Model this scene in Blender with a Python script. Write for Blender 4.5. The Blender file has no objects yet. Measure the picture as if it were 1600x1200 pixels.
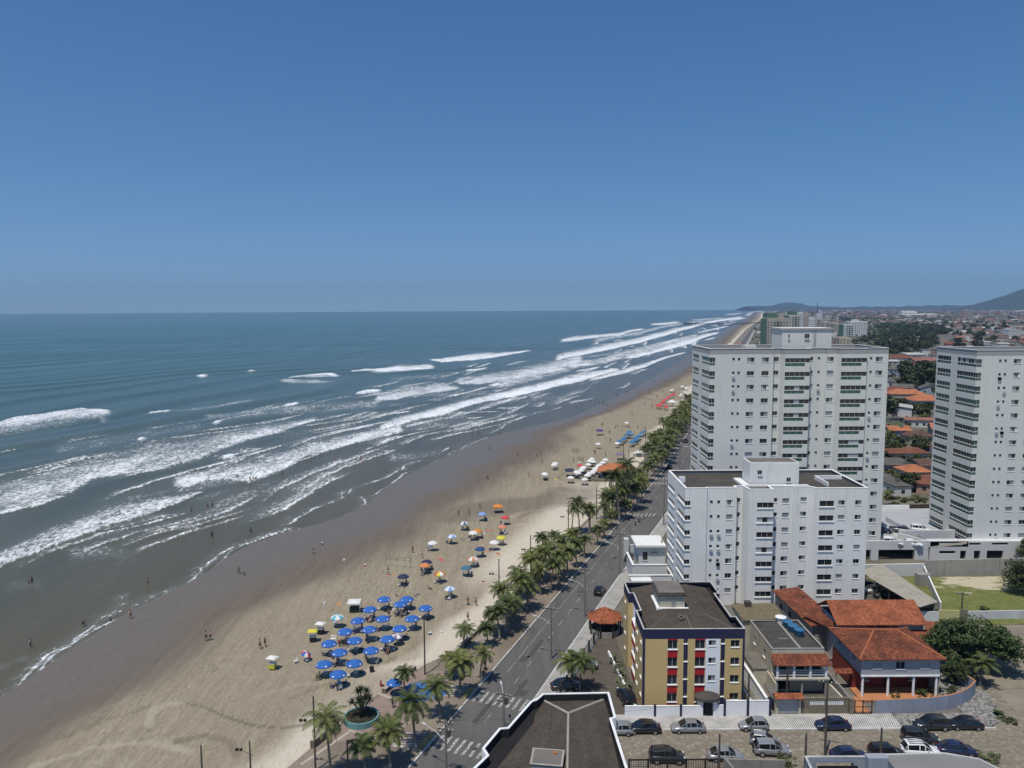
import bpy, bmesh, math, random
from mathutils import Vector, Matrix, noise
F_PX=1202.0; CAM_H=55.0; PITCH=math.radians(5.63); ROLL=0.0047
_cp,_sp=math.cos(PITCH),math.sin(PITCH)
def ray(px,py):
    dx,dy=px-800.0,py-600.0
    xl=(dx-ROLL*dy)/F_PX; yl=-(ROLL*dx+dy)/F_PX
    return (xl,_cp+yl*_sp,-_sp+yl*_cp)
def G(px,py,z=0.0):
    r=ray(px,py); t=(z-CAM_H)/r[2]
    return Vector((r[0]*t,r[1]*t,z))
def D(px,py,y):          # point on the ray at world depth y
    r=ray(px,py); t=y/r[1]
    return Vector((r[0]*t,y,CAM_H+r[2]*t))
def proj(p):
    x,y,z=p[0],p[1],p[2]-CAM_H
    d=y*_cp-z*_sp; u=y*_sp+z*_cp
    xl=x/d*F_PX; yl=-u/d*F_PX
    dx=xl+ROLL*yl; dy=yl-ROLL*xl
    return 800+dx,600+dy
import numpy as np
R=math.radians
random.seed(11)
scene=bpy.context.scene
COL=scene.collection
SUN=Vector((-0.20,-0.34,1.0)).normalized()
# ------------------------------------------------------------------ materials
def nd(nt,t,**kw):
    n=nt.nodes.new(t)
    for k,v in kw.items():
        if k in n.inputs: n.inputs[k].default_value=v
        else: setattr(n,k,v)
    return n
def ramp(nt,fac,stops,interp='LINEAR'):
    r=nt.nodes.new('ShaderNodeValToRGB'); r.color_ramp.interpolation=interp
    e=r.color_ramp.elements
    e[0].position,e[0].color=stops[0][0],c4(stops[0][1]); e[1].position,e[1].color=stops[-1][0],c4(stops[-1][1])
    for p,c in stops[1:-1]:
        x=e.new(p); x.color=c4(c)
    nt.links.new(fac,r.inputs[0]); return r.outputs[0]
def c4(c):
    if isinstance(c,(int,float)): return (c,c,c,1)
    return (c[0],c[1],c[2],1)
def mixc(nt,fac,a,b,mode='MIX'):
    m=nt.nodes.new('ShaderNodeMix'); m.data_type='RGBA'; m.blend_type=mode
    for k,v in ((0,fac),(6,a),(7,b)):
        if hasattr(v,'is_linked') : nt.links.new(v,m.inputs[k])
        else: m.inputs[k].default_value=v if k==0 else c4(v)
    return m.outputs[2]
def mth(nt,op,a,b=None,clamp=False):
    m=nt.nodes.new('ShaderNodeMath'); m.operation=op; m.use_clamp=clamp
    for i,v in enumerate((a,b)):
        if v is None: continue
        if hasattr(v,'is_linked'): nt.links.new(v,m.inputs[i])
        else: m.inputs[i].default_value=v
    return m.outputs[0]
def newmat(name):
    m=bpy.data.materials.new(name); m.use_nodes=True
    nt=m.node_tree; b=nt.nodes['Principled BSDF']; return m,nt,b
def coord(nt,kind='Object',scale=(1,1,1),rot=(0,0,0)):
    if kind=='Position':
        o=nt.nodes.new('ShaderNodeNewGeometry').outputs['Position']
    else:
        o=nt.nodes.new('ShaderNodeTexCoord').outputs[kind]
    mp=nt.nodes.new('ShaderNodeMapping'); mp.inputs['Scale'].default_value=scale; mp.inputs['Rotation'].default_value=rot
    nt.links.new(o,mp.inputs[0]); return mp.outputs[0]
def noise_(nt,vec,scale,detail=4,rough=.55,dist=0.):
    n=nt.nodes.new('ShaderNodeTexNoise'); n.inputs['Scale'].default_value=scale
    n.inputs['Detail'].default_value=detail; n.inputs['Roughness'].default_value=rough; n.inputs['Distortion'].default_value=dist
    nt.links.new(vec,n.inputs['Vector']); return n.outputs['Fac']
def bump(nt,b,h,strength=.3,dist=.05):
    n=nt.nodes.new('ShaderNodeBump'); n.inputs['Strength'].default_value=strength; n.inputs['Distance'].default_value=dist
    nt.links.new(h,n.inputs['Height']); nt.links.new(n.outputs[0],b.inputs['Normal'])
MATS={}
def M(name,col=None,rough=.8,var=.18,scale=.6,spec=.3,metal=0.,streak=0.,coat=0.,bmp=0.,emit=None,kind='Position'):
    """plain painted / plastered surface with weathering noise; streak = vertical rain stains"""
    if name in MATS: return MATS[name]
    m,nt,b=newmat(name)
    v=coord(nt,kind)
    n1=noise_(nt,v,scale,5,.6); n2=noise_(nt,v,scale*9,3,.6)
    f=mth(nt,'ADD',mth(nt,'MULTIPLY',n1,.7),mth(nt,'MULTIPLY',n2,.3))
    d=tuple(max(0,c*(1-var)) for c in col); l=tuple(min(1,c*(1+var*.6)) for c in col)
    o=ramp(nt,f,[(.3,d),(.7,l)])
    if streak:
        sv=coord(nt,kind,(1.6,1.6,.10))
        s=noise_(nt,sv,1.0,5,.65)
        o=mixc(nt,mth(nt,'MULTIPLY',ramp(nt,s,[(.52,0),(.75,1)]),streak),o,tuple(c*.42 for c in col))
    nt.links.new(o,b.inputs['Base Color'])
    b.inputs['Roughness'].default_value=rough; b.inputs['Specular IOR Level'].default_value=spec; b.inputs['Metallic'].default_value=metal
    if coat: b.inputs['Coat Weight'].default_value=coat; b.inputs['Coat Roughness'].default_value=.06
    if bmp: bump(nt,b,n2,bmp,.05)
    MATS[name]=m; return m
# ------------------------------------------------------------------ mesh builder
class MB:
    def __init__(s): s.v=[]; s.f=[]; s.m=[]
    def face(s,pts,m=0):
        i=len(s.v); s.v+= [tuple(p) for p in pts]; s.f.append(tuple(range(i,i+len(pts)))); s.m.append(m); return s
    def box(s,x0,x1,y0,y1,z0,z1,m=0,top=None):
        return s.prism([(x0,y0),(x1,y0),(x1,y1),(x0,y1)],z0,z1,m,top)
    def prism(s,poly,z0,z1,m=0,top=None,bottom=True):
        n=len(poly); i=len(s.v)
        s.v+=[(p[0],p[1],z0) for p in poly]+[(p[0],p[1],z1) for p in poly]
        for k in range(n):
            j=(k+1)%n; s.f.append((i+k,i+j,i+n+j,i+n+k)); s.m.append(m)
        s.f.append(tuple(i+n+k for k in range(n))); s.m.append(m if top is None else top)
        if bottom: s.f.append(tuple(i+k for k in reversed(range(n)))); s.m.append(m)
        return s
    def obox(s,c,size,rz=0,m=0,top=None):
        ca,sa=math.cos(rz),math.sin(rz); hx,hy,hz=size[0]/2,size[1]/2,size[2]/2
        pl=[(c[0]+x*ca-y*sa,c[1]+x*sa+y*ca) for x,y in((-hx,-hy),(hx,-hy),(hx,hy),(-hx,hy))]
        return s.prism(pl,c[2]-hz,c[2]+hz,m,top)
    def seg(s,a,b,w,z0,z1,m=0,top=None):
        """straight wall from a to b (2d), thickness w"""
        a=Vector(a[:2]); b=Vector(b[:2]); d=(b-a).normalized(); n=Vector((-d.y,d.x))*w/2
        return s.prism([a-n,b-n,b+n,a+n],z0,z1,m,top)
    def tube(s,pts,rad,n=6,m=0,cap=True):
        pts=[Vector(p) for p in pts]; 
        if not hasattr(rad,'__len__'): rad=[rad]*len(pts)
        i=len(s.v); up=Vector((0,0,1))
        for k,p in enumerate(pts):
            t=(pts[min(k+1,len(pts)-1)]-pts[max(k-1,0)]).normalized()
            a=t.cross(up) if abs(t.z)<.95 else t.cross(Vector((1,0,0)))
            a.normalize(); b=t.cross(a)
            for q in range(n):
                an=2*math.pi*q/n; s.v.append(tuple(p+(a*math.cos(an)+b*math.sin(an))*rad[k]))
        for k in range(len(pts)-1):
            for q in range(n):
                r=(q+1)%n; s.f.append((i+k*n+q,i+k*n+r,i+(k+1)*n+r,i+(k+1)*n+q)); s.m.append(m)
        if cap:
            s.f.append(tuple(i+q for q in range(n))); s.m.append(m)
            e=i+(len(pts)-1)*n; s.f.append(tuple(e+q for q in reversed(range(n)))); s.m.append(m)
        return s
    def lathe(s,prof,c=(0,0),n=12,m=0,sx=1,sy=1):
        i=len(s.v)
        for r,z in prof:
            for q in range(n):
                a=2*math.pi*q/n; s.v.append((c[0]+r*sx*math.cos(a),c[1]+r*sy*math.sin(a),z))
        for k in range(len(prof)-1):
            for q in range(n):
                r=(q+1)%n; s.f.append((i+k*n+q,i+k*n+r,i+(k+1)*n+r,i+(k+1)*n+q)); s.m.append(m)
        return s
    def data(s,name,mats,smooth=False,weld=False):
        me=bpy.data.meshes.new(name); me.from_pydata(s.v,[],s.f)
        for mm in mats: me.materials.append(mm)
        me.polygons.foreach_set('material_index',s.m)
        if weld:
            bm=bmesh.new(); bm.from_mesh(me); bmesh.ops.remove_doubles(bm,verts=bm.verts,dist=.001); bmesh.ops.recalc_face_normals(bm,faces=bm.faces); bm.to_mesh(me); bm.free()
        else:
            bm=bmesh.new(); bm.from_mesh(me); bmesh.ops.recalc_face_normals(bm,faces=bm.faces); bm.to_mesh(me); bm.free()
        if smooth: me.polygons.foreach_set('use_smooth',[True]*len(me.polygons))
        me.update(); return me
    def build(s,name,mats,parent=None,smooth=False,loc=None,weld=False):
        return link(name,s.data(name,mats if isinstance(mats,(list,tuple)) else [mats],smooth,weld),parent,loc)
def link(name,me,parent=None,loc=None,rz=0):
    o=bpy.data.objects.new(name,me); COL.objects.link(o)
    if parent is not None: o.parent=parent
    if loc is not None: o.location=loc
    if rz: o.rotation_euler=(0,0,rz)
    return o
def tag(o,label=None,cat=None,group=None,kind=None):
    if label: o['label']=label
    if cat: o['category']=cat
    if group: o['group']=group
    if kind: o['kind']=kind
    return o
def thing(name,label,cat,loc=(0,0,0),rz=0,group=None):
    o=bpy.data.objects.new(name,None); COL.objects.link(o); o.location=loc; o.rotation_euler=(0,0,rz); o.empty_display_size=.3
    return tag(o,label,cat,group)
def dup(root,loc=None,rz=None,label=None,group=None,scale=None,mats=None):
    r=root.copy(); COL.objects.link(r)
    if loc is not None: r.location=loc
    if rz is not None: r.rotation_euler=(0,0,rz)
    if scale is not None: r.scale=scale if hasattr(scale,'__len__') else (scale,)*3
    if label: r['label']=label
    if group: r['group']=group
    for ch in KIDS.get(root.name,None) or list(root.children):
        c=ch.copy(); COL.objects.link(c); c.parent=r
        for g in list(ch.children):
            d=g.copy(); COL.objects.link(d); d.parent=c
    return r
KIDS={}
def interp(x,xs,ys): return float(np.interp(x,xs,ys))
# ------------------------------------------------------------------ camera, light, sky
cam=bpy.data.cameras.new('camera'); cam.sensor_width=36; cam.lens=F_PX/1600*36; cam.clip_start=.5; cam.clip_end=200000
co=bpy.data.objects.new('camera',cam); COL.objects.link(co); scene.camera=co
co.matrix_world=Matrix.Translation((0,0,CAM_H))@Matrix.Rotation(math.pi/2-PITCH,4,'X')@Matrix.Rotation(-ROLL,4,'Z')
w=bpy.data.worlds.new('World'); scene.world=w; w.use_nodes=True
wn=w.node_tree; bg=wn.nodes['Background']
sky=wn.nodes.new('ShaderNodeTexSky'); sky.sky_type='NISHITA'; sky.sun_disc=False
sky.sun_elevation=math.asin(SUN.z); sky.sun_rotation=math.atan2(SUN.x,SUN.y)
sky.altitude=60; sky.air_density=1.0; sky.dust_density=.12; sky.ozone_density=4.5
tc=wn.nodes.new('ShaderNodeTexCoord'); vm=wn.nodes.new('ShaderNodeMapping'); vm.inputs['Scale'].default_value=(1,1,.93); vm.inputs['Location'].default_value=(0,0,.090)
wn.links.new(tc.outputs['Generated'],vm.inputs[0]); wn.links.new(vm.outputs[0],sky.inputs['Vector'])
hs=wn.nodes.new('ShaderNodeHueSaturation'); hs.inputs['Saturation'].default_value=1.23; hs.inputs['Value'].default_value=1.0
wn.links.new(sky.outputs[0],hs.inputs['Color']); wn.links.new(hs.outputs[0],bg.inputs[0]); bg.inputs[1].default_value=.099
sl=bpy.data.lights.new('sun','SUN'); sl.energy=3.9; sl.angle=R(.53); sl.color=(1,.945,.85)
so=bpy.data.objects.new('sun',sl); COL.objects.link(so); so.location=(0,0,300)
so.rotation_euler=SUN.to_track_quat('Z','Y').to_euler()
vs=scene.view_settings; vs.view_transform='Standard'; vs.look='None'; vs.exposure=0; vs.gamma=1
# air
FAR=16000.
mh=bpy.data.materials.new('sea_air'); mh.use_nodes=True; hn=mh.node_tree
for n in list(hn.nodes): hn.nodes.remove(n)
ho=hn.nodes.new('ShaderNodeOutputMaterial'); hv=hn.nodes.new('ShaderNodeVolumePrincipled')
hv.inputs['Color'].default_value=(.50,.72,1,1); hv.inputs['Density'].default_value=7.2e-5; hv.inputs['Anisotropy'].default_value=.2
hn.links.new(hv.outputs[0],ho.inputs['Volume'])
hz=MB().box(-FAR*1.1,FAR*1.1,-300,FAR*1.05,-8,560).build('haze',mh); tag(hz,'thin pale sea haze in the air over the coast','haze',kind='stuff')
# ------------------------------------------------------------------ coast lines (x as a function of depth y)
_wl=[(-78,60),(-73.5,104.4),(-72.6,112),(-72.4,118.6),(-71.5,127),(-70.6,136.4),(-68.1,143.6),(-64.6,155),(-64.0,166),(-62.5,174.3),(-56.9,186),(-50,193),(-44.5,201),(-41.5,212),(-40,232),(-35,252),(-19,300),(-9,328),(30,385),(75,500),(140,690),(290,1150),(560,2000),(1060,3500),(2180,7000),(5300,16500),(8000,25000)]
_wy=[p[1] for p in _wl]; _wx=[p[0] for p in _wl]
def WX(y): return np.interp(y,_wy,_wx)
_dl=[(-68,60),(-60,94.5),(-53,109.1),(-50.5,134.7),(-39,150.9),(-27.5,177.1),(-23,188),(-18.2,209.9),(-4.8,238.7),(6.8,274.3),(18.8,311.2),(23.3,338.9),(40.3,384.8),(54.8,408.6),(102.6,521.9),(150,640),(310,1120),(590,2000),(1100,3500),(2230,7000),(5380,16500),(8100,25000)]
_dy=[p[1] for p in _dl]; _dx=[p[0] for p in _dl]
def DX(y): return np.interp(y,_dy,_dx)
_kl=[(-14.6,82),(-6.5,103.1),(4.6,132.5),(34.2,210.3),(50.5,254),(76,330),(100,405),(190,690),(340,1150),(620,2000),(1140,3500),(2280,7000),(5450,16500)]
_ky=[p[1] for p in _kl]; _kx=[p[0] for p in _kl]
def KX(y): return np.interp(y,_ky,_kx)            # sea-side kerb of the avenue
def RX(y): return KX(y)+9.1+np.clip((y-150)*.02,0,1.2)   # land-side kerb
_ol=[(82,-15.),(95,-14.4),(101,-14.6),(108,-12.8),(113.5,-12.2),(116,-8.6),(128,-8.4),(188,-9.3),(205,-9.6),(236,-10.5),(262,-10.),(30000,-10.)]
def SX(y): return KX(y)+np.interp(y,[p[0] for p in _ol],[p[1] for p in _ol])      # sea wall
ANG=R(20.7)
# ------------------------------------------------------------------ polar sheet round the viewpoint's foot point
def fan(a0,a1,na,r0,r1,nr):
    ph=np.linspace(R(a0),R(a1),na); rr=np.exp(np.linspace(math.log(r0),math.log(r1),nr))
    P,Rr=np.meshgrid(ph,rr); return P,Rr,np.sin(P)*Rr,np.cos(P)*Rr
def sheet(name,X,Y,Z,keep,mats,attrs):
    nr,na=X.shape
    idx=np.arange(nr*na).reshape(nr,na)
    q=np.stack([idx[:-1,:-1],idx[:-1,1:],idx[1:,1:],idx[1:,:-1]],-1)
    kq=keep[:-1,:-1]|keep[:-1,1:]|keep[1:,1:]|keep[1:,:-1]
    q=q[kq]
    used=np.zeros(nr*na,bool); used[q.ravel()]=True
    new=np.cumsum(used)-1; q=new[q]
    me=bpy.data.meshes.new(name); nv=int(used.sum()); nf=len(q)
    me.vertices.add(nv); co=np.stack([X,Y,Z],-1).reshape(-1,3)[used]; me.vertices.foreach_set('co',co.astype(np.float32).ravel())
    me.loops.add(nf*4); me.loops.foreach_set('vertex_index',q.ravel().astype(np.int32))
    me.polygons.add(nf); me.polygons.foreach_set('loop_start',np.arange(0,nf*4,4,dtype=np.int32)); me.polygons.foreach_set('loop_total',np.full(nf,4,dtype=np.int32))
    me.polygons.foreach_set('use_smooth',np.ones(nf,bool))
    me.update(calc_edges=True); me.validate()
    for k,v in attrs.items():
        a=me.attributes.new(k,'FLOAT','POINT'); a.data.foreach_set('value',v.reshape(-1)[used].astype(np.float32))
    for m in mats: me.materials.append(m)
    o=bpy.data.objects.new(name,me); COL.objects.link(o); return o
def vnoise(x,y,seed=0):
    def h(i,j): 
        n=np.sin(i*127.1+j*311.7+seed*74.7)*43758.5453; return n-np.floor(n)
    i=np.floor(x); j=np.floor(y); fx=x-i; fy=y-j; fx=fx*fx*(3-2*fx); fy=fy*fy*(3-2*fy)
    return (h(i,j)*(1-fx)+h(i+1,j)*fx)*(1-fy)+(h(i,j+1)*(1-fx)+h(i+1,j+1)*fx)*fy
def sstep(a,b,x):
    t=np.clip((x-a)/(b-a),0,1); return t*t*(3-2*t)
# ------------------------------------------------------------------ surf: every foam band as a pair of curves over the azimuth, (picture points -> ground points)
def gp(l,ox,oy,s): return [(ox+x/s,oy+y/s) for x,y in l]
BANDS=[]   # (top curve, bottom curve, density, profile)
def band(ox,oy,s,pts,dens=.8,prof='bot'):
    tp=[G(ox+x/s,oy+a/s) for x,a,b in pts]; bp=[G(ox+x/s,oy+b/s) for x,a,b in pts]
    pol=lambda l:(np.array([math.atan2(p[0],p[1]) for p in l]),np.array([math.hypot(p[0],p[1]) for p in l]))
    BANDS.append((pol(tp),pol(bp),dens,prof))
a=(0,480,2.6667)
band(*a,[(-700,560,600),(-150,500,560),(0,472,545),(60,455,540),(200,436,515),(340,412,488),(420,425,470),(490,436,450)],.86,'top')
band(*a,[(-900,900,1010),(-300,760,960),(0,690,862),(100,668,845),(200,640,812),(300,612,785),(400,590,725),(550,556,708),(700,528,684),(850,508,640),(1000,484,572),(1190,470,520),(1345,450,464)],.72,'mid')
band(*a,[(-300,850,960),(0,800,866),(90,800,848),(150,790,836),(300,778,784)],.8,'bot')
band(*a,[(700,700,740),(760,676,762),(860,662,732),(940,640,728),(1040,618,736),(1100,600,715),(1170,585,692),(1290,552,625),(1370,538,604),(1440,520,582),(1600,488,545),(1700,462,520)],.85,'mid')
band(*a,[(-500,1150,1290),(0,985,1092),(100,938,1050),(250,878,995),(450,800,918),(620,778,868),(760,764,815),(870,757,764)],.85,'bot')
for l in ([(800,290,294),(840,283,297),(886,280,290)],[(1010,268,276),(1050,260,276),(1082,258,272)],[(1180,296,300),(1240,286,297),(1340,274,294),(1430,282,290)],
          [(1440,266,272),(1520,256,272),(1600,253,274),(1700,250,268)],[(1160,412,418),(1210,402,418),(1268,393,400)],[(1460,364,368),(1530,345,366),(1610,342,366)],
          [(862,488,494),(905,474,494),(950,466,478)],[(545,558,564),(590,542,566),(632,544,556)],[(1190,798,804),(1215,784,808),(1238,790,800)],[(540,1060,1072),(562,1030,1074),(578,1028,1058)],
          [(900,624,634),(960,612,632),(1008,606,620)],[(590,440-0,445),(660,430,440),(735,428,434)]): band(*a,l,1.05,'top')
for l,d in (([(1145,300,318),(1250,296,320),(1400,300,318)],.62),([(640,430,445),(750,424,440),(900,405,425),(1080,372,395)],.46),([(380,430,470),(440,450,490),(480,455,482)],.5),([(830,440,470),(1000,425,470),(1300,395,450),(1600,370,430)],.5),
            ([(650,885,930),(760,890,940),(860,905,940)],.5),([(250,985,1080),(400,970,1060),(560,1000,1070)],.36),([(0,1130,1200),(100,1120,1190),(200,1130,1180)],.3),([(700,735,780),(760,740,780),(900,700,760),(1100,690,725)],.5),
            ([(500,780,830),(620,770,800),(760,735,770)],.35),([(200,560,640),(450,520,600),(700,500,540),(860,470,520)],.38)): band(*a,l,d,'flat')
b5=(600,540,5.3333)
band(*b5,[(-160,200,214),(0,178,216),(100,150,215),(250,145,210),(370,145,196),(460,160,180)],.9,'mid')
band(*b5,[(340,104,116),(480,100,146),(700,60,128),(900,50,102),(1100,40,70),(1260,34,46)],.95,'mid')
for l in ([(230,80,98),(265,74,98),(296,72,92)],[(520,50,60),(550,47,62),(570,52,60)],[(810,25,38),(835,20,38),(856,26,36)]): band(*b5,l,1.1,'top')
band(*b5,[(640,204,226),(700,198,226),(800,186,218),(900,168,194)],1.05,'top')
band(*b5,[(560,262,300),(640,245,330),(800,216,335),(950,195,310),(1050,178,300),(1200,150,262),(1400,108,222),(1600,45,165),(1700,20,140)],.78,'mid')
band(*b5,[(-120,440,480),(0,370,460),(100,345,460),(200,325,432),(310,305,412),(430,285,402),(540,305,385),(670,340,366)],.8,'mid')
band(*b5,[(-80,650,730),(0,632,705),(100,585,680),(200,560,652),(300,535,622),(500,478,590),(700,435,512),(900,385,462),(1100,335,432),(1350,285,374),(1600,228,306),(1750,190,275)],.98,'mid')
for l in ([(470,650,664),(520,640,662),(570,630,640)],[(640,600,610),(760,596,612),(880,580,588)],[(560,545,560),(760,545,560),(1000,540,552)],[(900,510,528),(1060,505,530),(1170,498,508)]): band(*b5,l,.8,'bot')
for l in ([(330,610,660),(470,590,640),(720,560,610)],[(490,430,460),(600,440,470),(800,425,470)],[(0,880,1000),(200,880,980),(480,860,910)],[(0,480,520),(200,480,515)]): band(*b5,l,.45,'flat')
b6=(880,480,5.)
band(*b6,[(-60,560,640),(0,520,618),(150,495,585),(340,478,520),(480,462,482)],.95,'mid')
band(*b6,[(160,560,590),(300,520,560),(480,462,522),(650,418,468),(800,378,404),(1000,333,348)],.95,'bot')
band(*b6,[(430,396,408),(560,355,400),(700,320,366),(850,270,330),(1000,225,290),(1050,215,262),(1150,195,225),(1260,180,195)],.95,'mid')
band(*b6,[(-100,380,440),(0,350,402),(200,308,372),(400,260,332),(600,226,284),(800,176,226),(1000,132,168),(1200,90,118),(1450,62,86)],.95,'mid')
band(*b6,[(-60,250,280),(0,238,272),(100,214,262),(200,212,246),(450,190,222),(540,168,190),(680,158,170)],.9,'mid')
band(*b6,[(640,128,142),(800,112,140),(950,98,122)],.9,'mid'); band(*b6,[(1200,136,150),(1300,115,135),(1400,100,112)],.85,'mid')
band(*b6,[(960,94,106),(1100,84,98),(1300,76,86)],.7,'mid'); band(*b6,[(1220,58,68),(1350,44,58),(1450,34,46)],.8,'mid'); band(*b6,[(1380,60,82),(1450,36,70),(1520,24,52),(1600,18,40),(1700,12,30)],.85,'mid')
band(*b6,[(0,400,440),(200,372,400),(400,340,380),(620,300,330),(700,262,300)],.5,'flat'); band(*b6,[(60,650,690),(160,640,670),(260,572,592)],.6,'bot'); band(*b6,[(0,660,700),(130,655,690)],.55,'flat')
band(*b6,[(1110,258,270),(1250,225,240),(1340,205,216)],.7,'flat'); band(*b6,[(400,630,642),(480,605,630),(535,582,600)],.7,'bot')
band(*b6,[(210,652,664),(290,640,656)],.7,'bot'); band(*b6,[(0,740,770),(100,725,752),(190,712,730),(290,690,708)],.6,'flat')
# swash lines: thin foam edges in the shallows
SW=[]
def swash(ox,oy,s,l,w=.55):
    g=[G(ox+x/s,oy+y/s) for x,y in l]; SW.append((np.array([(p[0],p[1]) for p in g]),w))
swash(*a,[(1205,905),(1240,880),(1310,840),(1400,812),(1440,796),(1455,770)],.7); swash(*a,[(1478,775),(1490,758),(1600,712),(1690,668)],.6)
swash(*b5,[(200,1030),(215,1000),(260,975),(420,905),(550,848)],.8); swash(*b5,[(655,862),(690,840),(780,800),(870,768)],.7); swash(*b5,[(890,730),(920,712),(1000,675),(1140,612),(1290,565)],.7)
swash(*b5,[(1290,565),(1400,535),(1500,503)],.9); swash(0,800,3.,[(0,752),(80,725),(170,690),(250,660)],.5); swash(0,800,3.,[(598,395),(605,430),(585,460),(540,490),(500,515)],.6)
swash(0,800,3.,[(940,310),(975,262),(1030,225),(1120,165),(1230,120),(1350,80)],.8)
swash(0,800,3.,[(-60,905),(0,878),(75,838),(150,790),(220,730),(290,670),(400,600),(500,525),(600,465),(680,432),(750,395),(850,355),(905,332),(940,310)],.7)
swash(0,800,3.,[(1340,81),(1400,76),(1500,90)],.35); swash(*a,[(1400,902),(1470,866),(1515,848),(1530,835),(1528,800),(1520,792)],.4)
swash(*b5,[(430,930),(640,905),(690,925)],.3); swash(700,560,4.,[(640,492),(700,465),(760,430),(800,410)],.5); swash(700,560,4.,[(1040,190),(1100,175),(1145,150)],.7); swash(700,560,4.,[(330,420),(440,380),(520,350)],.6)
band(*b6,[(0,430,520),(300,380,470),(600,300,400),(900,230,300),(1100,190,240)],.72,'flat'); band(*b6,[(200,250,300),(600,180,230),(1000,110,130),(1300,70,85)],.66,'flat'); band(*b5,[(900,250,420),(1200,210,340),(1600,110,240)],.66,'flat'); band(*b5,[(0,250,330),(300,230,300),(560,225,290)],.42,'flat')
for l in ([(0,455,475),(120,438,462),(260,418,440)],[(60,500,512),(220,470,486),(330,452,466)],[(640,352,366),(760,318,336),(860,296,312)],[(700,300,312),(820,262,278),(960,222,238)],[(1010,205,216),(1120,176,190),(1240,150,164),(1330,132,144)],[(1060,262,274),(1200,228,240),(1330,196,208)],[(1250,110,120),(1380,88,98),(1480,70,80)],[(980,150,160),(1100,122,134),(1220,104,114)]): band(*b6,l,.92,'mid')
for l in ([(0,560,580),(120,545,570),(260,520,545)],[(930,300,330),(1060,280,312),(1180,262,290)],[(1240,220,245),(1400,190,222),(1560,150,185)],[(820,330,352),(940,310,335),(1050,292,312)]): band(*b5,l,.85,'mid')
def seaattrs(P,Rr,X,Y):
    foam=np.zeros_like(X)
    jit=(vnoise(X*.16,Y*.16,3)-.5)*.9+(vnoise(X*.5,Y*.5,5)-.5)*.5
    ph=P[0]
    for (tp,tr),(bp,br),dens,prof in BANDS:
        e0=max(tp.min(),bp.min()); e1=min(tp.max(),bp.max()); c0,c1=np.searchsorted(ph,e0),np.searchsorted(ph,e1)
        if c1-c0<2: continue
        o=np.argsort(tp); T=np.interp(ph[c0:c1],tp[o],tr[o])[None,:]; o=np.argsort(bp); B=np.interp(ph[c0:c1],bp[o],br[o])[None,:]
        r0,r1=max(0,np.searchsorted(Rr[:,0],B.min()*.97)-2),np.searchsorted(Rr[:,0],T.max()*1.03)+2; sl=(slice(r0,r1),slice(c0,c1))
        wd=np.maximum(T-B,.6); t=(T-Rr[sl])/wd; t=t+jit[sl]*np.clip(2.2/wd,.03,.35)
        ed=sstep(0,.012,P[sl]-e0)*sstep(0,.012,e1-P[sl])
        if prof=='bot': f=sstep(-.15,.6,t)*(.62+.42*t)*sstep(1.0,.95,t)
        elif prof=='top': f=sstep(0,.1,t)*(1.-.55*sstep(.3,1,t))*sstep(1,.75,t)
        elif prof=='mid': f=sstep(-.15,.45,t)*sstep(1.02,.9,t)*(.78+.26*sstep(.3,.8,t))
        else: f=sstep(0,.35,t)*sstep(1,.65,t)
        foam[sl]=np.maximum(foam[sl],f*dens*ed)
    # short broken crests with lacy tails all through the surf zone
    al=X*math.sin(ANG)+Y*math.cos(ANG); cc=(X-WX(Y))*.93; rs=random.Random(19)
    for k in range(190):
        a=rs.uniform(130,520) if k<105 else math.exp(rs.uniform(math.log(500),math.log(3200))); c0=-rs.uniform(22,185) if rs.random()<.75 else -rs.uniform(12,60); L=rs.uniform(7,30)*(1+a/500.); tail=rs.uniform(3,11)*(1+a/900.); th=rs.uniform(.5,1.0)*(1+a/400.); cur=rs.uniform(-.06,.06); slope=rs.uniform(-.14,.05)
        ii=np.nonzero((np.abs(al-a)<L)&(np.abs(cc-c0)<tail+th*2+6+L*.2))
        if len(ii[0])==0: continue
        u=(al[ii]-a)/L; d=cc[ii]-(c0+slope*(al[ii]-a)+cur*(al[ii]-a)**2/L+jit[ii]*1.4); e=sstep(1,.45,np.abs(u+jit[ii]*.3))
        f=np.where(d>0,sstep(th,0,d),np.maximum(1.0*sstep(-th*1.6,0,d),.62*sstep(-tail,-tail*.1,d)))*e
        foam[ii]=np.maximum(foam[ii],f*rs.uniform(.75,1.))
    for l,wd in SW:
        for (p,q) in zip(l[:-1],l[1:]):
            lo=np.minimum(p,q)-14; hi=np.maximum(p,q)+14; ii=np.nonzero((X>lo[0])&(X<hi[0])&(Y>lo[1])&(Y<hi[1]))
            if len(ii[0])==0: continue
            x,y,jj=X[ii],Y[ii],jit[ii]; d=q-p; L2=(d**2).sum(); t=np.clip(((x-p[0])*d[0]+(y-p[1])*d[1])/L2,0,1)
            dist=np.hypot(x-p[0]-t*d[0]+jj*1.1+(vnoise(x*.06,y*.06,33)-.5)*5,y-p[1]-t*d[1])
            sc=np.maximum(wd*.55,Rr[ii]*.0016)*(.55+.9*vnoise(x*.35,y*.35,31))
            f=np.maximum(.88*sstep(sc*1.3,sc*.35,dist),np.where((x-p[0]-t*d[0])<0,.42*sstep(sc*9,0,dist),0))
            foam[ii]=np.maximum(foam[ii],f)
    return foam
P,Rr,X,Y=fan(-44,34,1150,84,15500,1150)
c=(X-WX(Y)+(vnoise(Y*.11,Y*0,8)-.5)*3.)*.93
foam=seaattrs(P,Rr,X,Y)
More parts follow.
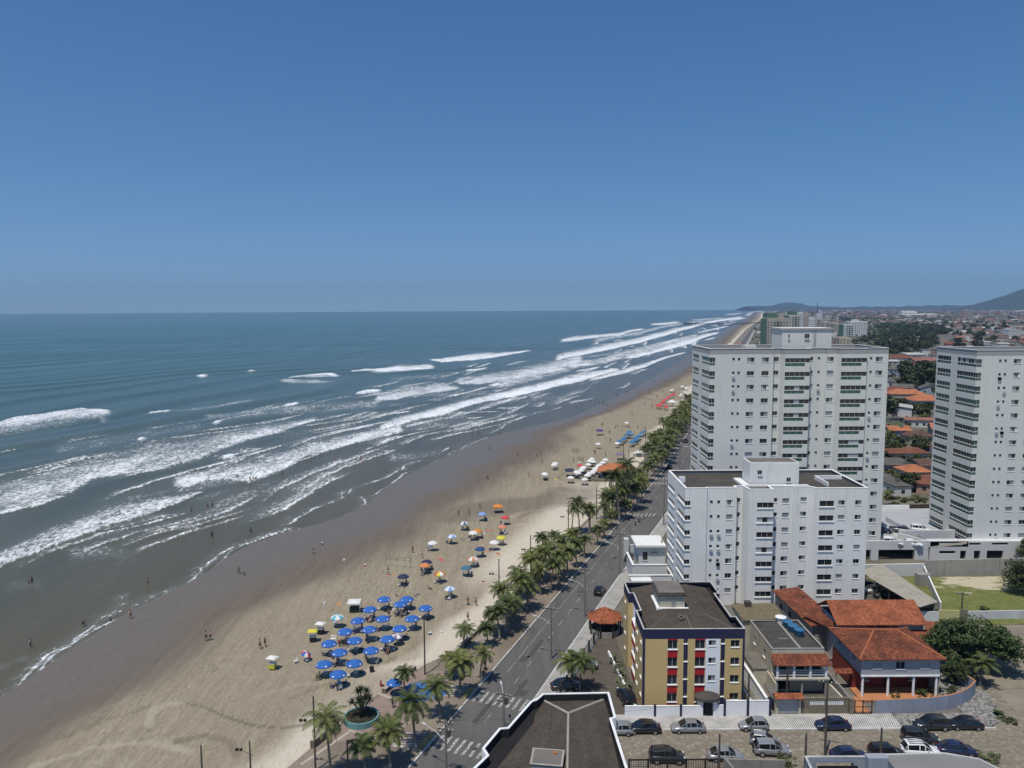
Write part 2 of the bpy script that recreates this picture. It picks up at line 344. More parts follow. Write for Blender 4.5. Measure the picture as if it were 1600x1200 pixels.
# drifting foam remnants between the breakers
al=X*math.sin(ANG)+Y*math.cos(ANG); ac_=X*math.cos(ANG)-Y*math.sin(ANG)
rem=vnoise(al*.018,ac_*.07,41)*.6+vnoise(al*.05,ac_*.22,42)*.4
foam=np.maximum(foam,.46*sstep(.50,.78,rem)*sstep(-18,-40,c)*sstep(-230,-110,c)*sstep(2600,1200,Rr))
edge=np.maximum(.22,Rr*.0012)
foam=np.maximum(foam,.9*sstep(edge*2.0,edge*.5,np.abs(c+edge*1.2))*(.45+.55*sstep(.25,.6,vnoise(X*.06,Y*.06,14)))*sstep(420,200,Y))
cp=X*math.cos(ANG)-Y*math.sin(ANG)
wob=(vnoise(X*.008,Y*.008,1)-.5)*50
off=sstep(-15,-160,c)
sw=.42*np.sin((cp+wob)*2*math.pi/46.)+.22*np.sin((cp+wob*1.6+9)*2*math.pi/23.)
far=sstep(6000,900,Rr)
Z=off*far*sw+.55*sstep(.4,1.,foam)*sstep(-4,-25,c)*(.6+.4*vnoise(X*.8,Y*.8,4))
Z=np.where(c>-6,np.minimum(Z,.02),Z)
keep=(c<2.5)
# ------------------------------------------------------------------ water
m,nt,b=newmat('sea_water')
at=lambda k:nd(nt,'ShaderNodeAttribute',attribute_name=k).outputs['Fac']
dist=at('offshore')
col=ramp(nt,dist,[(0,(.110,.098,.066)),(.02,(.096,.092,.066)),(.06,(.084,.096,.074)),(.14,(.068,.098,.080)),(.35,(.050,.106,.086)),(1,(.040,.110,.092))])
pv=coord(nt,'Position',(1,1,1),(0,0,-ANG))
pv1=coord(nt,'Position',(.035,.007,1),(0,0,ANG)); big=noise_(nt,pv1,1,4,.6)
col=mixc(nt,mth(nt,'MULTIPLY',ramp(nt,big,[(.42,0),(.62,1)]),.5),col,mixc(nt,1,col,(.62,.70,.72),'MULTIPLY'))
fv=coord(nt,'Position',(1,1,1)); 
fn=noise_(nt,coord(nt,'Position',(1.05,.50,1),(0,0,ANG)),1.,9,.70,.9)
fn2=noise_(nt,coord(nt,'Position',(.10,.05,1),(0,0,ANG)),1.,4,.6)
fm=at('foam')
fa=mth(nt,'ADD',mth(nt,'MULTIPLY',fn,.75),mth(nt,'MULTIPLY',fn2,.25)); fa=mth(nt,'ADD',mth(nt,'MULTIPLY',mth(nt,'SUBTRACT',fa,.5),2.1),.5)
th=mth(nt,'SUBTRACT',mth(nt,'MULTIPLY',fm,.60),mth(nt,'SUBTRACT',.795,fa))
fmask=mth(nt,'MULTIPLY',mth(nt,'MULTIPLY',th,3.4,True),mth(nt,'MULTIPLY',fm,8.,True),True)
murk=mth(nt,'MULTIPLY',fm,.42)
col=mixc(nt,murk,col,(.24,.26,.25))
col=mixc(nt,fmask,col,(.80,.83,.84))
nt.links.new(col,b.inputs['Base Color'])
nt.links.new(mth(nt,'ADD',mth(nt,'MULTIPLY',fmask,.62),.20),b.inputs['Roughness'])
b.inputs['IOR'].default_value=1.33; nt.links.new(ramp(nt,dist,[(0,.11),(.04,.15),(.2,.28)]),b.inputs['Specular IOR Level'])
w1=noise_(nt,coord(nt,'Position',(.55,.16,1),(0,0,ANG)),1.,5,.6); w2=noise_(nt,fv,1.9,3,.55)
hh=mth(nt,'ADD',mth(nt,'MULTIPLY',w1,1.),mth(nt,'MULTIPLY',w2,.25)); hh=mth(nt,'ADD',hh,mth(nt,'MULTIPLY',fmask,.5))
bump(nt,b,hh,.55,.5)
sea=sheet('sea',X,Y,Z,keep,[m],{'foam':foam,'offshore':np.clip(-c/1400.,0,1)})
tag(sea,'green grey sea with white surf lines running onto the beach','sea',kind='structure')
# ------------------------------------------------------------------ beach
P,Rr,X,Y=fan(-40,34,820,82,9000,700)
cw=(X-WX(Y)); wdt=np.maximum(DX(Y)-WX(Y),3.)
wet=1-sstep(.80,1.30,cw/wdt+(vnoise(X*.12,Y*.05,2)-.5)*.2+(vnoise(X*.4,Y*.2,12)-.5)*.06)
# the drain that cuts across the dry sand
cr=[G(690,806),G(780,790),G(876,783),G(905,772)]
dr=np.full_like(X,1e9)
for p,q in zip(cr[:-1],cr[1:]):
    p=np.array(p[:2]); d=np.array(q[:2])-p; t=np.clip(((X-p[0])*d[0]+(Y-p[1])*d[1])/(d**2).sum(),0,1)
    dr=np.minimum(dr,np.hypot(X-p[0]-t*d[0],Y-p[1]-t*d[1]))
wet=np.maximum(wet,.62*sstep(11,4.5,dr+(vnoise(X*.2,Y*.2,6)-.5)*5))
gloss=1-sstep(.40,1.0,cw/wdt+(vnoise(X*.05,Y*.05,7)-.5)*.3)
white=sstep(-8.5,-3.5,X-SX(Y)+(vnoise(X*.1,Y*.1,9)-.5)*5)
white=np.maximum(white,sstep(34,22,np.hypot((X-6)*1.0,(Y-196)*.62)+(vnoise(X*.08,Y*.08,19)-.5)*8)*sstep(-18,-9,X-SX(Y)))
white*=1-.75*sstep(96,103,Y)*sstep(116,110,Y)
def pline(l,ox,oy,s,w):
    q=[np.array(G(ox+x/s,oy+y/s)[:2]) for x,y in l]; d0=np.full_like(X,1e9)
    for p,r in zip(q[:-1],q[1:]):
        d=r-p; t=np.clip(((X-p[0])*d[0]+(Y-p[1])*d[1])/(d**2).sum(),0,1); d0=np.minimum(d0,np.hypot(X-p[0]-t*d[0],Y-p[1]-t*d[1]))
    return sstep(w,w*.4,d0+(vnoise(X*.3,Y*.3,50)-.5)*w*.6)
track=np.zeros_like(X)
for l,ox,oy,s,w,v in (([(880,560),(1000,480),(1130,400),(1260,290),(1420,150),(1520,60)],400,900,4.,.7,1.),([(960,560),(1120,440),(1300,300),(1500,110)],400,900,4.,.6,-1.),([(760,620),(900,520),(1080,410),(1300,220)],400,900,4.,.5,.8),([(200,780),(420,690),(640,600),(860,520)],400,900,4.,.5,-.8),([(0,760),(260,690),(560,640),(840,560)],400,900,4.,.5,.7),
  ([(1060,262),(1150,216),(1250,196),(1360,202),(1430,236),(1410,268)],600,760,5.333,1.3,1.3),([(1120,262),(1220,222),(1320,222),(1390,250),(1330,290),(1180,300)],600,760,5.333,1.,-.9),([(950,380),(1080,330),(1250,300),(1320,290)],600,760,5.333,.8,.8),([(80,900),(200,930),(400,940),(620,925),(800,900)],860,640,8.,1.3,1.2),([(160,950),(320,1000),(440,1040),(300,1070),(120,1040)],860,640,8.,1.1,1.),([(80,860),(180,800),(320,860),(500,900)],860,640,8.,1.,-.9),
  ([(700,1000),(705,950),(740,910),(830,900)],0,800,3.,.8,1.),([(840,1080),(960,1050),(1080,1080),(1110,1140)],0,800,3.,.8,-1.),([(0,1130),(200,1060),(400,960),(600,880)],0,800,3.,.6,.8),([(0,1180),(240,1080),(480,980),(760,900)],0,800,3.,.6,-.7),([(150,1200),(420,1110),(700,1080),(900,1130)],0,800,3.,.7,.9)): track+=v*pline(l,ox,oy,s,w)
rill=.6*pline([(880,905),(950,912),(1050,962),(1180,1005),(1330,1018),(1450,1000),(1500,985)],0,800,3.,.34)
white=np.maximum(white,.4*sstep(.45,.7,vnoise(X*.05,Y*.09,71))*sstep(101,97,Y-.12*(X+40))*sstep(-40,-24,X))
Z=np.clip(cw*.0035,-.6,.14)+(vnoise(X*.7,Y*.7,21)-.5)*.05*(1-wet)
keep=(cw>-14)&(X<SX(Y)+5)
m,nt,b=newmat('beach_sand')
at=lambda k:nd(nt,'ShaderNodeAttribute',attribute_name=k).outputs['Fac']
t1=noise_(nt,coord(nt,'Position',(.75,.055,1),(0,0,ANG)),1.,6,.62,.8)
t2=noise_(nt,coord(nt,'Position',(2.6,.55,1),(0,0,ANG+.18)),1.,5,.6,1.2)
t5=noise_(nt,coord(nt,'Position',(1.1,.9,1),(0,0,.5)),1.,6,.7,2.); tk=at('track')
t3=noise_(nt,coord(nt,'Position',(.045,.03,1)),1.,4,.55)
tt=mth(nt,'ADD',mth(nt,'ADD',mth(nt,'MULTIPLY',t1,.28),mth(nt,'MULTIPLY',t2,.40)),mth(nt,'MULTIPLY',t5,.32)); tt=mth(nt,'ADD',tt,mth(nt,'MULTIPLY',tk,.12))
dry=ramp(nt,tt,[(.38,(.195,.163,.112)),(.5,(.285,.242,.170)),(.62,(.37,.32,.232))])
dry=mixc(nt,ramp(nt,t3,[(.4,0),(.68,.45)]),dry,(.27,.225,.165))
wh=ramp(nt,t2,[(.35,(.50,.44,.345)),(.65,(.60,.535,.43))])
dcol=mixc(nt,at('white'),dry,wh)
wtc=ramp(nt,t1,[(.36,(.128,.104,.083)),(.64,(.160,.132,.106))])
wtc=mixc(nt,at('gloss'),wtc,mixc(nt,ramp(nt,t2,[(.35,0),(.7,1)]),(.135,.114,.090),(.172,.147,.117)))
cc=mixc(nt,at('wet'),dcol,wtc); cc=mixc(nt,at('rill'),cc,(.10,.083,.062))
nt.links.new(cc,b.inputs['Base Color'])
nt.links.new(mth(nt,'SUBTRACT',.95,mth(nt,'MULTIPLY',at('gloss'),.62)),b.inputs['Roughness'])
nt.links.new(mth(nt,'ADD',.08,mth(nt,'MULTIPLY',at('gloss'),.10)),b.inputs['Specular IOR Level'])
bump(nt,b,mth(nt,'MULTIPLY',tt,mth(nt,'SUBTRACT',1.,mth(nt,'MULTIPLY',at('wet'),.85))),.9,.25)
sand=sheet('beach',X,Y,Z,keep,[m],{'wet':wet,'gloss':gloss,'white':white,'track':track,'rill':rill})
tag(sand,'wide pale sand beach, dark and wet along the water','beach',kind='structure')
# ------------------------------------------------------------------ land, avenue, pavements
def strip(mb,fa,fb,z0,z1,ys,m=0,top=None):
    """solid band between two curves x=fa(y), x=fb(y)"""
    for y0,y1 in zip(ys[:-1],ys[1:]):
        a0,a1,b0,b1=fa(y0),fa(y1),fb(y0),fb(y1)
        mb.face([(a0,y0,z1),(b0,y0,z1),(b1,y1,z1),(a1,y1,z1)],m if top is None else top)
        mb.face([(a0,y0,z0),(a0,y0,z1),(a1,y1,z1),(a1,y1,z0)],m); mb.face([(b0,y0,z1),(b0,y0,z0),(b1,y1,z0),(b1,y1,z1)],m)
    y=ys[0]; mb.face([(fa(y),y,z0),(fb(y),y,z0),(fb(y),y,z1),(fa(y),y,z1)],m)
def flat(mb,fa,fb,z,ys,m=0):
    for y0,y1 in zip(ys[:-1],ys[1:]): mb.face([(fa(y0),y0,z),(fb(y0),y0,z),(fb(y1),y1,z),(fa(y1),y1,z)],m)
def ysx(a,b,n): return list(np.exp(np.linspace(math.log(a),math.log(b),n)))
m,nt,b=newmat('scrubby_ground')
g1=noise_(nt,coord(nt,'Position',(.06,.06,1)),1,6,.6); g2=noise_(nt,coord(nt,'Position',(.9,.9,1)),1,4,.6)
gc=ramp(nt,g1,[(.36,(.055,.060,.035)),(.5,(.105,.095,.068)),(.62,(.16,.14,.105))])
gc=mixc(nt,ramp(nt,g2,[(.35,.0),(.75,.6)]),gc,(.20,.18,.14)); nt.links.new(gc,b.inputs['Base Color']); b.inputs['Roughness'].default_value=.95
mb=MB(); flat(mb,lambda y:SX(y)+3,lambda y:max(900,y*1.2),-.02,ysx(60,15500,60))
tag(mb.build('ground',m),'scrubby earth under the town behind the beach','ground',kind='structure')
# asphalt
m,nt,b=newmat('asphalt')
a1=noise_(nt,coord(nt,'Position',(.5,.045,1),(0,0,ANG)),1,5,.6); a2=noise_(nt,coord(nt,'Position',(3,3,1)),1,4,.7); a3=noise_(nt,coord(nt,'Position',(.12,.10,1)),1,3,.6)
ac=ramp(nt,a1,[(.32,(.078,.073,.068)),(.68,(.118,.111,.103))]); ac=mixc(nt,mth(nt,'MULTIPLY',a2,.35),ac,(.15,.142,.13)); ac=mixc(nt,ramp(nt,a3,[(.55,0),(.72,.5)]),ac,(.062,.058,.055))
nt.links.new(ac,b.inputs['Base Color']); b.inputs['Roughness'].default_value=.9; bump(nt,b,a2,.2,.01)
ASPH=m
ys=list(np.arange(60,260,6.))+ysx(262,3500,40)
mb=MB(); flat(mb,lambda y:KX(y)-.05,lambda y:RX(y)+.05,.004,ys)
tag(mb.build('avenue',ASPH),'grey asphalt avenue running along the beach','road',kind='structure')
# promenade slab between sea wall and kerb
m,nt,b=newmat('promenade_paving')
p1=noise_(nt,coord(nt,'Position',(.25,.08,1),(0,0,ANG)),1,5,.6); p2=noise_(nt,coord(nt,'Position',(2.2,2.2,1)),1,5,.65)
pc=ramp(nt,p1,[(.3,(.150,.118,.085)),(.55,(.205,.165,.122)),(.7,(.26,.212,.16))]); pc=mixc(nt,ramp(nt,p2,[(.45,0),(.75,.4)]),pc,(.27,.225,.175))
nt.links.new(pc,b.inputs['Base Color']); b.inputs['Roughness'].default_value=.92
KERB=M('kerb_white',(.55,.54,.51),.8,.35,.9)
mb=MB(); strip(mb,SX,lambda y:KX(y)-.22,-1,.17,ys)
tag(mb.build('promenade',m),'brown paved promenade under the palms beside the avenue','promenade',kind='structure')
mb=MB(); 
for k,(y0,y1) in enumerate(zip(ys[:-1],ys[1:])): strip(mb,lambda y:KX(y)-.22,lambda y:KX(y),-.2,.185,[y0+.12,y1-.12] if y1-y0<8 else [y0,y1])
tag(mb.build('kerb',KERB),'white painted kerb on the sea side of the avenue','kerb',kind='structure')
# walking path, pale, along the promenade
PATH=M('path_tiles',(.30,.265,.215),.9,.22,1.1)
mb=MB(); flat(mb,lambda y:SX(y)+1.0,lambda y:SX(y)+3.6,.176,[y for y in ys if 114<y<420]); tag(mb.build('footpath',PATH),'pale footpath beside the low sea wall','path',kind='structure')
# land-side pavement, white and grey ribbed tiles
def tilemat(name,c0,c1,rot,sc,wd=.5):
    m,nt,b=newmat(name)
    w=nt.nodes.new('ShaderNodeTexWave'); w.wave_type='BANDS'; w.bands_direction='X'; w.inputs['Scale'].default_value=sc; w.inputs['Distortion'].default_value=.35; w.inputs['Detail'].default_value=1
    nt.links.new(coord(nt,'Position',(1,1,1),(0,0,rot)),w.inputs['Vector'])
    f=ramp(nt,w.outputs['Fac'],[(wd-.12,c0),(wd+.12,c1)]); n=noise_(nt,coord(nt,'Position',(.5,.5,1)),1,5,.65)
    f=mixc(nt,ramp(nt,n,[(.42,0),(.72,.55)]),f,tuple(c*.62 for c in c0)); nt.links.new(f,b.inputs['Base Color']); b.inputs['Roughness'].default_value=.9; return m
TILE=tilemat('white_striped_tiles',(.20,.195,.18),(.62,.60,.55),R(35),1.5,.45)
TILE2=tilemat('ribbed_pavement',(.24,.23,.205),(.47,.45,.41),R(-20),.75)
mb=MB(); strip(mb,RX,lambda y:RX(y)+.25,-.2,.15,[y for y in ys if y>97],1); strip(mb,lambda y:RX(y)+.25,lambda y:RX(y)+3.6,-.2,.14,[y for y in ys if y>97],0)
tag(mb.build('pavement',[TILE2,KERB]),'ribbed pale pavement on the town side of the avenue','pavement',kind='structure')
# side street
CY0,CY1=84.6,95.5
m,nt,b=newmat('cobbled_street')
vo=nt.nodes.new('ShaderNodeTexVoronoi'); vo.feature='F1'; vo.inputs['Scale'].default_value=2.6; nt.links.new(coord(nt,'Position'),vo.inputs['Vector'])
q1=noise_(nt,coord(nt,'Position',(.13,.3,1)),1,5,.65); q2=noise_(nt,coord(nt,'Position',(1.4,1.4,1)),1,4,.6)
qc=mixc(nt,vo.outputs['Color'],(.165,.138,.098),(.25,.215,.16)); qc=mixc(nt,ramp(nt,q1,[(.36,0),(.66,.5)]),qc,(.135,.114,.082)); qc=mixc(nt,ramp(nt,q2,[(.52,0),(.68,.75)]),qc,(.34,.31,.26))
nt.links.new(qc,b.inputs['Base Color']); b.inputs['Roughness'].default_value=.95; bump(nt,b,vo.outputs['Distance'],.5,.03); COB=m
mb=MB(); mb.face([(RX(CY0)-.2,CY0,.006),(130,CY0,.006),(130,CY1,.006),(RX(CY1)-.2,CY1,.006)]); mb.face([(63,CY1,.006),(67.5,CY1,.006),(76,124,.006),(64.6,124,.006)]); mb.face([(67.5,CY1,.006),(130,CY1,.006),(130,124,.006),(76,124,.006)])
tag(mb.build('side_street',COB),'cobbled side street full of parked cars','street',kind='structure')
tag(MB().face([(68.5,98,.012),(130,98,.012),(130,130,.012),(79,130,.012),(70,116,.012)]).build('dirt_lot',M('packed_dirt',(.235,.205,.155),.95,.38,.22)),'bare beige dirt lot at the right edge of the picture','dirt lot',kind='structure')
mb=MB(); mb.prism([(9,95.75),(51,95.75),(51,99.3),(9.4,99.3)],-.1,.15,0); mb.prism([(5.2,95.5),(63,95.5),(63,95.75),(5.2,95.75)],-.1,.16,1)
mb.prism([(51.05,95.75),(62.3,95.75),(65.8,98),(67.3,104),(66.3,112),(63.6,119),(61,119),(61,99.3),(51.05,99.3)],-.1,.15,2)
m2,nt,b=newmat('rough_paving'); vo=nt.nodes.new('ShaderNodeTexVoronoi'); vo.inputs['Scale'].default_value=3.2; nt.links.new(coord(nt,'Position'),vo.inputs['Vector'])
nt.links.new(ramp(nt,vo.outputs['Color'],[(.2,(.10,.095,.085)),(.8,(.30,.285,.26))]),b.inputs['Base Color']); b.inputs['Roughness'].default_value=.95
tag(mb.build('side_pavement',[TILE,KERB,m2]),'white striped pavement in front of the garden walls of the side street','pavement',kind='structure')
# road paint
PAINT,nt,b=newmat('road_paint'); wn_=noise_(nt,coord(nt,'Position',(2.6,2.6,1)),1,5,.7)
nt.links.new(ramp(nt,wn_,[(.40,(.12,.113,.105)),(.60,(.52,.51,.47))]),b.inputs['Base Color']); b.inputs['Roughness'].default_value=.9
mb=MB()
def along(y0,y1,off,w,z=.0085):
    mb.face([(KX(y0)+off-w/2,y0,z),(KX(y0)+off+w/2,y0,z),(KX(y1)+off+w/2,y1,z),(KX(y1)+off-w/2,y1,z)])
for y in np.arange(98,330,5.2): along(y,y+2.1,4.6,.11)
for y in np.arange(112,330,6): along(y,y+5.98,2.25,.08)
def zebra(y,n=8,ln=3.0,skew=0.):
    for k in range(n):
        o=.75+k*1.08; along(y+o*skew,y+o*skew+ln,o,.42)
def stopline(y,o0,o1): mb.face([(KX(y)+o0,y,.0085),(KX(y)+o1,y,.0085),(KX(y+.4)+o1,y+.4,.0085),(KX(y+.4)+o0,y+.4,.0085)])
zebra(92.0,8,3.0,-.36); zebra(103.6,8,3.0,-.36); zebra(199,7); zebra(236,7); zebra(243,7); zebra(300,7)
tag(mb.build('road_markings',PAINT),'white zebra crossings and lane lines on the avenue','road markings',kind='structure')
# striped crossing refuges on the promenade
PINK=M('pink_paving',(.20,.145,.125),.9,.25,.7); OCHRE=M('ochre_tactile',(.42,.27,.10),.9,.35,1.5)
def refuge(name,y0,y1,lab):
    mb=MB(); f=lambda y,o:(KX(y)+o,y)
    z=.186
    mb.face([f(y0,-5.4)+(z,),f(y0,-.3)+(z,),f(y1,-.3)+(z,),f(y1,-5.4)+(z,)],1)
    for k in range(6):
        a=y0+.2+k*(y1-y0)/6; mb.face([f(a,-5.2)+(z+.005,),f(a,-1.6)+(z+.005,),f(a+.28,-1.6)+(z+.005,),f(a+.28,-5.2)+(z+.005,)],0)
    mb.face([f(y0,-1.5)+(z+.006,),f(y0,-.25)+(z+.006,),f(y0+(y1-y0)*.8,-.25)+(z+.006,),f(y0+(y1-y0)*.8,-1.5)+(z+.006,)],2)
    tag(mb.build(name,[PAINT,PINK,OCHRE]),lab,'crossing',kind='structure')
refuge('crossing_path',91.6,95.2,'pink and white striped crossing path at the end of the promenade'); refuge('crossing_path',104.2,107.6,'pink and white striped crossing path by the blue painted plaza')
# plaza bulge
PLAZA=M('plaza_pink',(.27,.205,.165),.9,.22,.5); mb=MB()
pz=.181
pl=[(-27.5,92),(-24,92),(-12.5,97.5),(-8.4,104),(-12,108.5),(-18,107.8),(-24,101)]
pl=[(SX(93)+1,93),(KX(93)-5.6,93),(KX(97)-5.2,97),(KX(104)-5.5,104),(KX(109)-5.6,109),(KX(112)-6.5,112),(SX(112)+.6,112),(SX(106)+.6,106),(SX(100)+.6,100)]
mb.face([p+(pz,) for p in pl]); tag(mb.build('plaza',PLAZA),'pinkish paved plaza on the promenade around the round planter','plaza',kind='structure')
mb=MB(); 
def band2(p,q,w):
    p=Vector(p);q=Vector(q);n=Vector((-(q-p).y,(q-p).x)).normalized()*w/2
    mb.face([tuple(p-n)+(.187,),tuple(q-n)+(.187,),tuple(q+n)+(.187,),tuple(p+n)+(.187,)])
for a,b_ in (((545,1143),(640,1172)),((590,1085),(640,1103)),((640,1103),(655,1090)),((606,1152),(640,1130)),((545,1146),(470,1197))): band2(G(*a)[:2],G(*b_)[:2],.45)
tag(mb.build('plaza_band',M('plaza_pale',(.42,.37,.30),.9,.2,1.)),'pale paving bands across the pink plaza','paving band',kind='structure')
BLUEF=M('blue_floor',(.055,.15,.36),.75,.35,.5)
bp=[G(622,1086),G(640,1070),G(662,1066),(G(685,1072)),G(700,1084),G(690,1092),G(668,1096),G(648,1103),G(628,1098)]
mb=MB().face([(p[0],p[1],.192) for p in bp]); tag(mb.build('blue_floor',BLUEF),'blue painted patch of plaza floor beneath the palms','painted floor',kind='structure')
# low sea wall
WALL=M('shade_toned_concrete',(.17,.145,.115),.92,.3,.6,streak=.5); WCAP=M('sea_wall_cap',(.36,.315,.25),.9,.2,.8)  # wall sides coloured dark to stand for their shade, top kept lighter
def curvewall(name,y0,y1,h,w,lab,n=24,off=0.):
    mb=MB(); yy=list(np.linspace(y0,y1,n))
    strip(mb,lambda y:SX(y)+off,lambda y:SX(y)+off+w,-.3,h,yy,0); strip(mb,lambda y:SX(y)+off-.04,lambda y:SX(y)+off+w+.04,h+.002,h+.07,yy,1)
    return tag(mb.build(name,[WALL,WCAP]),lab,'low wall',group='stretches of the low sea wall')
curvewall('sea_wall',91.5,96.5,1.15,.5,'dark low sea wall beside the tallest palm, at the plaza end')
curvewall('sea_wall',106.5,112.6,.75,.4,'low sea wall running behind the round planter on the plaza')
curvewall('sea_wall',116.4,134,.75,.4,'long low sea wall between pale sand and the row of palms')
curvewall('sea_wall',134.6,187,.7,.4,'low sea wall in the shade of the dense palms by the white sand',40)
curvewall('sea_wall',212,234,.7,.4,'low sea wall on the sand side of the orange roofed kiosk')
# bench wall on the plaza
p,q=G(600,1085),G(616,1072); tag(MB().seg(p,q,.7,.15,.85,0,1).build('bench_wall',[WALL,WCAP]),'short concrete bench wall beside the blue umbrella on the plaza','bench')
# city soil and pavements between lots
YARD=M('yard_concrete',(.16,.145,.12),.95,.25,.35); DARKYARD=M('dark_paved_yard',(.105,.088,.07),.95,.3,.6)
mb=MB(); mb.face([(9.4,99.5,.01),(17.5,99.5,.01),(17.2,123.8,.01),(RX(123)+3.6,123.8,.01),(RX(112)+3.6,112,.01),(RX(104)+3.6,104,.01)]); tag(mb.build('yard',DARKYARD),'brown paved car yard beside the yellow apartment block','yard',kind='structure')
mb=MB(); mb.face([(31.6,99.5,.012),(51.5,99.5,.012),(51.5,137,.012),(31.6,137,.012)]); mb.face([(51.5,99.5,.012),(60.8,99.5,.012),(60.8,119,.012),(51.5,119,.012)]); tag(mb.build('yard',YARD),'grey concrete yards around the small houses','yard',kind='structure')
# grass lot with sand patch
m,nt,b=newmat('grass_lot'); l1=noise_(nt,coord(nt,'Position',(.22,.5,1)),1,6,.65); l2=noise_(nt,coord(nt,'Position',(2,2,1)),1,4,.65)
l3=noise_(nt,coord(nt,'Position',(.35,.6,1)),1,5,.6); gr=ramp(nt,l2,[(.3,(.070,.095,.016)),(.7,(.17,.185,.040))]); gr=mixc(nt,ramp(nt,l3,[(.45,0),(.7,.75)]),gr,(.20,.185,.075)); at_=nd(nt,'ShaderNodeAttribute',attribute_name='bare').outputs['Fac']
f=mth(nt,'MULTIPLY',mth(nt,'SUBTRACT',mth(nt,'ADD',at_,mth(nt,'MULTIPLY',l1,2.2)),1.52),4.,True)
nt.links.new(mixc(nt,f,gr,(.47,.41,.29)),b.inputs['Base Color']); b.inputs['Roughness'].default_value=1.; bump(nt,b,l2,.8,.25)
xx,yy=np.meshgrid(np.linspace(69,118,50),np.linspace(128.5,152.3,40)); cx,cy=G(1530,910)[:2]
bare=1-np.clip(np.hypot((xx-cx)/17.,(yy-cy)/8.),0,1)
lot=sheet('grass_lot',xx,yy,np.full_like(xx,.02)+vnoise(xx*.6,yy*.6,2)*.12,np.ones_like(xx,bool),[m],{'bare':bare})
tag(lot,'green grass lot with a bare sandy patch below the stained wall','grass lot',kind='structure')
# far ridge and forest
HILL=M('hill_forest',(.030,.045,.026),1.,.4,.004)
mb=MB()
def ridge(name,prof,y,depth,lab):
    mb=MB(); n=len(prof)
    for k in range(n-1):
        (x0,h0),(x1,h1)=prof[k],prof[k+1]; mb.face([(x0,y,-5),(x1,y,-5),(x1,y+depth*.5,h1),(x0,y+depth*.5,h0)]); mb.face([(x0,y+depth*.5,h0),(x1,y+depth*.5,h1),(x1,y+depth,-5),(x0,y+depth,-5)])
    tag(mb.build(name,HILL,smooth=True),lab,'hill',kind='structure')
YH=8200.
def hx(px): return (px-800)/F_PX*(YH+900)
def hh(py,px): return CAM_H-(py-(481.5-ROLL*(px-800)))*(YH+900)/F_PX
pr=[(1505,482),(1530,476),(1545,470),(1560,464),(1575,459),(1590,453),(1605,448),(1625,443),(1650,436),(1690,431),(1730,436),(1780,446),(1840,460),(1900,480)]
rnd=random.Random(3); pts=[]
for (a,b_),(c,d) in zip(pr[:-1],pr[1:]):
    for k in range(4): t=k/4; pts.append((hx(a+(c-a)*t),hh(b_+(d-b_)*t,a)+rnd.uniform(-6,6)))
ridge('hill',pts,YH,1800,'dark wooded hill rising at the right edge of the horizon')
YH=13500.
ridge('far_hills',[(hx(1180),20),(hx(1200),70),(hx(1216),118),(hx(1230),140),(hx(1250),120),(hx(1262),72),(hx(1285),60),(hx(1310),45),(hx(1330),20)],YH,1800,'faint low hills on the horizon beyond the beach')
mb=MB(); rnd=random.Random(5); xs=np.linspace(3800,12500,90); ridge('forest_ridge',[(x,58+rnd.uniform(-9,9)+8*math.sin(x*.002)) for x in xs],11800,1500,'dark line of forest along the land horizon')

# patched asphalt and covers
PT=M('asphalt_patch',(.080,.075,.069),.92,.35,1.5); mb=MB(); rr=random.Random(12)
for k in range(10):
    y0=rr.uniform(96,240); o=rr.uniform(.6,7); w=rr.uniform(.5,1.6); l=rr.uniform(1.,7.); mb.face([(KX(y0)+o,y0,.0072),(KX(y0)+o+w,y0,.0072),(KX(y0+l)+o+w,y0+l,.0072),(KX(y0+l)+o,y0+l,.0072)])
tag(mb.build('road_patches',PT),'dark mended patches in the asphalt of the avenue','road patches',kind='structure')
for k,(px,py) in enumerate(((742,1170),(812,1072),(858,1000),(905,930),(700,1150))):
    p=G(px,py); tag(MB().lathe([(.01,.012),(.38,.012),(.38,.002)],(p.x,p.y),14).build('manhole_cover',PT),'round iron manhole cover set in the avenue asphalt','manhole cover','manhole covers in the avenue')
# ------------------------------------------------------------------ building kit
GLASS=M('dark_glass',(.022,.026,.032),.12,.5,.25,spec=.5); GREEN=M('green_glass',(.030,.105,.085),.15,.5,.22,spec=.5); FRAME=M('window_frame',(.50,.51,.52),.6,.1,1.)
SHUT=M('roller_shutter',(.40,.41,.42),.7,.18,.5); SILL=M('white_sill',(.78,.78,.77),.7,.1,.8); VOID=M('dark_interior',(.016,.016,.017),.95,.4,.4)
def inset(poly,d):
    n=len(poly); P=[Vector(p[:2]) for p in poly]; out=[]
    for i in range(n):
        a,b,c=P[i-1],P[i],P[(i+1)%n]; e1=(b-a).normalized(); e2=(c-b).normalized()
        n1=Vector((-e1.y,e1.x)); n2=Vector((-e2.y,e2.x)); k=1+n1.dot(n2)
        out.append(b+(n1+n2)*(d/max(k,.3)))
    return [tuple(v) for v in out]
def ccw(poly):
    a=sum(p[0]*q[1]-q[0]*p[1] for p,q in zip(poly,poly[1:]+poly[:1])); return poly if a>0 else poly[::-1]
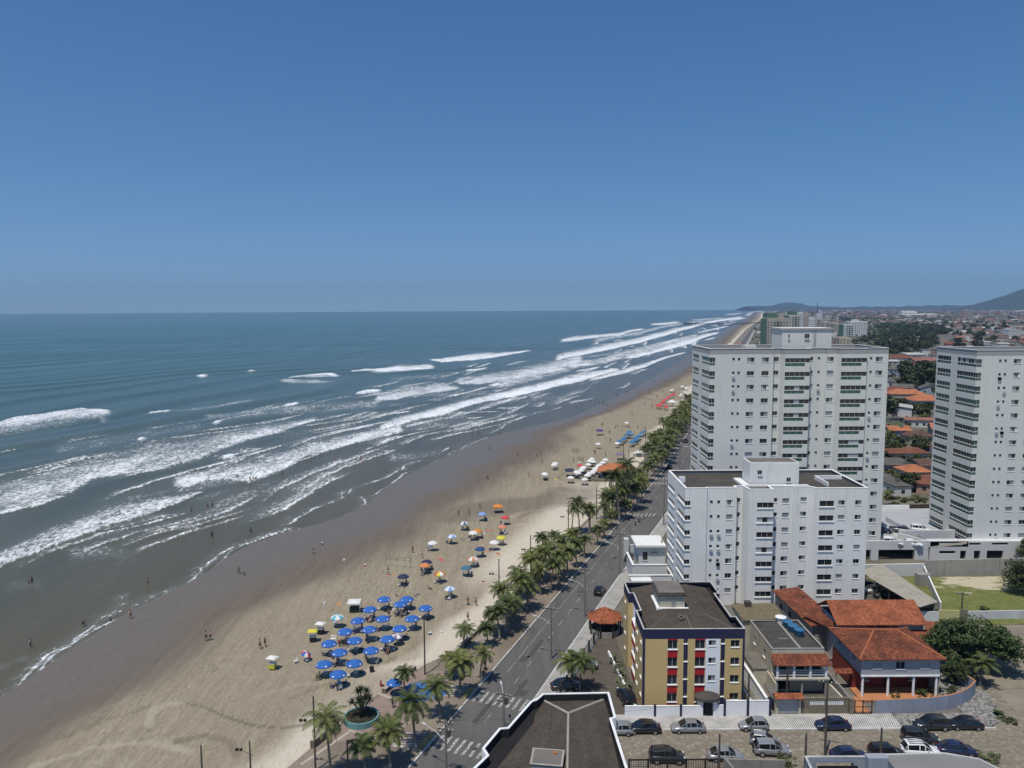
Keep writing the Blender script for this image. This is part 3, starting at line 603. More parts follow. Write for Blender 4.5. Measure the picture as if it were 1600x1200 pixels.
def wall_edge(mb,p,q,z0,z1,ops,m=0,depth=.22,cm=None):
    """vertical wall p->q (outside on the right) with real openings [(u0,u1,za,zb)]; cm(u,z)->material picks painted panels"""
    p=Vector(p[:2]); q=Vector(q[:2]); L=(q-p).length; d=(q-p)/L; inn=Vector((-d.y,d.x))
    us=sorted(set([0,L]+[min(max(v,0),L) for o in ops for v in o[:2]]+([v for v in cm[0] if 0<v<L] if cm else []))); zs=sorted(set([z0,z1]+[v for o in ops for v in o[2:4]]+([v for v in cm[1] if z0<v<z1] if cm else [])))
    P=lambda u,z,k=0.: (p.x+d.x*u+inn.x*k,p.y+d.y*u+inn.y*k,z)
    for i in range(len(us)-1):
        j=0
        while j<len(zs)-1:
            uc=(us[i]+us[i+1])/2; zc=(zs[j]+zs[j+1])/2
            if us[i+1]-us[i]<1e-5 or any(o[0]<uc<o[1] and o[2]<zc<o[3] for o in ops): j+=1; continue
            mm=cm[2](uc,zc) if cm else m; k=j
            while k+1<len(zs)-1:
                zc2=(zs[k+1]+zs[k+2])/2
                if any(o[0]<uc<o[1] and o[2]<zc2<o[3] for o in ops) or (cm and cm[2](uc,zc2)!=mm): break
                k+=1
            mb.face([P(us[i],zs[j]),P(us[i+1],zs[j]),P(us[i+1],zs[k+1]),P(us[i],zs[k+1])],mm); j=k+1
    for o in ops:
        a,b,s,t=max(o[0],0),min(o[1],L),o[2],o[3]
        mb.face([P(a,s),P(b,s),P(b,s,depth),P(a,s,depth)],m); mb.face([P(a,t),P(a,t,depth),P(b,t,depth),P(b,t)],m)
        if o[0]>1e-4: mb.face([P(a,s),P(a,s,depth),P(a,t,depth),P(a,t)],m)
        if o[1]<L-1e-4: mb.face([P(b,s),P(b,t),P(b,t,depth),P(b,s,depth)],m)
_WC={}
def window_mesh(kind,w,h,depth=.22):
    """local: x along the wall, y inward, z up from the opening's lower left corner"""
    key=(kind,round(w,2),round(h,2),depth)
    if key in _WC: return _WC[key]
    mb=MB(); g=depth-.05; t=.045
    # materials: 0 glass 1 frame 2 shutter 3 sill 4 green 5 void
    if kind in('half_left','half_right','shut','dark','green'):
        mb.face([(0,g,0),(w,g,0),(w,g,h),(0,g,h)],4 if kind=='green' else 0)
        for x0,x1 in((0,t),(w/2-t/2,w/2+t/2),(w-t,w)): mb.box(x0,x1,g-.03,g-.002,0.002,h-.002,1)
        mb.box(t,w-t,g-.028,g-.004,.003,t,1); mb.box(t,w-t,g-.028,g-.004,h-t,h-.003,1)
        sp=[] if kind in('dark','green') else [(t,w/2)] if kind=='half_left' else [(w/2,w-t)] if kind=='half_right' else [(t,w-t)]
        for a,b in sp:
            k=0
            while k*.11<h*.92-.02:
                z=h-t-k*.11; mb.face([(a,g-.045,z-.10),(b,g-.045,z-.10),(b,g-.06,z),(a,g-.06,z)],2); k+=1
        mb.box(-.06,w+.06,-.07,g-.05,-.07,.004,3)
    elif kind=='curtain':
        mb.face([(0,g,0),(w,g,0),(w,g,h),(0,g,h)],0); mb.face([(t,g-.012,t),(w*.36,g-.012,t),(w*.33,g-.012,h-t),(t,g-.012,h-t)],2); mb.face([(w*.72,g-.012,t),(w-t,g-.012,t),(w-t,g-.012,h-t),(w*.76,g-.012,h-t)],3)
        for x0,x1 in((0,t),(w/2-t/2,w/2+t/2),(w-t,w)): mb.box(x0,x1,g-.04,g-.014,0.002,h-.002,1)
        mb.box(-.06,w+.06,-.07,g-.05,-.07,.004,3)
    elif kind=='vent':
        mb.face([(0,g,0),(w,g,0),(w,g,h),(0,g,h)],5)
        mb.face([(0,.02,h*.15),(w,.02,h*.15),(w,g*.8,h*.8),(0,g*.8,h*.8)],0); mb.box(-.04,w+.04,-.04,.05,-.05,.0,3)
    elif kind=='rail_glass':
        mb.face([(0,g,-.02),(w,g,-.02),(w,g,h),(0,g,h)],0)
        mb.face([(0,.07,0),(w,.07,0),(w,.07,h),(0,.07,h)],4)
        n=max(2,int(w/1.1))
        for k in range(n+1): x=w*k/n; mb.box(max(0,x-.02),min(w,x+.02),.04,.09,.002,h-.002,1)
    elif kind in('balcony','balcony_green','balcony_shaded'):
        mb.face([(0,g,0),(w,g,0),(w,g,h),(0,g,h)],5)
        n=max(2,int(w/.95))
        rr=random.Random(int(w*977)+len(_WC))
        for k in range(n):
            x0=w*k/n; x1=w*(k+1)/n; mm=4 if kind=='balcony_green' else 0
            if kind=='balcony_shaded' and rr.random()<.45: mm=2
            mb.face([(x0,g-.03,0),(x1,g-.03,0),(x1,g-.03,h),(x0,g-.03,h)],mm); mb.box(max(0,x0-.02),x0+.025,g-.07,g-.035,.002,h-.002,1)
    elif kind=='door':
        mb.face([(0,g,0),(w,g,0),(w,g,h),(0,g,h)],5)
    me=mb.data('window',[GLASS,FRAME,SHUT,SILL,GREEN,VOID]); _WC[key]=me; return me
def put_window(parent,name,kind,p,q,u0,u1,za,zb,depth=.22):
    p=Vector(p[:2]); q=Vector(q[:2]); d=(q-p).normalized()
    o=link(name,window_mesh(kind,u1-u0,zb-za,depth),parent,(p.x+d.x*u0,p.y+d.y*u0,za)); o.rotation_euler=(0,0,math.atan2(d.y,d.x)); return o
def parapet(poly,z0,z1,w,wall_m,cap_m,in_m,parent=None,name='parapet',cap=.08,over=.05):
    poly=ccw(poly); inn=inset(poly,w); n=len(poly); mb=MB()
    o2=inset(poly,-over); i2=inset(poly,w+over*.6)
    for k in range(n):
        j=(k+1)%n; a,b,c,d=poly[k],poly[j],inn[j],inn[k]
        mb.face([a+(z0,),b+(z0,),b+(z1,),a+(z1,)],0); mb.face([c+(z0,),d+(z0,),d+(z1,),c+(z1,)],2)
        a,b,c,d=o2[k],o2[j],i2[j],i2[k]
        mb.face([a+(z1+cap,),b+(z1+cap,),c+(z1+cap,),d+(z1+cap,)],1); mb.face([a+(z1,),b+(z1,),b+(z1+cap,),a+(z1+cap,)],1); mb.face([c+(z1,),d+(z1,),d+(z1+cap,),c+(z1+cap,)],1); mb.face([d+(z1,),c+(z1,),b+(z1,),a+(z1,)],1)
    return mb.build(name,[wall_m,cap_m,in_m],parent)
def slab(poly,z,mat,name,parent,th=.25):
    return MB().prism(ccw(poly),z-th,z,0).build(name,mat,parent)
# clay tile and sheet roofs
def roofmat(name,cols,rows,along='X',sc=2.,dirt=.5,bm=.5):
    """rows of tiles: uses UV-less generated coordinates baked as an attribute pair (ru along eaves, rv up the slope)"""
    m,nt,b=newmat(name)
    uv=nd(nt,'ShaderNodeAttribute',attribute_name='roof_uv').outputs['Vector']
    w=nt.nodes.new('ShaderNodeTexWave'); w.bands_direction='X'; w.inputs['Scale'].default_value=sc/2.0; nt.links.new(uv,w.inputs['Vector'])
    w2=nt.nodes.new('ShaderNodeTexWave'); w2.bands_direction='Y'; w2.wave_profile='SAW'; w2.inputs['Scale'].default_value=rows/2.; w2.inputs['Distortion'].default_value=.6; nt.links.new(uv,w2.inputs['Vector'])
    pv=coord(nt,'Position'); n1=noise_(nt,coord(nt,'Position',(.45,.45,.45)),1,6,.68); n2=noise_(nt,coord(nt,'Position',(3.2,3.2,3.2)),1,3,.7)
    c=ramp(nt,n2,[(.34,cols[0]),(.52,cols[1]),(.68,cols[2])])
    c=mixc(nt,mth(nt,'MULTIPLY',ramp(nt,n1,[(.46,0),(.64,1)]),dirt),c,cols[3])
    c=mixc(nt,mth(nt,'MULTIPLY',w2.outputs['Fac'],.35),c,tuple(x*.55 for x in cols[1]))
    c=mixc(nt,mth(nt,'MULTIPLY',w.outputs['Fac'],.28),c,tuple(x*.35 for x in cols[1])); nt.links.new(c,b.inputs['Base Color']); b.inputs['Roughness'].default_value=.9; b.inputs['Specular IOR Level'].default_value=.2
    h=mth(nt,'ADD',w.outputs['Fac'],mth(nt,'MULTIPLY',w2.outputs['Fac'],.5)); bump(nt,b,h,bm,.12); return m
CLAY=roofmat('clay_tiles',[(.10,.036,.022),(.25,.075,.040),(.42,.165,.095),(.055,.028,.020)],1.4,sc=2.4,dirt=.85)
CLAYB=roofmat('bright_clay_tiles',[(.20,.060,.030),(.40,.125,.058),(.52,.21,.11),(.13,.045,.026)],1.4,sc=2.4,dirt=.7)
CLAYO=roofmat('orange_clay_tiles',[(.44,.14,.06),(.56,.20,.09),(.62,.27,.13),(.36,.12,.06)],1.4,sc=2.2,dirt=.35)
FIBRE=roofmat('fibre_cement_sheets',[(.080,.064,.051),(.108,.089,.071),(.145,.122,.098),(.055,.046,.038)],.45,sc=3.2,dirt=.6,bm=.6)
FIBREG=roofmat('grey_sheets',[(.075,.068,.058),(.095,.087,.075),(.12,.11,.095),(.055,.050,.044)],.3,sc=3.,dirt=.6,bm=.5)
PALESH=roofmat('pale_sheets',[(.33,.30,.25),(.42,.39,.33),(.48,.45,.39),(.26,.235,.19)],.55,sc=1.4,dirt=.5,bm=.6)
def roof_faces(faces,mat,name,parent,th=.14,mats=None):
    """list of sloping polygons (3d, counter-clockwise from above), first edge is the eaves; real thickness below"""
    me=bpy.data.meshes.new(name); v=[];f=[];uvs=[]
    for pts in faces:
        P=[Vector(p) for p in pts]; e=(P[1]-P[0]).normalized(); nrm=(P[1]-P[0]).cross(P[2]-P[0]).normalized(); up=nrm.cross(e)
        i=len(v); n=len(P)
        for p in P: v.append(tuple(p)); uvs.append(((p-P[0]).dot(e),(p-P[0]).dot(up),0))
        for p in P: v.append((p.x,p.y,p.z-th)); uvs.append(((p-P[0]).dot(e),(p-P[0]).dot(up),0))
        f.append(tuple(range(i,i+n))); f.append(tuple(range(i+2*n-1,i+n-1,-1)))
        for k in range(n): j=(k+1)%n; f.append((i+k,i+n+k,i+n+j,i+j))
    me.from_pydata(v,[],f); me.materials.append(mat)
    at=me.attributes.new('roof_uv','FLOAT_VECTOR','POINT'); at.data.foreach_set('vector',[c for u in uvs for c in u]); me.update()
    return link(name,me,parent)
def hip_roof(x0,x1,y0,y1,z,h,mat,name,parent,inx=None,iny=None,ov=.5):
    x0-=ov;x1+=ov;y0-=ov;y1+=ov
    if x1-x0>=y1-y0:
        r=(y1-y0)/2 if inx is None else inx; a=(x0+r,(y0+y1)/2,z+h); b=(x1-r,(y0+y1)/2,z+h)
        fs=[[(x0,y0,z),(x1,y0,z),b,a],[(x1,y0,z),(x1,y1,z),b],[(x1,y1,z),(x0,y1,z),a,b],[(x0,y1,z),(x0,y0,z),a]]
    else:
        r=(x1-x0)/2 if iny is None else iny; a=((x0+x1)/2,y0+r,z+h); b=((x0+x1)/2,y1-r,z+h)
        fs=[[(x0,y0,z),(x1,y0,z),a],[(x1,y0,z),(x1,y1,z),b,a],[(x1,y1,z),(x0,y1,z),b],[(x0,y1,z),(x0,y0,z),a,b]]
    return roof_faces(fs,mat,name,parent)
def gable_roof(x0,x1,y0,y1,z,h,mat,name,parent,axis='X',ov=.4):
    x0-=ov;x1+=ov;y0-=ov;y1+=ov
    if axis=='X':
        ym=(y0+y1)/2; fs=[[(x0,y0,z),(x1,y0,z),(x1,ym,z+h),(x0,ym,z+h)],[(x1,y1,z),(x0,y1,z),(x0,ym,z+h),(x1,ym,z+h)]]
    else:
        xm=(x0+x1)/2; fs=[[(x0,y1,z),(x0,y0,z),(xm,y0,z+h),(xm,y1,z+h)],[(x1,y0,z),(x1,y1,z),(xm,y1,z+h),(xm,y0,z+h)]]
    return roof_faces(fs,mat,name,parent)
# ------------------------------------------------------------------ the white apartment blocks
TW=M('tower_paint',(.66,.655,.61),.85,.08,.12,streak=.22); TWG=M('tower_grey_band',(.36,.355,.35),.85,.08,.2,streak=.15); ROOFC=M('roof_concrete',(.17,.155,.135),.95,.35,.3); ROOFW=M('white_roof_coat',(.72,.72,.69),.9,.12,.35,streak=.2)
CW=M('block_paint',(.75,.745,.715),.85,.10,.18,streak=.34); CWC=M('block_cap',(.80,.80,.78),.85,.2,.6); DARKROOF=M('bitumen_roof',(.075,.068,.058),.95,.45,.4); BLACKIN=M('black_membrane',(.018,.017,.017),.9,.4,.5)
LADDER=M('steel',(.42,.42,.42),.5,.15,1.,metal=.3)
def ladder(parent,x,y,z0,z1,w=.45):
    mb=MB()
    for s in(-w/2,w/2): mb.box(x+s-.03,x+s+.03,y-.12,y-.06,z0,z1)
    z=z0+.2
    while z<z1: mb.box(x-w/2+.03,x+w/2-.03,y-.11,y-.07,z,z+.04); z+=.32
    return mb.build('ladder',LADDER,parent)
def wtype(rnd): return rnd.choices(['half_left','half_right','shut','dark','curtain'],[3,3,3,1.8,1.6])[0]
def tower(name,label,x0,y0,depth,ztop,zbase,nrow,seed,roofbox=True,width=None,gw=(4,3,1)):
    """x0,y0 = front left corner. offsets below measured along the front"""
    t=thing(name,label,'apartment tower',(x0,y0,0)); rnd=random.Random(seed)
    W=width or 38.35
    k=165/F_PX; X=lambda px:(px-1109.7)*k
    foot=[(0,0),(X(1209.3),0),(X(1209.6),.9),(X(1221.5),.9),(X(1224.5),-1.),(X(1264),-1.),(X(1264.2),.9),(X(1293),.9),(X(1293.2),.5),(X(1307.5),.5),(X(1311.5),-1.1),(X(1352),-1.1),(X(1352.3),0),(W,0),(W,depth),(0,depth)]
    E={i:[] for i in range(len(foot))}; wins=[]
    def op(e,pxa,pxb,za,zb,nm,kind,dp=.22):
        p=foot[e]; q=foot[(e+1)%len(foot)]; L=math.dist(p,q)
        u0,u1=pxa,pxb
        E[e].append((u0,u1,za,zb)); wins.append((nm,kind,p,q,u0,min(u1,L),za,zb,dp))
    def fx(e,pxa,pxb):    # px range to u along a front edge
        return X(pxa)-foot[e][0],X(pxb)-foot[e][0]
    for r in range(nrow):
        zc=ztop-2.38-2.95*r
        if r==1: pass
        for pv in(1146.8,1155.2): 
            a,b=fx(0,pv-1.9,pv+1.9); op(0,a,b,zc-.08,zc+.42,'vent_window','vent')
        for pa,pb in((1168,1179.6),(1191,1202.4)):
            a,b=fx(0,pa,pb); op(0,a,b,zc-.5,zc+.5,'window',wtype(rnd))
        a,b=fx(2,1211.8,1220); op(2,a,b,zc-.45,zc+.5,'window','dark')
        st=rnd.choices(['balcony','balcony_green','balcony_shaded'],[4,1.6,3])[0]
        a,b=fx(4,1225.0,1264); op(4,a,b+.01,zc-.55,zc+.36,'balcony_window',st,1.2)
        a,b=fx(4,1225.0,1256); op(4,a,b,zc-1.36,zc-.68,'balcony_rail','rail_glass',.3)
        a,b=fx(6,1265,1274.2); op(6,a,b,zc-.35,zc+.5,'window',rnd.choice(['half_left','shut','half_right']))
        a,b=fx(6,1281.2,1285); op(6,a,b,zc+.0,zc+.45,'vent_window','vent')
        a,b=fx(8,1295,1305.5); op(8,a,b,zc-.45,zc+.5,'window',rnd.choice(['half_left','shut','half_right']))
        st=rnd.choices(['balcony','balcony_green','balcony_shaded'],[4,.7,3])[0]
        a,b=fx(10,1312.3,1352); op(10,a,b+.01,zc-.55,zc+.36,'balcony_window',st,1.2)
        a,b=fx(10,1312.3,1344); op(10,a,b,zc-1.36,zc-.68,'balcony_rail','rail_glass',.3)
        a,b=fx(12,1360.2,1364); op(12,a,b,zc+.0,zc+.45,'vent_window','vent')
        a,b=fx(12,1369.6,1380.3); op(12,a,b,zc-.5,zc+.5,'window',wtype(rnd))
        # corner balcony: front return and sea side
        L=depth
        op(0,-.001,X(1118),zc-.5,zc+.5,'corner_balcony','balcony' if gw[2]<3 else rnd.choice(['balcony','balcony_green']),.9); op(0,-.001,X(1118),zc-1.2,zc-.62,'balcony_rail','rail_glass',.3)
        st=rnd.choices(['balcony','balcony_shaded','balcony_green'],gw)[0]
        e=len(foot)-1
        op(e,L-7.2,L+.001,zc-.5,zc+.5,'corner_balcony',st,.9); op(e,L-7.2,L+.001,zc-1.2,zc-.62,'balcony_rail','rail_glass',.3)
        op(e,.4,L-9.6,zc-.5,zc+.5,'corner_balcony',st,.6); op(e,.4,L-9.6,zc-1.2,zc-.62,'balcony_rail','rail_glass',.3)
    mb=MB(); n=len(foot)
    for i in range(n):
        wall_edge(mb,foot[i],foot[(i+1)%n],zbase,ztop-1.2,E[i],0)
    mb.face([p+(zbase,) for p in foot],0)
    mb.build('wall',TW,t)
    # reveal depth differs; inner dark backing is in each window part
    cnt={}
    for nm,kind,p,q,u0,u1,za,zb,dp in wins:
        cnt[nm]=cnt.get(nm,0)+1; put_window(t,nm,kind,p,q,max(u0,0),u1,za,zb,min(dp,.22) if nm!='balcony_window' else .22)
    for q in range(14):
        r=rnd.randrange(1,nrow); zc=ztop-2.38-2.95*r; xx=rnd.choice([X(1146.8),X(1155.2),X(1283),X(1362)])-.2; yy=.5*0+(.9 if abs(xx-X(1283)+.2)<.1 else 0); mb=MB(); mb.box(xx-.12,xx+.5,yy-.30,yy-.004,zc-1.05,zc-.5,0); mb.box(xx-.04,xx+.36,yy-.31,yy-.302,zc-1.0,zc-.56,1); mb.build('air_conditioner',[FRAME,SHUT],t)
    parapet([(p[0],p[1]) for p in foot],ztop-1.2,ztop,.22,TWG,CWC,TWG,t,over=.10)
    slab(inset(foot,.23),ztop-.8,ROOFC,'roof',t)
    # little lids over the rail: proud slab lines
    if roofbox:
        bx=MB(); b0,b1=X(1233.5)*1.0,X(1313); bx.box(b0,b1,4.6,11.5,ztop-.8,ztop+3.9,0); bx.box(b0-.25,b1+.25,4.35,11.75,ztop+3.9,ztop+4.25,1,2); rb=bx.build('roof_house',[TW,TWG,ROOFW],t)
        for a,w,h in((4.9,1.1,1.1),(1.3,.4,1.)):
            o=link('window',window_mesh('dark',w,h),rb,(b0+a,4.6-.19,ztop+1.9)); 
        ladder(rb,b0+7.2,4.62,ztop-.6,ztop+4.4)
        mb=MB(); mb.box(b0-8,b0-5.5,5,7.5,ztop-.8,ztop+.5); mb.build('roof_hatch',TW,t)
    return t
ZT=46.1
D1=tower('apartment_tower','tall white tower with a roof house, standing behind the smaller white block',42.55,165.,16.,ZT,2.9,14,4)
E1=tower('apartment_tower','tall white tower at the right edge of the picture with green balcony glass',99.9,165.,15.6,45.5,4.1,14,9,roofbox=False,gw=(2,1,5))
# ------------------------------------------------------------------ the smaller white block
def blockC():
    Y=137.5; zt=21.95; t=thing('apartment_block','smaller white apartment block with dark flat roof in front of the tall tower','apartment block',(31.,Y,0)); rnd=random.Random(2)
    k=Y/F_PX/1.0
    def X(px): return D(px,850,Y)[0]-31.
    foot=[(X(1069.5),0),(X(1103.3),0),(X(1104.5),.35),(X(1150.5),.35),(X(1150.8),1.5),(X(1162),1.5),(X(1166),-1.2),(X(1203.4),-1.2),(X(1203.7),1.3),(X(1240),1.3),(X(1240.3),1.),(X(1263),1.),(X(1271.6),-.4),(X(1352),-.4),(X(1352),15.5),(X(1069.5),15.5)]
    E={i:[] for i in range(len(foot))}; wins=[]
    def op(e,a,b,za,zb,nm,kind):
        p=foot[e]; q=foot[(e+1)%len(foot)]; L=math.dist(p,q); E[e].append((a,b,za,zb)); wins.append((nm,kind,p,q,max(a,0),min(b,L),za,zb))
    fx=lambda e,a,b:(X(a)-foot[e][0],X(b)-foot[e][0])
    zr=[D(1200,690+y/4.444,Y)[2] for y in(425,526,629,733,832,935,1037)]
    for zc in zr:
        for pv in(1111.,1122.4): a,b=fx(2,pv-2.2,pv+2.2); op(2,a,b,zc-.1,zc+.38,'vent_window','vent')
        a,b=fx(2,1134.3,1144.4); op(2,a,b,zc-.5,zc+.48,'window',wtype(rnd))
        a,b=fx(4,1151.9,1159); op(4,a,b,zc-.3,zc+.55,'window','dark')
        a,b=fx(6,1178,1203.4); op(6,a,b+.01,zc-.62,zc+.36,'balcony_window',rnd.choice(['balcony','balcony','balcony_shaded']))
        a,b=fx(8,1207.5,1216.6); op(8,a,b,zc-.25,zc+.55,'window','dark'); a,b=fx(8,1224.4,1235); op(8,a,b,zc-.45,zc+.5,'window',rnd.choice(['shut','half_left','half_right']))
        a,b=fx(10,1251.8,1261.4); op(10,a,b,zc-.1,zc+.75,'window',rnd.choice(['shut','half_left','half_right','shut']))
        a,b=fx(12,1277,1299.2); op(12,a,b,zc-.62,zc+.42,'balcony_window',rnd.choice(['balcony','balcony','balcony_shaded']))
        a,b=fx(12,1305.8,1316.2); op(12,a,b,zc-.4,zc+.5,'window',rnd.choice(['shut','half_left','half_right','shut'])); a,b=fx(12,1332.2,1341.9); op(12,a,b,zc-.4,zc+.5,'window',rnd.choice(['shut','half_left','half_right','dark']))
        op(0,-.001,.95,zc-.45,zc+.42,'corner_balcony','balcony')
        op(15,15.5-6.7,15.501,zc-.45,zc+.42,'corner_balcony','balcony'); op(15,.3,15.5-9.2,zc-.45,zc+.42,'corner_balcony',rnd.choice(['balcony','balcony_shaded']))
    mb=MB(); n=len(foot)
    for i in range(n): wall_edge(mb,foot[i],foot[(i+1)%n],0,zt-.02,E[i],0)
    for i,zc in enumerate(zr):      # white ledges below the balcony strips
        for e,(a,b) in((6,fx(6,1177,1203.3)),(12,fx(12,1276,1300.2))): mb.box(foot[e][0]+a,foot[e][0]+b,foot[e][1]-.14,foot[e][1]-.002,zc-.82,zc-.64,1)
        mb.box(foot[0][0]-.14,foot[0][0]-.002,-.14,6.7,zc-.66,zc-.47,1); mb.box(foot[0][0]-.14,foot[0][0]-.002,9.2,15.2,zc-.66,zc-.47,1); mb.box(foot[0][0]+.002,foot[0][0]+1.0,-.14,-.002,zc-.66,zc-.47,1)
    mb.build('wall',[CW,CWC],t)
    for nm,kind,p,q,a,b,za,zb in wins: put_window(t,nm,kind,p,q,a,b,za,zb)
    for q in range(9):
        zc=zr[rnd.randrange(7)]; xx=X(rnd.choice([1111.,1122.4]))-.25; mb=MB(); mb.box(xx,xx+.6,.35-.3,.346,zc-.85,zc-.32,0); mb.box(xx+.06,xx+.46,.04,.048,zc-.8,zc-.38,1); mb.build('air_conditioner',[FRAME,SHUT],t)
    parapet(foot,zt-.02,zt+.25,.35,CW,CWC,DARKROOF,t,over=.03)
    slab(inset(foot,.36),zt-.25,DARKROOF,'roof',t)
    b0,b1=X(1179),X(1257); mb=MB(); mb.box(b0,b1,3.8,8.5,zt-.25,zt+4.0,0); mb.box(b0+.02,b1-.02,3.82,8.48,zt+4.0,zt+4.2,1,2); mb.box(b0+.3,b1-.3,4.1,8.2,zt+4.2,zt+4.22,3,3); rb=mb.build('roof_house',[CW,CW,ROOFW,ROOFC],t)
    for px,z in((1191,1.9),(1237,.5)): link('window',window_mesh('dark',.85,.85),rb,(X(px),3.8-.19,zt+z))
    mb=MB(); mb.box(b0-1.6,b0-.2,2.6,9,zt-.25,zt+.15); mb.box(b0-.2,b1+1.5,2.7,3.3,zt-.25,zt+.12); mb.build('roof_ledge',ROOFW,t)
    mb=MB(); cx,cy=X(1078.5),7.6
    for a,b,c,d in((cx-.5,cx+.5,cy-.5,cy-.4),(cx-.5,cx-.4,cy-.4,cy+.4),(cx+.4,cx+.5,cy-.4,cy+.4),(cx-.5,cx+.5,cy+.4,cy+.5)): mb.box(a,b,c,d,zt-.25,zt+.75,0)
    mb.box(cx-.4,cx+.4,cy-.4,cy+.4,zt-.2,zt+.1,1); mb.build('roof_tank_box',[CWC,VOID],t)
    mb=MB(); mb.box(X(1300),X(1345),9,9.25,zt-.24,zt+.5); mb.box(X(1300),X(1300)+.25,3,9,zt-.24,zt+.5); mb.build('roof_wall',CWC,t)
    return t
blockC()
# ------------------------------------------------------------------ parking podium behind
PW=M('podium_paint',(.58,.58,.57),.85,.10,.2,streak=.15); DECK=M('deck_floor',(.38,.385,.40),.9,.15,.3); BEIGE=M('beige_stripe',(.55,.49,.36),.85,.1,.5)
t=thing('parking_deck','pale parking deck with a low front parapet between the two towers','parking deck',(76,163,0))
mb=MB(); x0,x1=-22.,14.45
wall_edge(mb,(x0,0),(x1,0),2.3,4.25,[],0); mb.box(x0,x1,.001,.25,4.25,4.31,2); mb.face([(x0,.25,4.25),(x1,.25,4.25),(x1,.25,2.9),(x0,.25,2.9)],0)
for a,b in((x0,x0+20),(x0+21,x0+22.5),(x0+24,x0+25.6),(x1-2.9,x1)): mb.box(a,b,.02,.9,0,2.3,0)
mb.box(x0,x1+30,1.2,32,2.5,2.9,1,1); mb.box(x0,x1,6,6.3,0,2.5,3)
mb.build('deck',[PW,DECK,CWC,VOID],t)
MB().box(x0,x1+12,31.5,31.9,2.9,3.9).build('back_kerb',CWC,t)
mb=MB(); mb.prism([(x1-.01,.0),(x1+8.6,.0),(x1+8.6,.28),(x1-.01,.28)],2.9,4.2,0,1); mb.prism([(x1-3.6,5.8),(x1-3.3,5.8),(x1+.0,.3),(x1-.3,.3)],2.9,4.25,0,1); mb.prism([(x1-3.6,5.8),(x1+9,5.8),(x1+9,6.1),(x1-3.6,6.1)],2.9,4.9,0,1); mb.face([(x1-3,5.6,2.91),(x1+8,5.6,2.91),(x1+8,.4,2.91),(x1,.4,2.91)],2)
mb.build('ramp_wall',[PW,CWC,VOID],t)
mb=MB(); mb.face([(x1+.3,-.012,2.6),(x1+8.3,-.012,3.55),(x1+8.3,-.012,4.1),(x1+.3,-.012,2.95)],0); mb.build('beige_stripe',BEIGE,t)
for i in range(7): MB().box(x0+4+i*5,x0+4.12+i*5,7,13,2.902,2.908).build('bay_line',CWC,t)
# ground floor of the right tower
t=thing('tower_podium','white ground floor with dark garage doors below the right tower','podium',(99,163,0))
mb=MB(); wall_edge(mb,(-8.2,0),(42,0),0,4.08,[(1.9,7.,3.25,3.75),(8.4,11.,3.25,3.75),(13.4,17,3.25,3.75),(6.6,7.9,.05,2.0),(9.6,11.,.05,2.0),(12.4,16,.05,2.0),(2.,5.6,1.35,2.0)],0,.5); mb.face([(-8.2,0,4.08),(42,0,4.08),(42,2,4.08),(-8.2,2,4.08)],0); mb.face([(-8.2,0,0),(-8.2,0,4.08),(-8.2,20,4.08),(-8.2,20,0)],0)
mb.face([(-8.,.48,0),(42,.48,0),(42,.48,4),(-8.,.48,4)],1)
for x in(2.,5.,9.): mb.box(x,x+.5,3,3.5,2.9,4.1,0)
mb.build('wall',[PW,VOID],t)
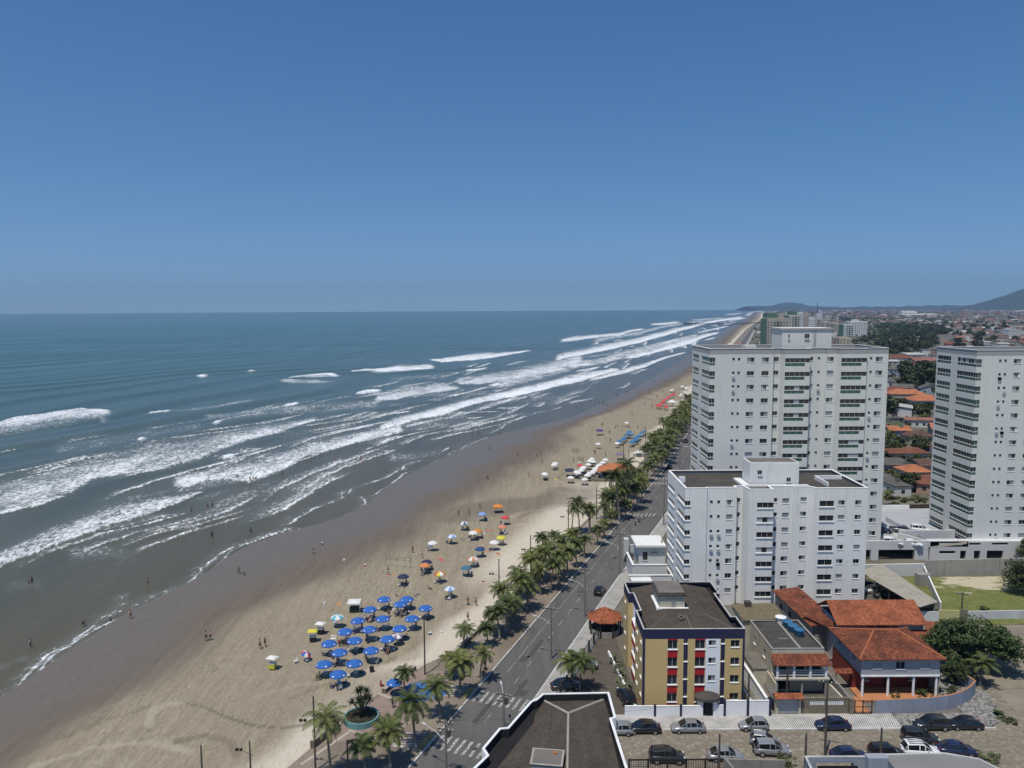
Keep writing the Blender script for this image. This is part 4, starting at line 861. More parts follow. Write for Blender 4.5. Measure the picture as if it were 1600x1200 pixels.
# ------------------------------------------------------------------ yellow apartment block
OCH=M('ochre_paint',(.56,.405,.185),.88,.08,.25,streak=.12); NAVY=M('navy_paint',(.022,.024,.062),.75,.15,.4); REDP=M('red_paint',(.40,.018,.022),.7,.12,.4); WHP=M('white_paint',(.78,.78,.79),.85,.08,.3,streak=.15); GREYP=M('grey_render',(.30,.285,.265),.9,.12,.3,streak=.3); CREAM=M('cream_render',(.50,.455,.36),.9,.12,.3,streak=.35)
def blockB():
    Y=100.3; zt=11.35; t=thing('apartment_block','low apartment block painted ochre, navy and red with a dark sheet roof','apartment block',(17.6,Y,0))
    X=lambda px:D(px,1000,Y)[0]-17.6
    W=X(1164); 
    foot=[(0,0),(W,0),(W,4.2),(W-.7,4.2),(W-.7,12.9),(W,12.9),(W,18),(0,18),(0,13.2),(.7,13.2),(.7,6.6),(0,6.6)]
    fl=[(8.85,10.15),(6.35,7.7),(3.85,5.2),(1.35,2.65)]
    cols={'a':(X(1043.5),X(1059)),'b':(X(1068.4),X(1075)),'c':(X(1086.3),X(1102)),'w':(X(1107.4),X(1118.7)),'d':(X(1126.6),X(1133)),'r':(X(1142),X(1156))}
    ops=[];win=[]
    for z0,z1 in fl:
        for k,kind in(('a','dark'),('b','dark'),('c','dark'),('w','half_right'),('d','dark'),('r','dark')):
            a,b=cols[k]
            if k=='w': za,zb=z0+.45,z1-.05
            elif k in 'bd': za,zb=z0+.75,z1-.05
            elif k=='r': za,zb=z0+.25,z1-.05
            else: za,zb=z0,z1
            ops.append((a,b,za,zb)); win.append((kind,a,b,za,zb))
    us=sorted([v for k in cols for v in cols[k]]+[.3,X(1102.8),X(1120.5),X(1125.6),W-.3]); zs=[10.3,10.2]+[v for f in fl for v in f]
    def cm(u,z):
        if z>10.25 or u<.3 or u>W-.3: return 1
        for k in 'ac':
            if cols[k][0]<u<cols[k][1]: return 2
        for k in 'bd':
            if cols[k][0]<u<cols[k][1]: return 1
        if X(1102.8)<u<X(1125.6): return 3
        return 0
    mb=MB(); wall_edge(mb,foot[0],foot[1],0,zt,ops,0,.22,(us,zs,cm))
    for e in range(1,len(foot)):
        p,q=foot[e],foot[(e+1)%len(foot)]; L=math.dist(p,q); o=[]
        if e in(7,11) :
            for z0,z1 in fl:
                for a in((1.2,2.3),) if e==7 else ((1.1,2.4),(4.4,5.5)): o.append((a[0],a[1],z0+.3,z1))
        if e==9:
            for z0,z1 in fl: o.append((2.6,5.6,z0,z1))
        mcm=(([0.3,L-.3,2.6,5.6],[10.2]+[v for f in fl for v in f],(lambda u,z,e=e,L=L:1 if z>10.2 or (e==11 and u>L-.3) else (2 if e==9 and 2.6<u<5.6 else (3 if e==9 else 0)))))
        wall_edge(mb,p,q,0,zt,o,0,.22,mcm)
        for a in o: win.append((('dark'),)+a+((p,q),))
    mb.build('wall',[OCH,NAVY,REDP,WHP],t)
    for w_ in win:
        kind,a,b,za,zb=w_[:5]; p,q=w_[5] if len(w_)>5 else (foot[0],foot[1]); put_window(t,'window',kind,p,q,a,b,za,zb)
    mb=MB()
    for z0,z1 in fl[:3]:
        for k in 'ac': mb.box(cols[k][0]-.05,cols[k][1]+.05,-.12,-.004,z0-.09,z0+.02)
    mb.build('balcony_ledge',WHP,t)
    mb=MB()     # red and white slanted balcony fronts on the sea side
    for z0,z1 in fl: mb.prism([(.1,7.2),(.68,7.0),(.68,11.2),(.1,10.6)],z0-1.0,z0-.05,0,1)
    mb.build('side_balcony',[REDP,WHP],t)
    parapet(foot,zt,zt+.33,.2,NAVY,M('grey_cap',(.50,.49,.47),.85,.3,.6),BLACKIN,t,over=.0,cap=.05)
    mb=MB().prism(ccw(inset(foot,.25)),zt-.9,zt-.55,0); mb.build('roof_deck',BLACKIN,t)
    z=zt-.45
    roof_faces([[(.5,.6,z),(W-.5,.6,z),(W-4.2,5.2,z+.75),(4.2,5.2,z+.75)],[(W-.9,.6,z),(W-1.,17.5,z),(W-4.2,17.,z+.75),(W-4.2,5.2,z+.75)],[(1.0,17.5,z),(.9,.6,z),(4.2,5.2,z+.75),(4.2,17,z+.75)],[(4.2,5.2,z+.75),(W-4.2,5.2,z+.75),(W-4.2,17,z+.75),(4.2,17,z+.75)]],FIBRE,'roof',t,.06)
    b0,b1,y0,y1=X(1047),X(1089),7.6,12.4
    mb=MB(); mb.box(b0,b1,y0,y1,z,zt+2.1,0); mb.box(b0-.35,b1+.2,y0-.3,y1+.3,zt+2.1,zt+2.35,1); mb.box(b0-.1,b1,y0,y1,zt+2.35,zt+2.55,1,2); mb.box(b0-.5,b1+.5,y0-.4,y0-.02,z+.3,z+.80,3); mb.box(b0-.4,b0-.02,y0-.02,y1,z+.3,z+.80,3)
    for a,b in(((.5,.6,z+.03),(4.2,5.2,z+.78)),((W-.5,.6,z+.03),(W-4.2,5.2,z+.78)),((W/2,.6,z+.03),(W/2,5.2,z+.78))): MB().tube([a,b],.07,5).build('hip_cap',ROOFC,t)
    rb=mb.build('roof_house',[CREAM,DARKROOF,ROOFC,CWC],t); ladder(rb,b0+(b1-b0)*.55,y0-.0,z+.6,zt+2.5,.5)
    mb=MB().lathe([(.28,z+.62),(.5,z+.64),(.5,z+.9),(.28,z+.9)],(X(1074),3.9),12); mb.build('roof_vent',ROOFC,t)
    return t
blockB()
# street wall of the yellow block with navy piers and porch
t=thing('garden_wall','white street wall with navy piers in front of the yellow apartment block','garden wall',(0,98.9,0))
mb=MB(); piers=[]
for a,b,h in((15.0,18.9,1.55),(19.2,22.4,1.55),(22.7,25.3,1.55),(27.2,28.3,1.6),(28.6,31.4,2.25),(31.75,34.4,2.25)): mb.box(a,b,-.09,.09,.1,h,0); mb.box(a,b,-.12,.12,h,h+.06,1)
mb.build('wall',[WHP,CWC],t)
mb=MB()
for x,h in((19.05,1.75),(22.55,1.75),(28.45,2.4),(31.57,2.4),(34.55,2.4)): mb.box(x-.14,x+.14,-.16,.16,.1,h)
mb.build('pier',NAVY,t)
t=thing('entrance_porch','grey entrance porch with a rounded dark roof in the white street wall','porch',(26.2,99.2,0))
mb=MB(); 
for x in(-.95,.95): mb.box(x-.25,x+.25,-.5,.9,.1,2.4,0)
mb.box(-.7,.7,.6,.9,.1,2.4,1); mb.build('wall',[WHP,VOID],t)
mb=MB(); o=[(1.75*math.cos(a),.15+1.25*math.sin(a)) for a in np.linspace(0,2*math.pi,17)[:-1]]; mb.prism(o,2.4,2.75,0,0); mb.lathe([(1.7,2.75),(1.2,3.0),(.5,3.1),(.01,3.12)],(0,.15),16,0,1,.72); mb.build('roof',DARKROOF,t)
MB().box(-.45,.45,-.32,-.26,.15,2.2).build('gate',BLACKIN,t)
# hedge strip and white kerb wall at the block's sea side
t=thing('planting_bed','planting bed with white kerb along the sea side of the yellow block','planting bed',(14.9,101,0))
a,b,c=G(1008,1098)[:2],G(975,1028)[:2],G(985,1028)[:2]
t.location=(0,0,0)
mb=MB(); mb.seg((17.2,100.6),(16.7,101.2),.25,0,.55); mb.seg((16.7,101.2),(15.2,118.0),.25,0,.55); mb.build('kerb',CWC,t)
# sea side fence of the car yard
FENCE=M('dark_fence',(.035,.032,.03),.8,.3,.8); 
t=thing('yard_fence','dark railing with white base between the avenue pavement and the car yard','fence',(0,0,0))
mb=MB(); mbw=MB()
fy=lambda y:RX(y)+3.75
for y in np.arange(101,124,.35): 
    mb.box(fy(y)-.02,fy(y)+.02,y-.02,y+.02,.3,1.9)
for y in np.arange(101,124.5,2.9): mb.box(fy(y)-.14,fy(y)+.14,y-.14,y+.14,.1,2.05)
mb.seg((fy(101),101),(fy(124),124),.05,1.75,1.83); mb.seg((fy(101),101),(fy(124),124),.05,.45,.53); mb.build('railing',FENCE,t)
mbw.seg((fy(101),101),(fy(124),124),.22,.0,.3); mbw.build('base',CWC,t)
# gazebo
def gazebo():
    c=(15.6,126.2); t=thing('gazebo','small gazebo with a round orange tiled roof beside the yellow block','gazebo',(c[0],c[1],0))
    n=8; r=3.1; fs=[]
    for k in range(n):
        a0=2*math.pi*(k+.5)/n; a1=2*math.pi*(k+1.5)/n
        fs.append([(r*math.cos(a0),r*math.sin(a0),2.75),(r*math.cos(a1),r*math.sin(a1),2.75),(0,0,4.35)])
    roof_faces(fs,CLAYB,'roof',t,.1)
    mb=MB()
    for k in range(n):
        a=2*math.pi*(k+.5)/n; mb.tube([(r*.98*math.cos(a),r*.98*math.sin(a),2.84),(0,0,4.44)],.09,6)
    mb.build('ridge_tiles',CLAYB,t)
    for k in range(n):
        a=2*math.pi*(k+.5)/n; MB().box(-.1,.1,-.1,.1,0,2.68).build('post',FENCE,t,loc=(2.7*math.cos(a),2.7*math.sin(a),0))
    MB().lathe([(2.5,0),(2.5,1.),(2.4,1.),(2.4,0.02)],n=16).build('low_wall',GREYP,t)
    MB().lathe([(1.5,0.02),(1.5,2.5),(.01,2.5)],n=12).build('shade_fill',VOID,t)  # dark cylinder standing in for the shade beneath the roof
gazebo()
# ------------------------------------------------------------------ foreground roof
def roofA():
    z=12.; t=thing('corner_building','nearest building at the bottom edge, dark corrugated roof inside a white rimmed parapet','building',(0,0,0))
    px=[(740,1199),(760,1180),(753,1169),(780,1137),(793,1136),(829,1095),(837,1092),(848,1083),(952,1081),(963,1121),(956,1123),(981,1200)]
    top=[tuple(G(*p,z)[:2]) for p in px]; poly=[(-8.2,62.5)]+top+[(11.2,62.5)]
    poly=ccw(poly)
    parapet(poly,z-1.1,z-.08,.26,WHP,CWC,BLACKIN,t,over=.0)
    mb=MB(); n=len(poly)
    for k in range(n): wall_edge(mb,poly[k],poly[(k+1)%n],0,z-1.1,[],0)
    mb.build('wall',WHP,t)
    MB().prism(inset(poly,.27),z-1.3,z-1.0,0).build('gutter_deck',BLACKIN,t)
    zr=z-.75; pt=lambda a,b,zz:tuple(G(a,b,zz))
    J=pt(888,1115,zr+.55); L0=pt(850,1095,zr-.1); R0=pt(944,1093,zr-.1); S=(J[0]-1.3,62.6,zr+.55)
    fl=[(-6.9,62.6,zr-.3),(-2.9,68.5,zr-.3),(-.9,74,zr-.3),(2.0,79.0,zr-.3)]
    fr=(10.5,62.6,zr-.3)
    roof_faces([[R0,L0,J],[L0,fl[3],fl[2],fl[1],fl[0],S,J],[fr,(10.45,77.,zr-.3),R0,J,S]],FIBRE,'roof',t,.06)
    mb=MB(); up=lambda p:(p[0],p[1],p[2]+.03)
    for a,b in((L0,J),(R0,J),(J,S)): mb.tube([up(a),up(b)],.13,6)
    mb.build('ridge_cap',PALESH_C,t)
    h0=pt(850,1186,zr+.6); mb=MB(); c=(h0[0]+.3,h0[1]-.6)
    mb.obox((c[0],c[1],zr+.5),(2.9,2.5,1.3),R(-8),0,1); mb.obox((c[0],c[1],zr+1.17),(3.1,2.7,.06),R(-8),2); mb.obox((c[0],c[1],zr+1.21),(2.7,2.3,.05),R(-8),1)
    hb=mb.build('roof_hatch',[GREYP,ROOFC,PALESH_C],t)
    MB().obox((c[0]+.75,c[1]+.5,zr+1.3),(.4,.3,.14),R(10),0).build('clay_block',CLAYB_C,hb)
    MB().tube([pt(861,1108,zr+.4),pt(857,1168,zr+.8)],.012,4).build('cable',FENCE,t)
PALESH_C=M('ridge_concrete',(.36,.335,.29),.9,.25,.9); CLAYB_C=M('clay_brick',(.42,.14,.06),.9,.2,1.)
roofA()
# ------------------------------------------------------------------ annex between block C and the avenue
t=thing('annex_house','white annex with a bright flat roof between the avenue and the white block','annex',(0,0,0))
mb=MB(); mb.box(25.6,31.,152.2,158,0,6.3,0); mb.box(25.2,31.,151.7,158.3,6.3,7.1,0,1); mb.box(24.9,31.,151.5,158.5,6.75,7.15,1,1); mb.build('house',[PW,ROOFW],t)
mb=MB(); mb.box(24.,31.0,149.9,150.15,0,3.6,0); mb.box(24.,24.25,150.15,158,0,3.6,0); mb.box(23.9,31.05,149.82,150.25,3.6,3.72,1); mb.box(23.9,24.35,150.25,158,3.6,3.72,1); mb.box(24.25,31,150.15,152.2,2.4,2.7,2); mb.build('terrace',[PW,CWC,DECK],t)
mb=MB(); mb.box(22.7,31.,145.9,146.1,0,2.9,0); mb.box(22.6,31.,145.8,146.2,2.9,3.0,1); mb.box(22.6,31.,146.2,149.8,.01,.05,2);mb.build('front_wall',[PW,CWC,YARD],t)
mb=MB(); mb.face([(26.4,152.195,3.9),(27.4,152.195,3.9),(27.4,152.195,5.6),(26.4,152.195,5.6)],0); mb.box(26.3,27.5,152.1,152.19,3.8,3.9,1); mb.build('window',[GLASS,SILL],t)
MB().box(28.1,29.4,152.0,152.19,5.2,5.6).build('air_conditioner',GREYP,t)
MB().box(30.3,30.6,153,153.3,7.15,7.8).build('roof_pipe',GREYP,t)
MB().box(24.4,25.4,164,165.4,0,4.6).box(25.4,31,164.6,165,0,3.2).build('gate_tower',PW,t)
tag(MB().prism([(22.9,143.9),(26.9,143.9),(26.8,147.),(22.9,147.)],2.4,2.52,0).prism([(23.1,144.1),(23.3,144.1),(23.3,144.3),(23.1,144.3)],0,2.4,1).prism([(26.5,144.1),(26.7,144.1),(26.7,144.3),(26.5,144.3)],0,2.4,1).build('carport_canopy',[ROOFW,PW]),'bright white carport canopy beside the roof of the yellow block','canopy')
# ------------------------------------------------------------------ house with the blue water tanks
def houseI():
    t=thing('house','cream two storey house with a dark flat roof carrying blue water tanks','house',(37.,104.6,0)); W=7.5; Dp=11.3; z=6.0
    mb=MB(); wall_edge(mb,(0,1.2),(W,1.2),0,z,[(.4,2.7,.2,2.3),(.5,2.6,3.2,5.0),(2.9,4.8,3.2,5.0),(5.1,7.1,3.2,5.0)],0,.3); wall_edge(mb,(W,1.2),(W,Dp),0,z,[],0); wall_edge(mb,(W,Dp),(0,Dp),0,z,[],0); wall_edge(mb,(0,Dp),(0,1.2),0,z,[(2.,2.9,3.6,4.8),(6.4,7.4,3.6,4.8)],0,.2)
    mb.build('wall',[CREAM],t)
    for a,b in((.5,2.6),(2.9,4.8),(5.1,7.1)): put_window(t,'window','door',(0,1.2),(W,1.2),a,b,3.2,5.0,.3)
    put_window(t,'door','door',(0,1.2),(W,1.2),.4,2.7,.2,2.3,.3)
    for a,b in((2.,2.9),(6.4,7.4)): put_window(t,'window','dark',(0,Dp),(0,1.2),a,b,3.6,4.8,.2)
    parapet([(0,1.2),(W,1.2),(W,Dp),(0,Dp)],z,z+.32,.18,CREAM,GREYP,DARKROOF,t,cap=.05)
    roof_faces([[(.2,1.4,z+.05),(W*.55,1.4,z+.28),(W*.55,Dp-.2,z+.28),(.2,Dp-.2,z+.05)][::1],[(W*.55,1.4,z+.28),(W-.2,1.4,z+.05),(W-.2,Dp-.2,z+.05),(W*.55,Dp-.2,z+.28)]],FIBREG,'roof',t,.05)
    mb=MB(); mb.box(W*.55-.18,W*.55+.18,1.4,Dp-.2,z+.30,z+.36); mb.box(2.2,4.,4.8,4.95,z+.2,z+.25); mb.build('roof_strip',GREYP,t)
    roof_faces([[(-.35,-.75,4.75),(W+.5,-.75,4.75),(W+.15,1.15,5.65),(-.15,1.15,5.65)]],CLAY,'awning',t,.12)
    for x in(.35,2.7,5.0,7.25): MB().box(x-.15,x+.15,-.45,-.15,2.75,4.7).build('column',WHP,t)
    mb=MB(); mb.box(0,W+.2,-.6,1.19,2.5,2.75); mb.build('balcony_floor',CREAM,t)
    mb=MB()
    for z_ in(3.1,3.45,3.8): mb.box(.5,W-.4,-.33,-.27,z_,z_+.05)
    mb.build('balcony_rail',WHP,t)
    for x in(.35,3.9,7.25): MB().box(x-.12,x+.12,-.4,-.16,0,2.5).build('post',GREYP,t)
    return t
houseI()
BLUET=M('blue_tank',(.035,.14,.26),.55,.25,1.)
for i,(dx,dy) in enumerate(((4.05,9.1),(4.35,7.6),(4.75,6.1))):
    t=thing('water_tank',('blue round water tank nearest the white tank','middle one of three blue round water tanks on the flat roof','blue round water tank nearest the tiled awning')[i],'water tank',(37+dx+.9,104.6+dy-.2,6.33),group='blue water tanks on the flat roof')
    mb=MB(); mb.lathe([(.55,0),(.72,.7),(.76,.72),(.76,.8)],n=18); mb.build('tank',BLUET,t)
    MB().lathe([(.78,.8),(.78,.86),(.5,1.0),(.2,1.08),(.01,1.08)],n=18).build('lid',BLUET,t)
t=thing('water_tank','white round water tank on the flat roof behind the blue ones','water tank',(41.5,115.1,6.3)); MB().lathe([(.6,0),(.78,.85)],n=18).build('tank',WHP,t); MB().lathe([(.85,.85),(.85,.92),(.4,1.02),(.01,1.03)],n=18).build('lid',CWC,t)
# low side house and corridor left of it
t=thing('side_house','low grey flat roofed side house between the yellow block and the cream house','side house',(0,0,0))
mb=MB(); mb.box(34.9,37.,107.2,112.6,0,2.6,0); mb.box(34.8,37.,107.1,112.7,2.6,2.75,1); mb.box(34.3,34.5,99.8,112,0,2.1,2); mb.box(34.2,34.6,99.8,112,2.1,2.2,3); mb.box(36.8,37.0,103.4,107.2,0,2.4,0); mb.prism([(35.,99.6),(36.,99.6),(36.2,103.4),(35.2,103.4)],2.2,2.4,1); mb.build('house',[CREAM,ROOFC,WHP,CWC],t)
mb=MB(); mb.box(32.4,32.55,99.8,113,0,1.4,0); mb.box(33.1,33.2,99.8,113,0,.5,0); mb.build('corridor_wall',WHP,t)
t=thing('street_gate','grey metal street gate under a small orange tiled roof','gate',(37.2,99.5,0))
MB().box(-1.35,1.35,-.05,.05,.15,2.1).build('gate_leaf',M('gate_grey',(.36,.37,.39),.6,.08,1.),t); mb=MB(); mb.box(-1.75,-1.38,-.25,.25,.1,2.5); mb.box(1.38,1.7,-.25,.25,.1,2.5); mb.box(-1.38,1.38,-.15,.15,2.15,2.5); mb.build('frame',CREAM,t)
roof_faces([[(-1.95,-.75,2.55),(1.9,-.75,2.55),(1.9,.05,3.0),(-1.95,.05,3.0)],[(1.9,.85,2.55),(-1.95,.85,2.55),(-1.95,.05,3.0),(1.9,.05,3.0)]],CLAYB,'roof',t,.08)
STONE=M('mossy_stone',(.20,.175,.125),.95,.45,1.6); DIRTY=M('stained_render',(.27,.25,.22),.95,.28,.4,streak=.65)
t=thing('stone_wall','mossy stone street wall with pale breeze block openings beside the tiled gate','garden wall',(39.1,99.3,0))
mb=MB(); wall_edge(mb,(0,0),(6.2,0),.1,2.3,[(1.0,3.,1.35,1.95),(3.4,5.6,1.35,1.95)],0,.15); mb.box(0,6.2,.16,.3,.1,2.3,0); mb.box(0,6.2,-.02,.32,2.3,2.36,0); mb.build('wall',[STONE],t)
for a in(1.,3.4): 
    mb=MB(); n=8; w_=2.0 if a<2 else 2.2
    for k in range(n): mb.box(a+w_*k/n+.03,a+w_*(k+1)/n-.05,.03,.14,1.37,1.93)
    mb.build('breeze_block',CWC,t)
t=thing('courtyard_wall','pale courtyard wall behind the mossy stone wall','courtyard wall',(0,0,0)); mb=MB(); mb.box(39.4,45,100.3,100.5,0,1.9,0); mb.prism([(44.8,100.5),(45.1,100.5),(44.9,104.3),(44.6,104.3)],0,1.9,0); mb.build('wall',CREAM,t); MB().face([(38.9,100.6,.03),(44.7,100.6,.03),(44.6,105.6,.03),(38.9,105.6,.03)]).build('floor',DARKYARD,t)
t=thing('boundary_wall','stained stepped boundary wall between the cream house and the red house','boundary wall',(0,0,0)); mb=MB()
for k in range(9): mb.prism([(45.5-.0*k,99.6+k*1.9),(45.75,99.6+k*1.9),(45.75,101.48+k*1.9),(45.5,101.48+k*1.9)],0,2.2+(.15 if k%2 else 0),0)
mb.build('wall',DIRTY,t)
# ------------------------------------------------------------------ red house with the hipped clay roof
REDW=M('brick_red_wall',(.20,.035,.022),.85,.2,.5); BLUEG=M('grey_blue_render',(.36,.365,.38),.9,.08,.3,streak=.2); TERRA=M('terracotta_floor',(.46,.20,.09),.85,.2,.8)
def houseJ():
    t=thing('house','grey and red two storey house with a hipped clay roof and white columned porch','house',(48.9,103.6,0)); W=11.; Dp=9.6
    mb=MB(); ops=[(1.6,2.8,4.35,5.35),(4.85,6.15,4.25,5.35),(8.3,9.5,4.35,5.35)]
    wall_edge(mb,(0,0),(W,0),3.35,5.95,ops,0,.2); wall_edge(mb,(W,0),(W,Dp),0,5.95,[],0); wall_edge(mb,(W,Dp),(0,Dp),0,5.95,[],0); wall_edge(mb,(0,Dp),(0,0),3.35,5.95,[(1.6,2.6,4.3,5.4),(3.6,4.2,4.5,5.3),(6.6,7.6,4.3,5.4)],0,.2)
    mb.face([(0,0,3.35),(0,Dp,3.35),(W,Dp,3.35),(W,0,3.35)],0); mb.build('upper_wall',[BLUEG],t)
    for i,(a,b,za,zb) in enumerate(ops): put_window(t,'window','dark' if i==1 else 'shut',(0,0),(W,0),a,b,za,zb,.2)
    for a,b,za,zb in((1.6,2.6,4.3,5.4),(3.6,4.2,4.5,5.3),(6.6,7.6,4.3,5.4)): put_window(t,'window','half_left',(0,Dp),(0,0),a,b,za,zb,.2)
    mb=MB(); wall_edge(mb,(0.,2.6),(W,2.6),.3,3.35,[(1.3,2.4,1.3,2.5),(4.5,5.5,.32,2.5),(8.,9.2,1.3,2.5)],0,.2); wall_edge(mb,(0,Dp),(0,2.6),.3,3.35,[],0); mb.build('lower_wall',[REDW],t)
    put_window(t,'window','dark',(0,2.6),(W,2.6),1.3,2.4,1.3,2.5,.2); put_window(t,'window','dark',(0,2.6),(W,2.6),8.,9.2,1.3,2.5,.2); put_window(t,'door','door',(0,2.6),(W,2.6),4.5,5.5,.32,2.5,.2)
    MB().box(-.05,W+.05,-.12,.0,3.2,3.42).build('porch_beam',CWC,t)
    for x in(.3,3.9,7.5,10.7): MB().tube([(x,.15,.3),(x,.15,3.2)],[.19,.16],10).build('column',WHP,t)
    mb=MB(); mb.box(-.4,W+.3,-1.2,2.59,.05,.3,0); mb.build('porch_floor',TERRA,t)
    hip_roof(0,W,0,Dp,5.95,2.0,CLAY,'roof',t,inx=4.4,ov=.55)
    mb=MB(); x0,x1,y0,y1=-.55,W+.55,-.55,Dp+.55; rz=7.97; 
    for a,b in(((x0,y0,5.99),(x0+4.4,(y0+y1)/2,rz)),((x1,y0,5.99),(x1-4.4,(y0+y1)/2,rz)),((x0,y1,5.99),(x0+4.4,(y0+y1)/2,rz)),((x1,y1,5.99),(x1-4.4,(y0+y1)/2,rz)),((x0+4.4,(y0+y1)/2,rz),(x1-4.4,(y0+y1)/2,rz))): mb.tube([a,b],.11,6)
    mb.build('ridge_tiles',CLAYB_C,t)
    roof_faces([[(-2.6,2.2,2.6),(-.05,2.2,2.6),(-.05,3.2,2.9),(-2.6,3.2,2.9)]],CLAY,'porch_awning',t,.08); MB().box(-2.55,-2.4,2.3,2.45,0,2.6).build('post',GREYP,t)
houseJ()
t=thing('house','grey house with a broad orange roof, directly behind the hipped red house','house',(50.4,115,0))
mb=MB(); wall_edge(mb,(0,0),(13.2,0),3.6,6.3,[(4.6,5.5,4.5,5.7),(6.0,7.9,4.5,5.7),(8.4,9.2,4.5,5.7)],0,.2); wall_edge(mb,(13.2,0),(13.2,6.5),0,6.3,[],0); wall_edge(mb,(13.2,6.5),(0,6.5),0,6.3,[],0); wall_edge(mb,(0,6.5),(0,0),0,6.3,[],0); mb.build('wall',BLUEG,t)
for a,b in((4.6,5.5),(6.0,7.9),(8.4,9.2)): put_window(t,'window','dark',(0,0),(13.2,0),a,b,4.5,5.7,.2)
roof_faces([[(-.5,-.7,6.2),(13.5,-.7,6.2),(13.5,3.6,8.5),(-.5,3.6,8.5)],[(13.5,7.6,6.2),(-.5,7.6,6.2),(-.5,3.6,8.5),(13.5,3.6,8.5)]],CLAYB,'roof',t,.14)
roof_faces([[(-3.2,6.6,4.9),(-.6,.8,4.9),(-.1,.8,5.9),(-.9,6.6,6.1)]],CLAY,'side_roof',t,.12)
roof_faces([[(.3,-1.8,4.35),(19.5,-1.8,3.6),(19.,3.0,5.0),(15,3.0,5.2),(13.6,-.05,5.1),(.3,-.05,5.1)]],CLAYB,'lean_to_roof',t,.12)
MB().box(13.3,18.6,-1.2,2.4,0,3.4).build('lean_to_wall',BLUEG,t)
t=thing('outhouse','long outhouse with a clay roof and stained wall beside the ochre sheet roof','outhouse',(0,0,0))
mb=MB(); wall_edge(mb,(47.,133.5),(48.1,119.2),0,4.1,[(2.,3.2,2.,3.),(5.5,6.6,2.,3.)],0,.15); wall_edge(mb,(48.1,119.2),(51.6,119),0,4.1,[],0); mb.build('wall',[DIRTY],t); 
for a,b in((2.,3.2),(5.5,6.6)): put_window(t,'window','door',(47.,133.5),(48.1,119.2),a,b,2.,3.,.15)
roof_faces([[(46.5,133.8,4.4),(47.6,118.6,4.2),(52.1,118.6,4.9),(50.9,133,5.3)]],CLAY,'roof',t,.14)
t=thing('back_shed','low shed with an ochre stained flat sheet roof behind the cream house','shed',(0,0,0))
MB().prism([(38,122.),(44.6,123),(44.9,128),(37.7,128)],0,3.7).build('wall',CREAM,t); roof_faces([[(37.7,121.7,3.85),(44.8,122.6,3.85),(45,128.2,4.25),(37.5,127.8,4.25)]],roofmat('ochre_sheets',[(.15,.125,.075),(.20,.165,.10),(.25,.21,.13),(.10,.085,.055)],.4,sc=1.,dirt=.6),'roof',t,.08)
MB().box(39.6,40.6,126.6,127.6,4.25,5.0).build('tank',DARKROOF,t)
t=thing('yard_fence','rough timber and brick fence in the yard behind the red house','fence',(0,0,0)); mb=MB(); mb.box(46.2,48.6,117.9,118.1,0,2.4); mb.box(45.9,48.5,121.,121.2,0,1.2); mb.build('wall',DIRTY,t)
# pale carport roof, white lot wall, stained wall
t=thing('carport','long carport with a pale ribbed roof beside the white block','carport',(0,0,0))
roof_faces([[(68.0,146.5,3.2),(70.4,128.7,3.2),(74.0,129.6,3.75),(73.8,150.,3.75)]],PALESH,'roof',t,.1)
for k in range(5): MB().box(-.1,.1,-.1,.1,0,3.2).build('post',FENCE,t,loc=(70.3-.45*k,129.6+k*3.9,0))
mb=MB(); mb.seg((73.6,129.8),(73.4,150),.2,0,3.4); mb.build('back_wall',DIRTY,t)
t=thing('lot_wall','white walled yard wrapping the pale carport','yard wall',(0,0,0)); mb=MB(); mb.seg((76.3,152.8),(84.2,153.),.25,0,2.6,0,1); mb.seg((84.1,152.9),(76.6,133.2),.25,0,2.2,0,1); mb.seg((69,152.6),(76.3,152.8),.25,0,2.6,0,1); mb.build('wall',[PW,CWC],t)
MB().face([(73.9,131,.03),(83.6,152,.03),(73.6,152,.03)]).build('floor',PATH,t)
mb=MB(); mb.obox((81,147.5,1.3),(2.6,1.4,2.4),R(8)); mb.build('wire_cage',GREYP,t)
tag(MB().prism([(66.8,131.4),(74.3,129.7),(74.4,130.4),(67.,132.2)],2.0,2.15,0).prism([(67,130),(74.2,129.4),(74.2,129.6),(67,130.3)],0,2.,1).build('lean_to',[DARKROOF,PW]),'dark lean-to roof at the end of the carport','lean-to')
STAIN=M('stained_wall',(.34,.325,.285),.95,.18,.4,streak=.9)
tag(MB().seg((84.3,153.4),(125,155.8),.3,-.1,3.15).build('boundary_wall',STAIN),'long black stained concrete wall behind the grass lot','boundary wall')
tag(MB().seg((80,130.8),(125,132.2),.25,-.1,1.55).build('boundary_wall',M('whitewash',(.52,.52,.52),.9,.2,.5,streak=.4)),'whitewashed low wall on the street side of the grass lot','boundary wall')
tag(MB().seg((74.6,130.9),(78.5,130.7),.25,-.1,1.75).build('boundary_wall',M('yellow_wash',(.46,.42,.20),.9,.15,.4)),'short faded yellow wall between carport and grass lot','boundary wall')
tag(MB().seg((78.5,130.7),(80,130.8),.25,-.1,1.9).build('boundary_wall',STONE),'short brown wall piece beside the lamp pole','boundary wall')
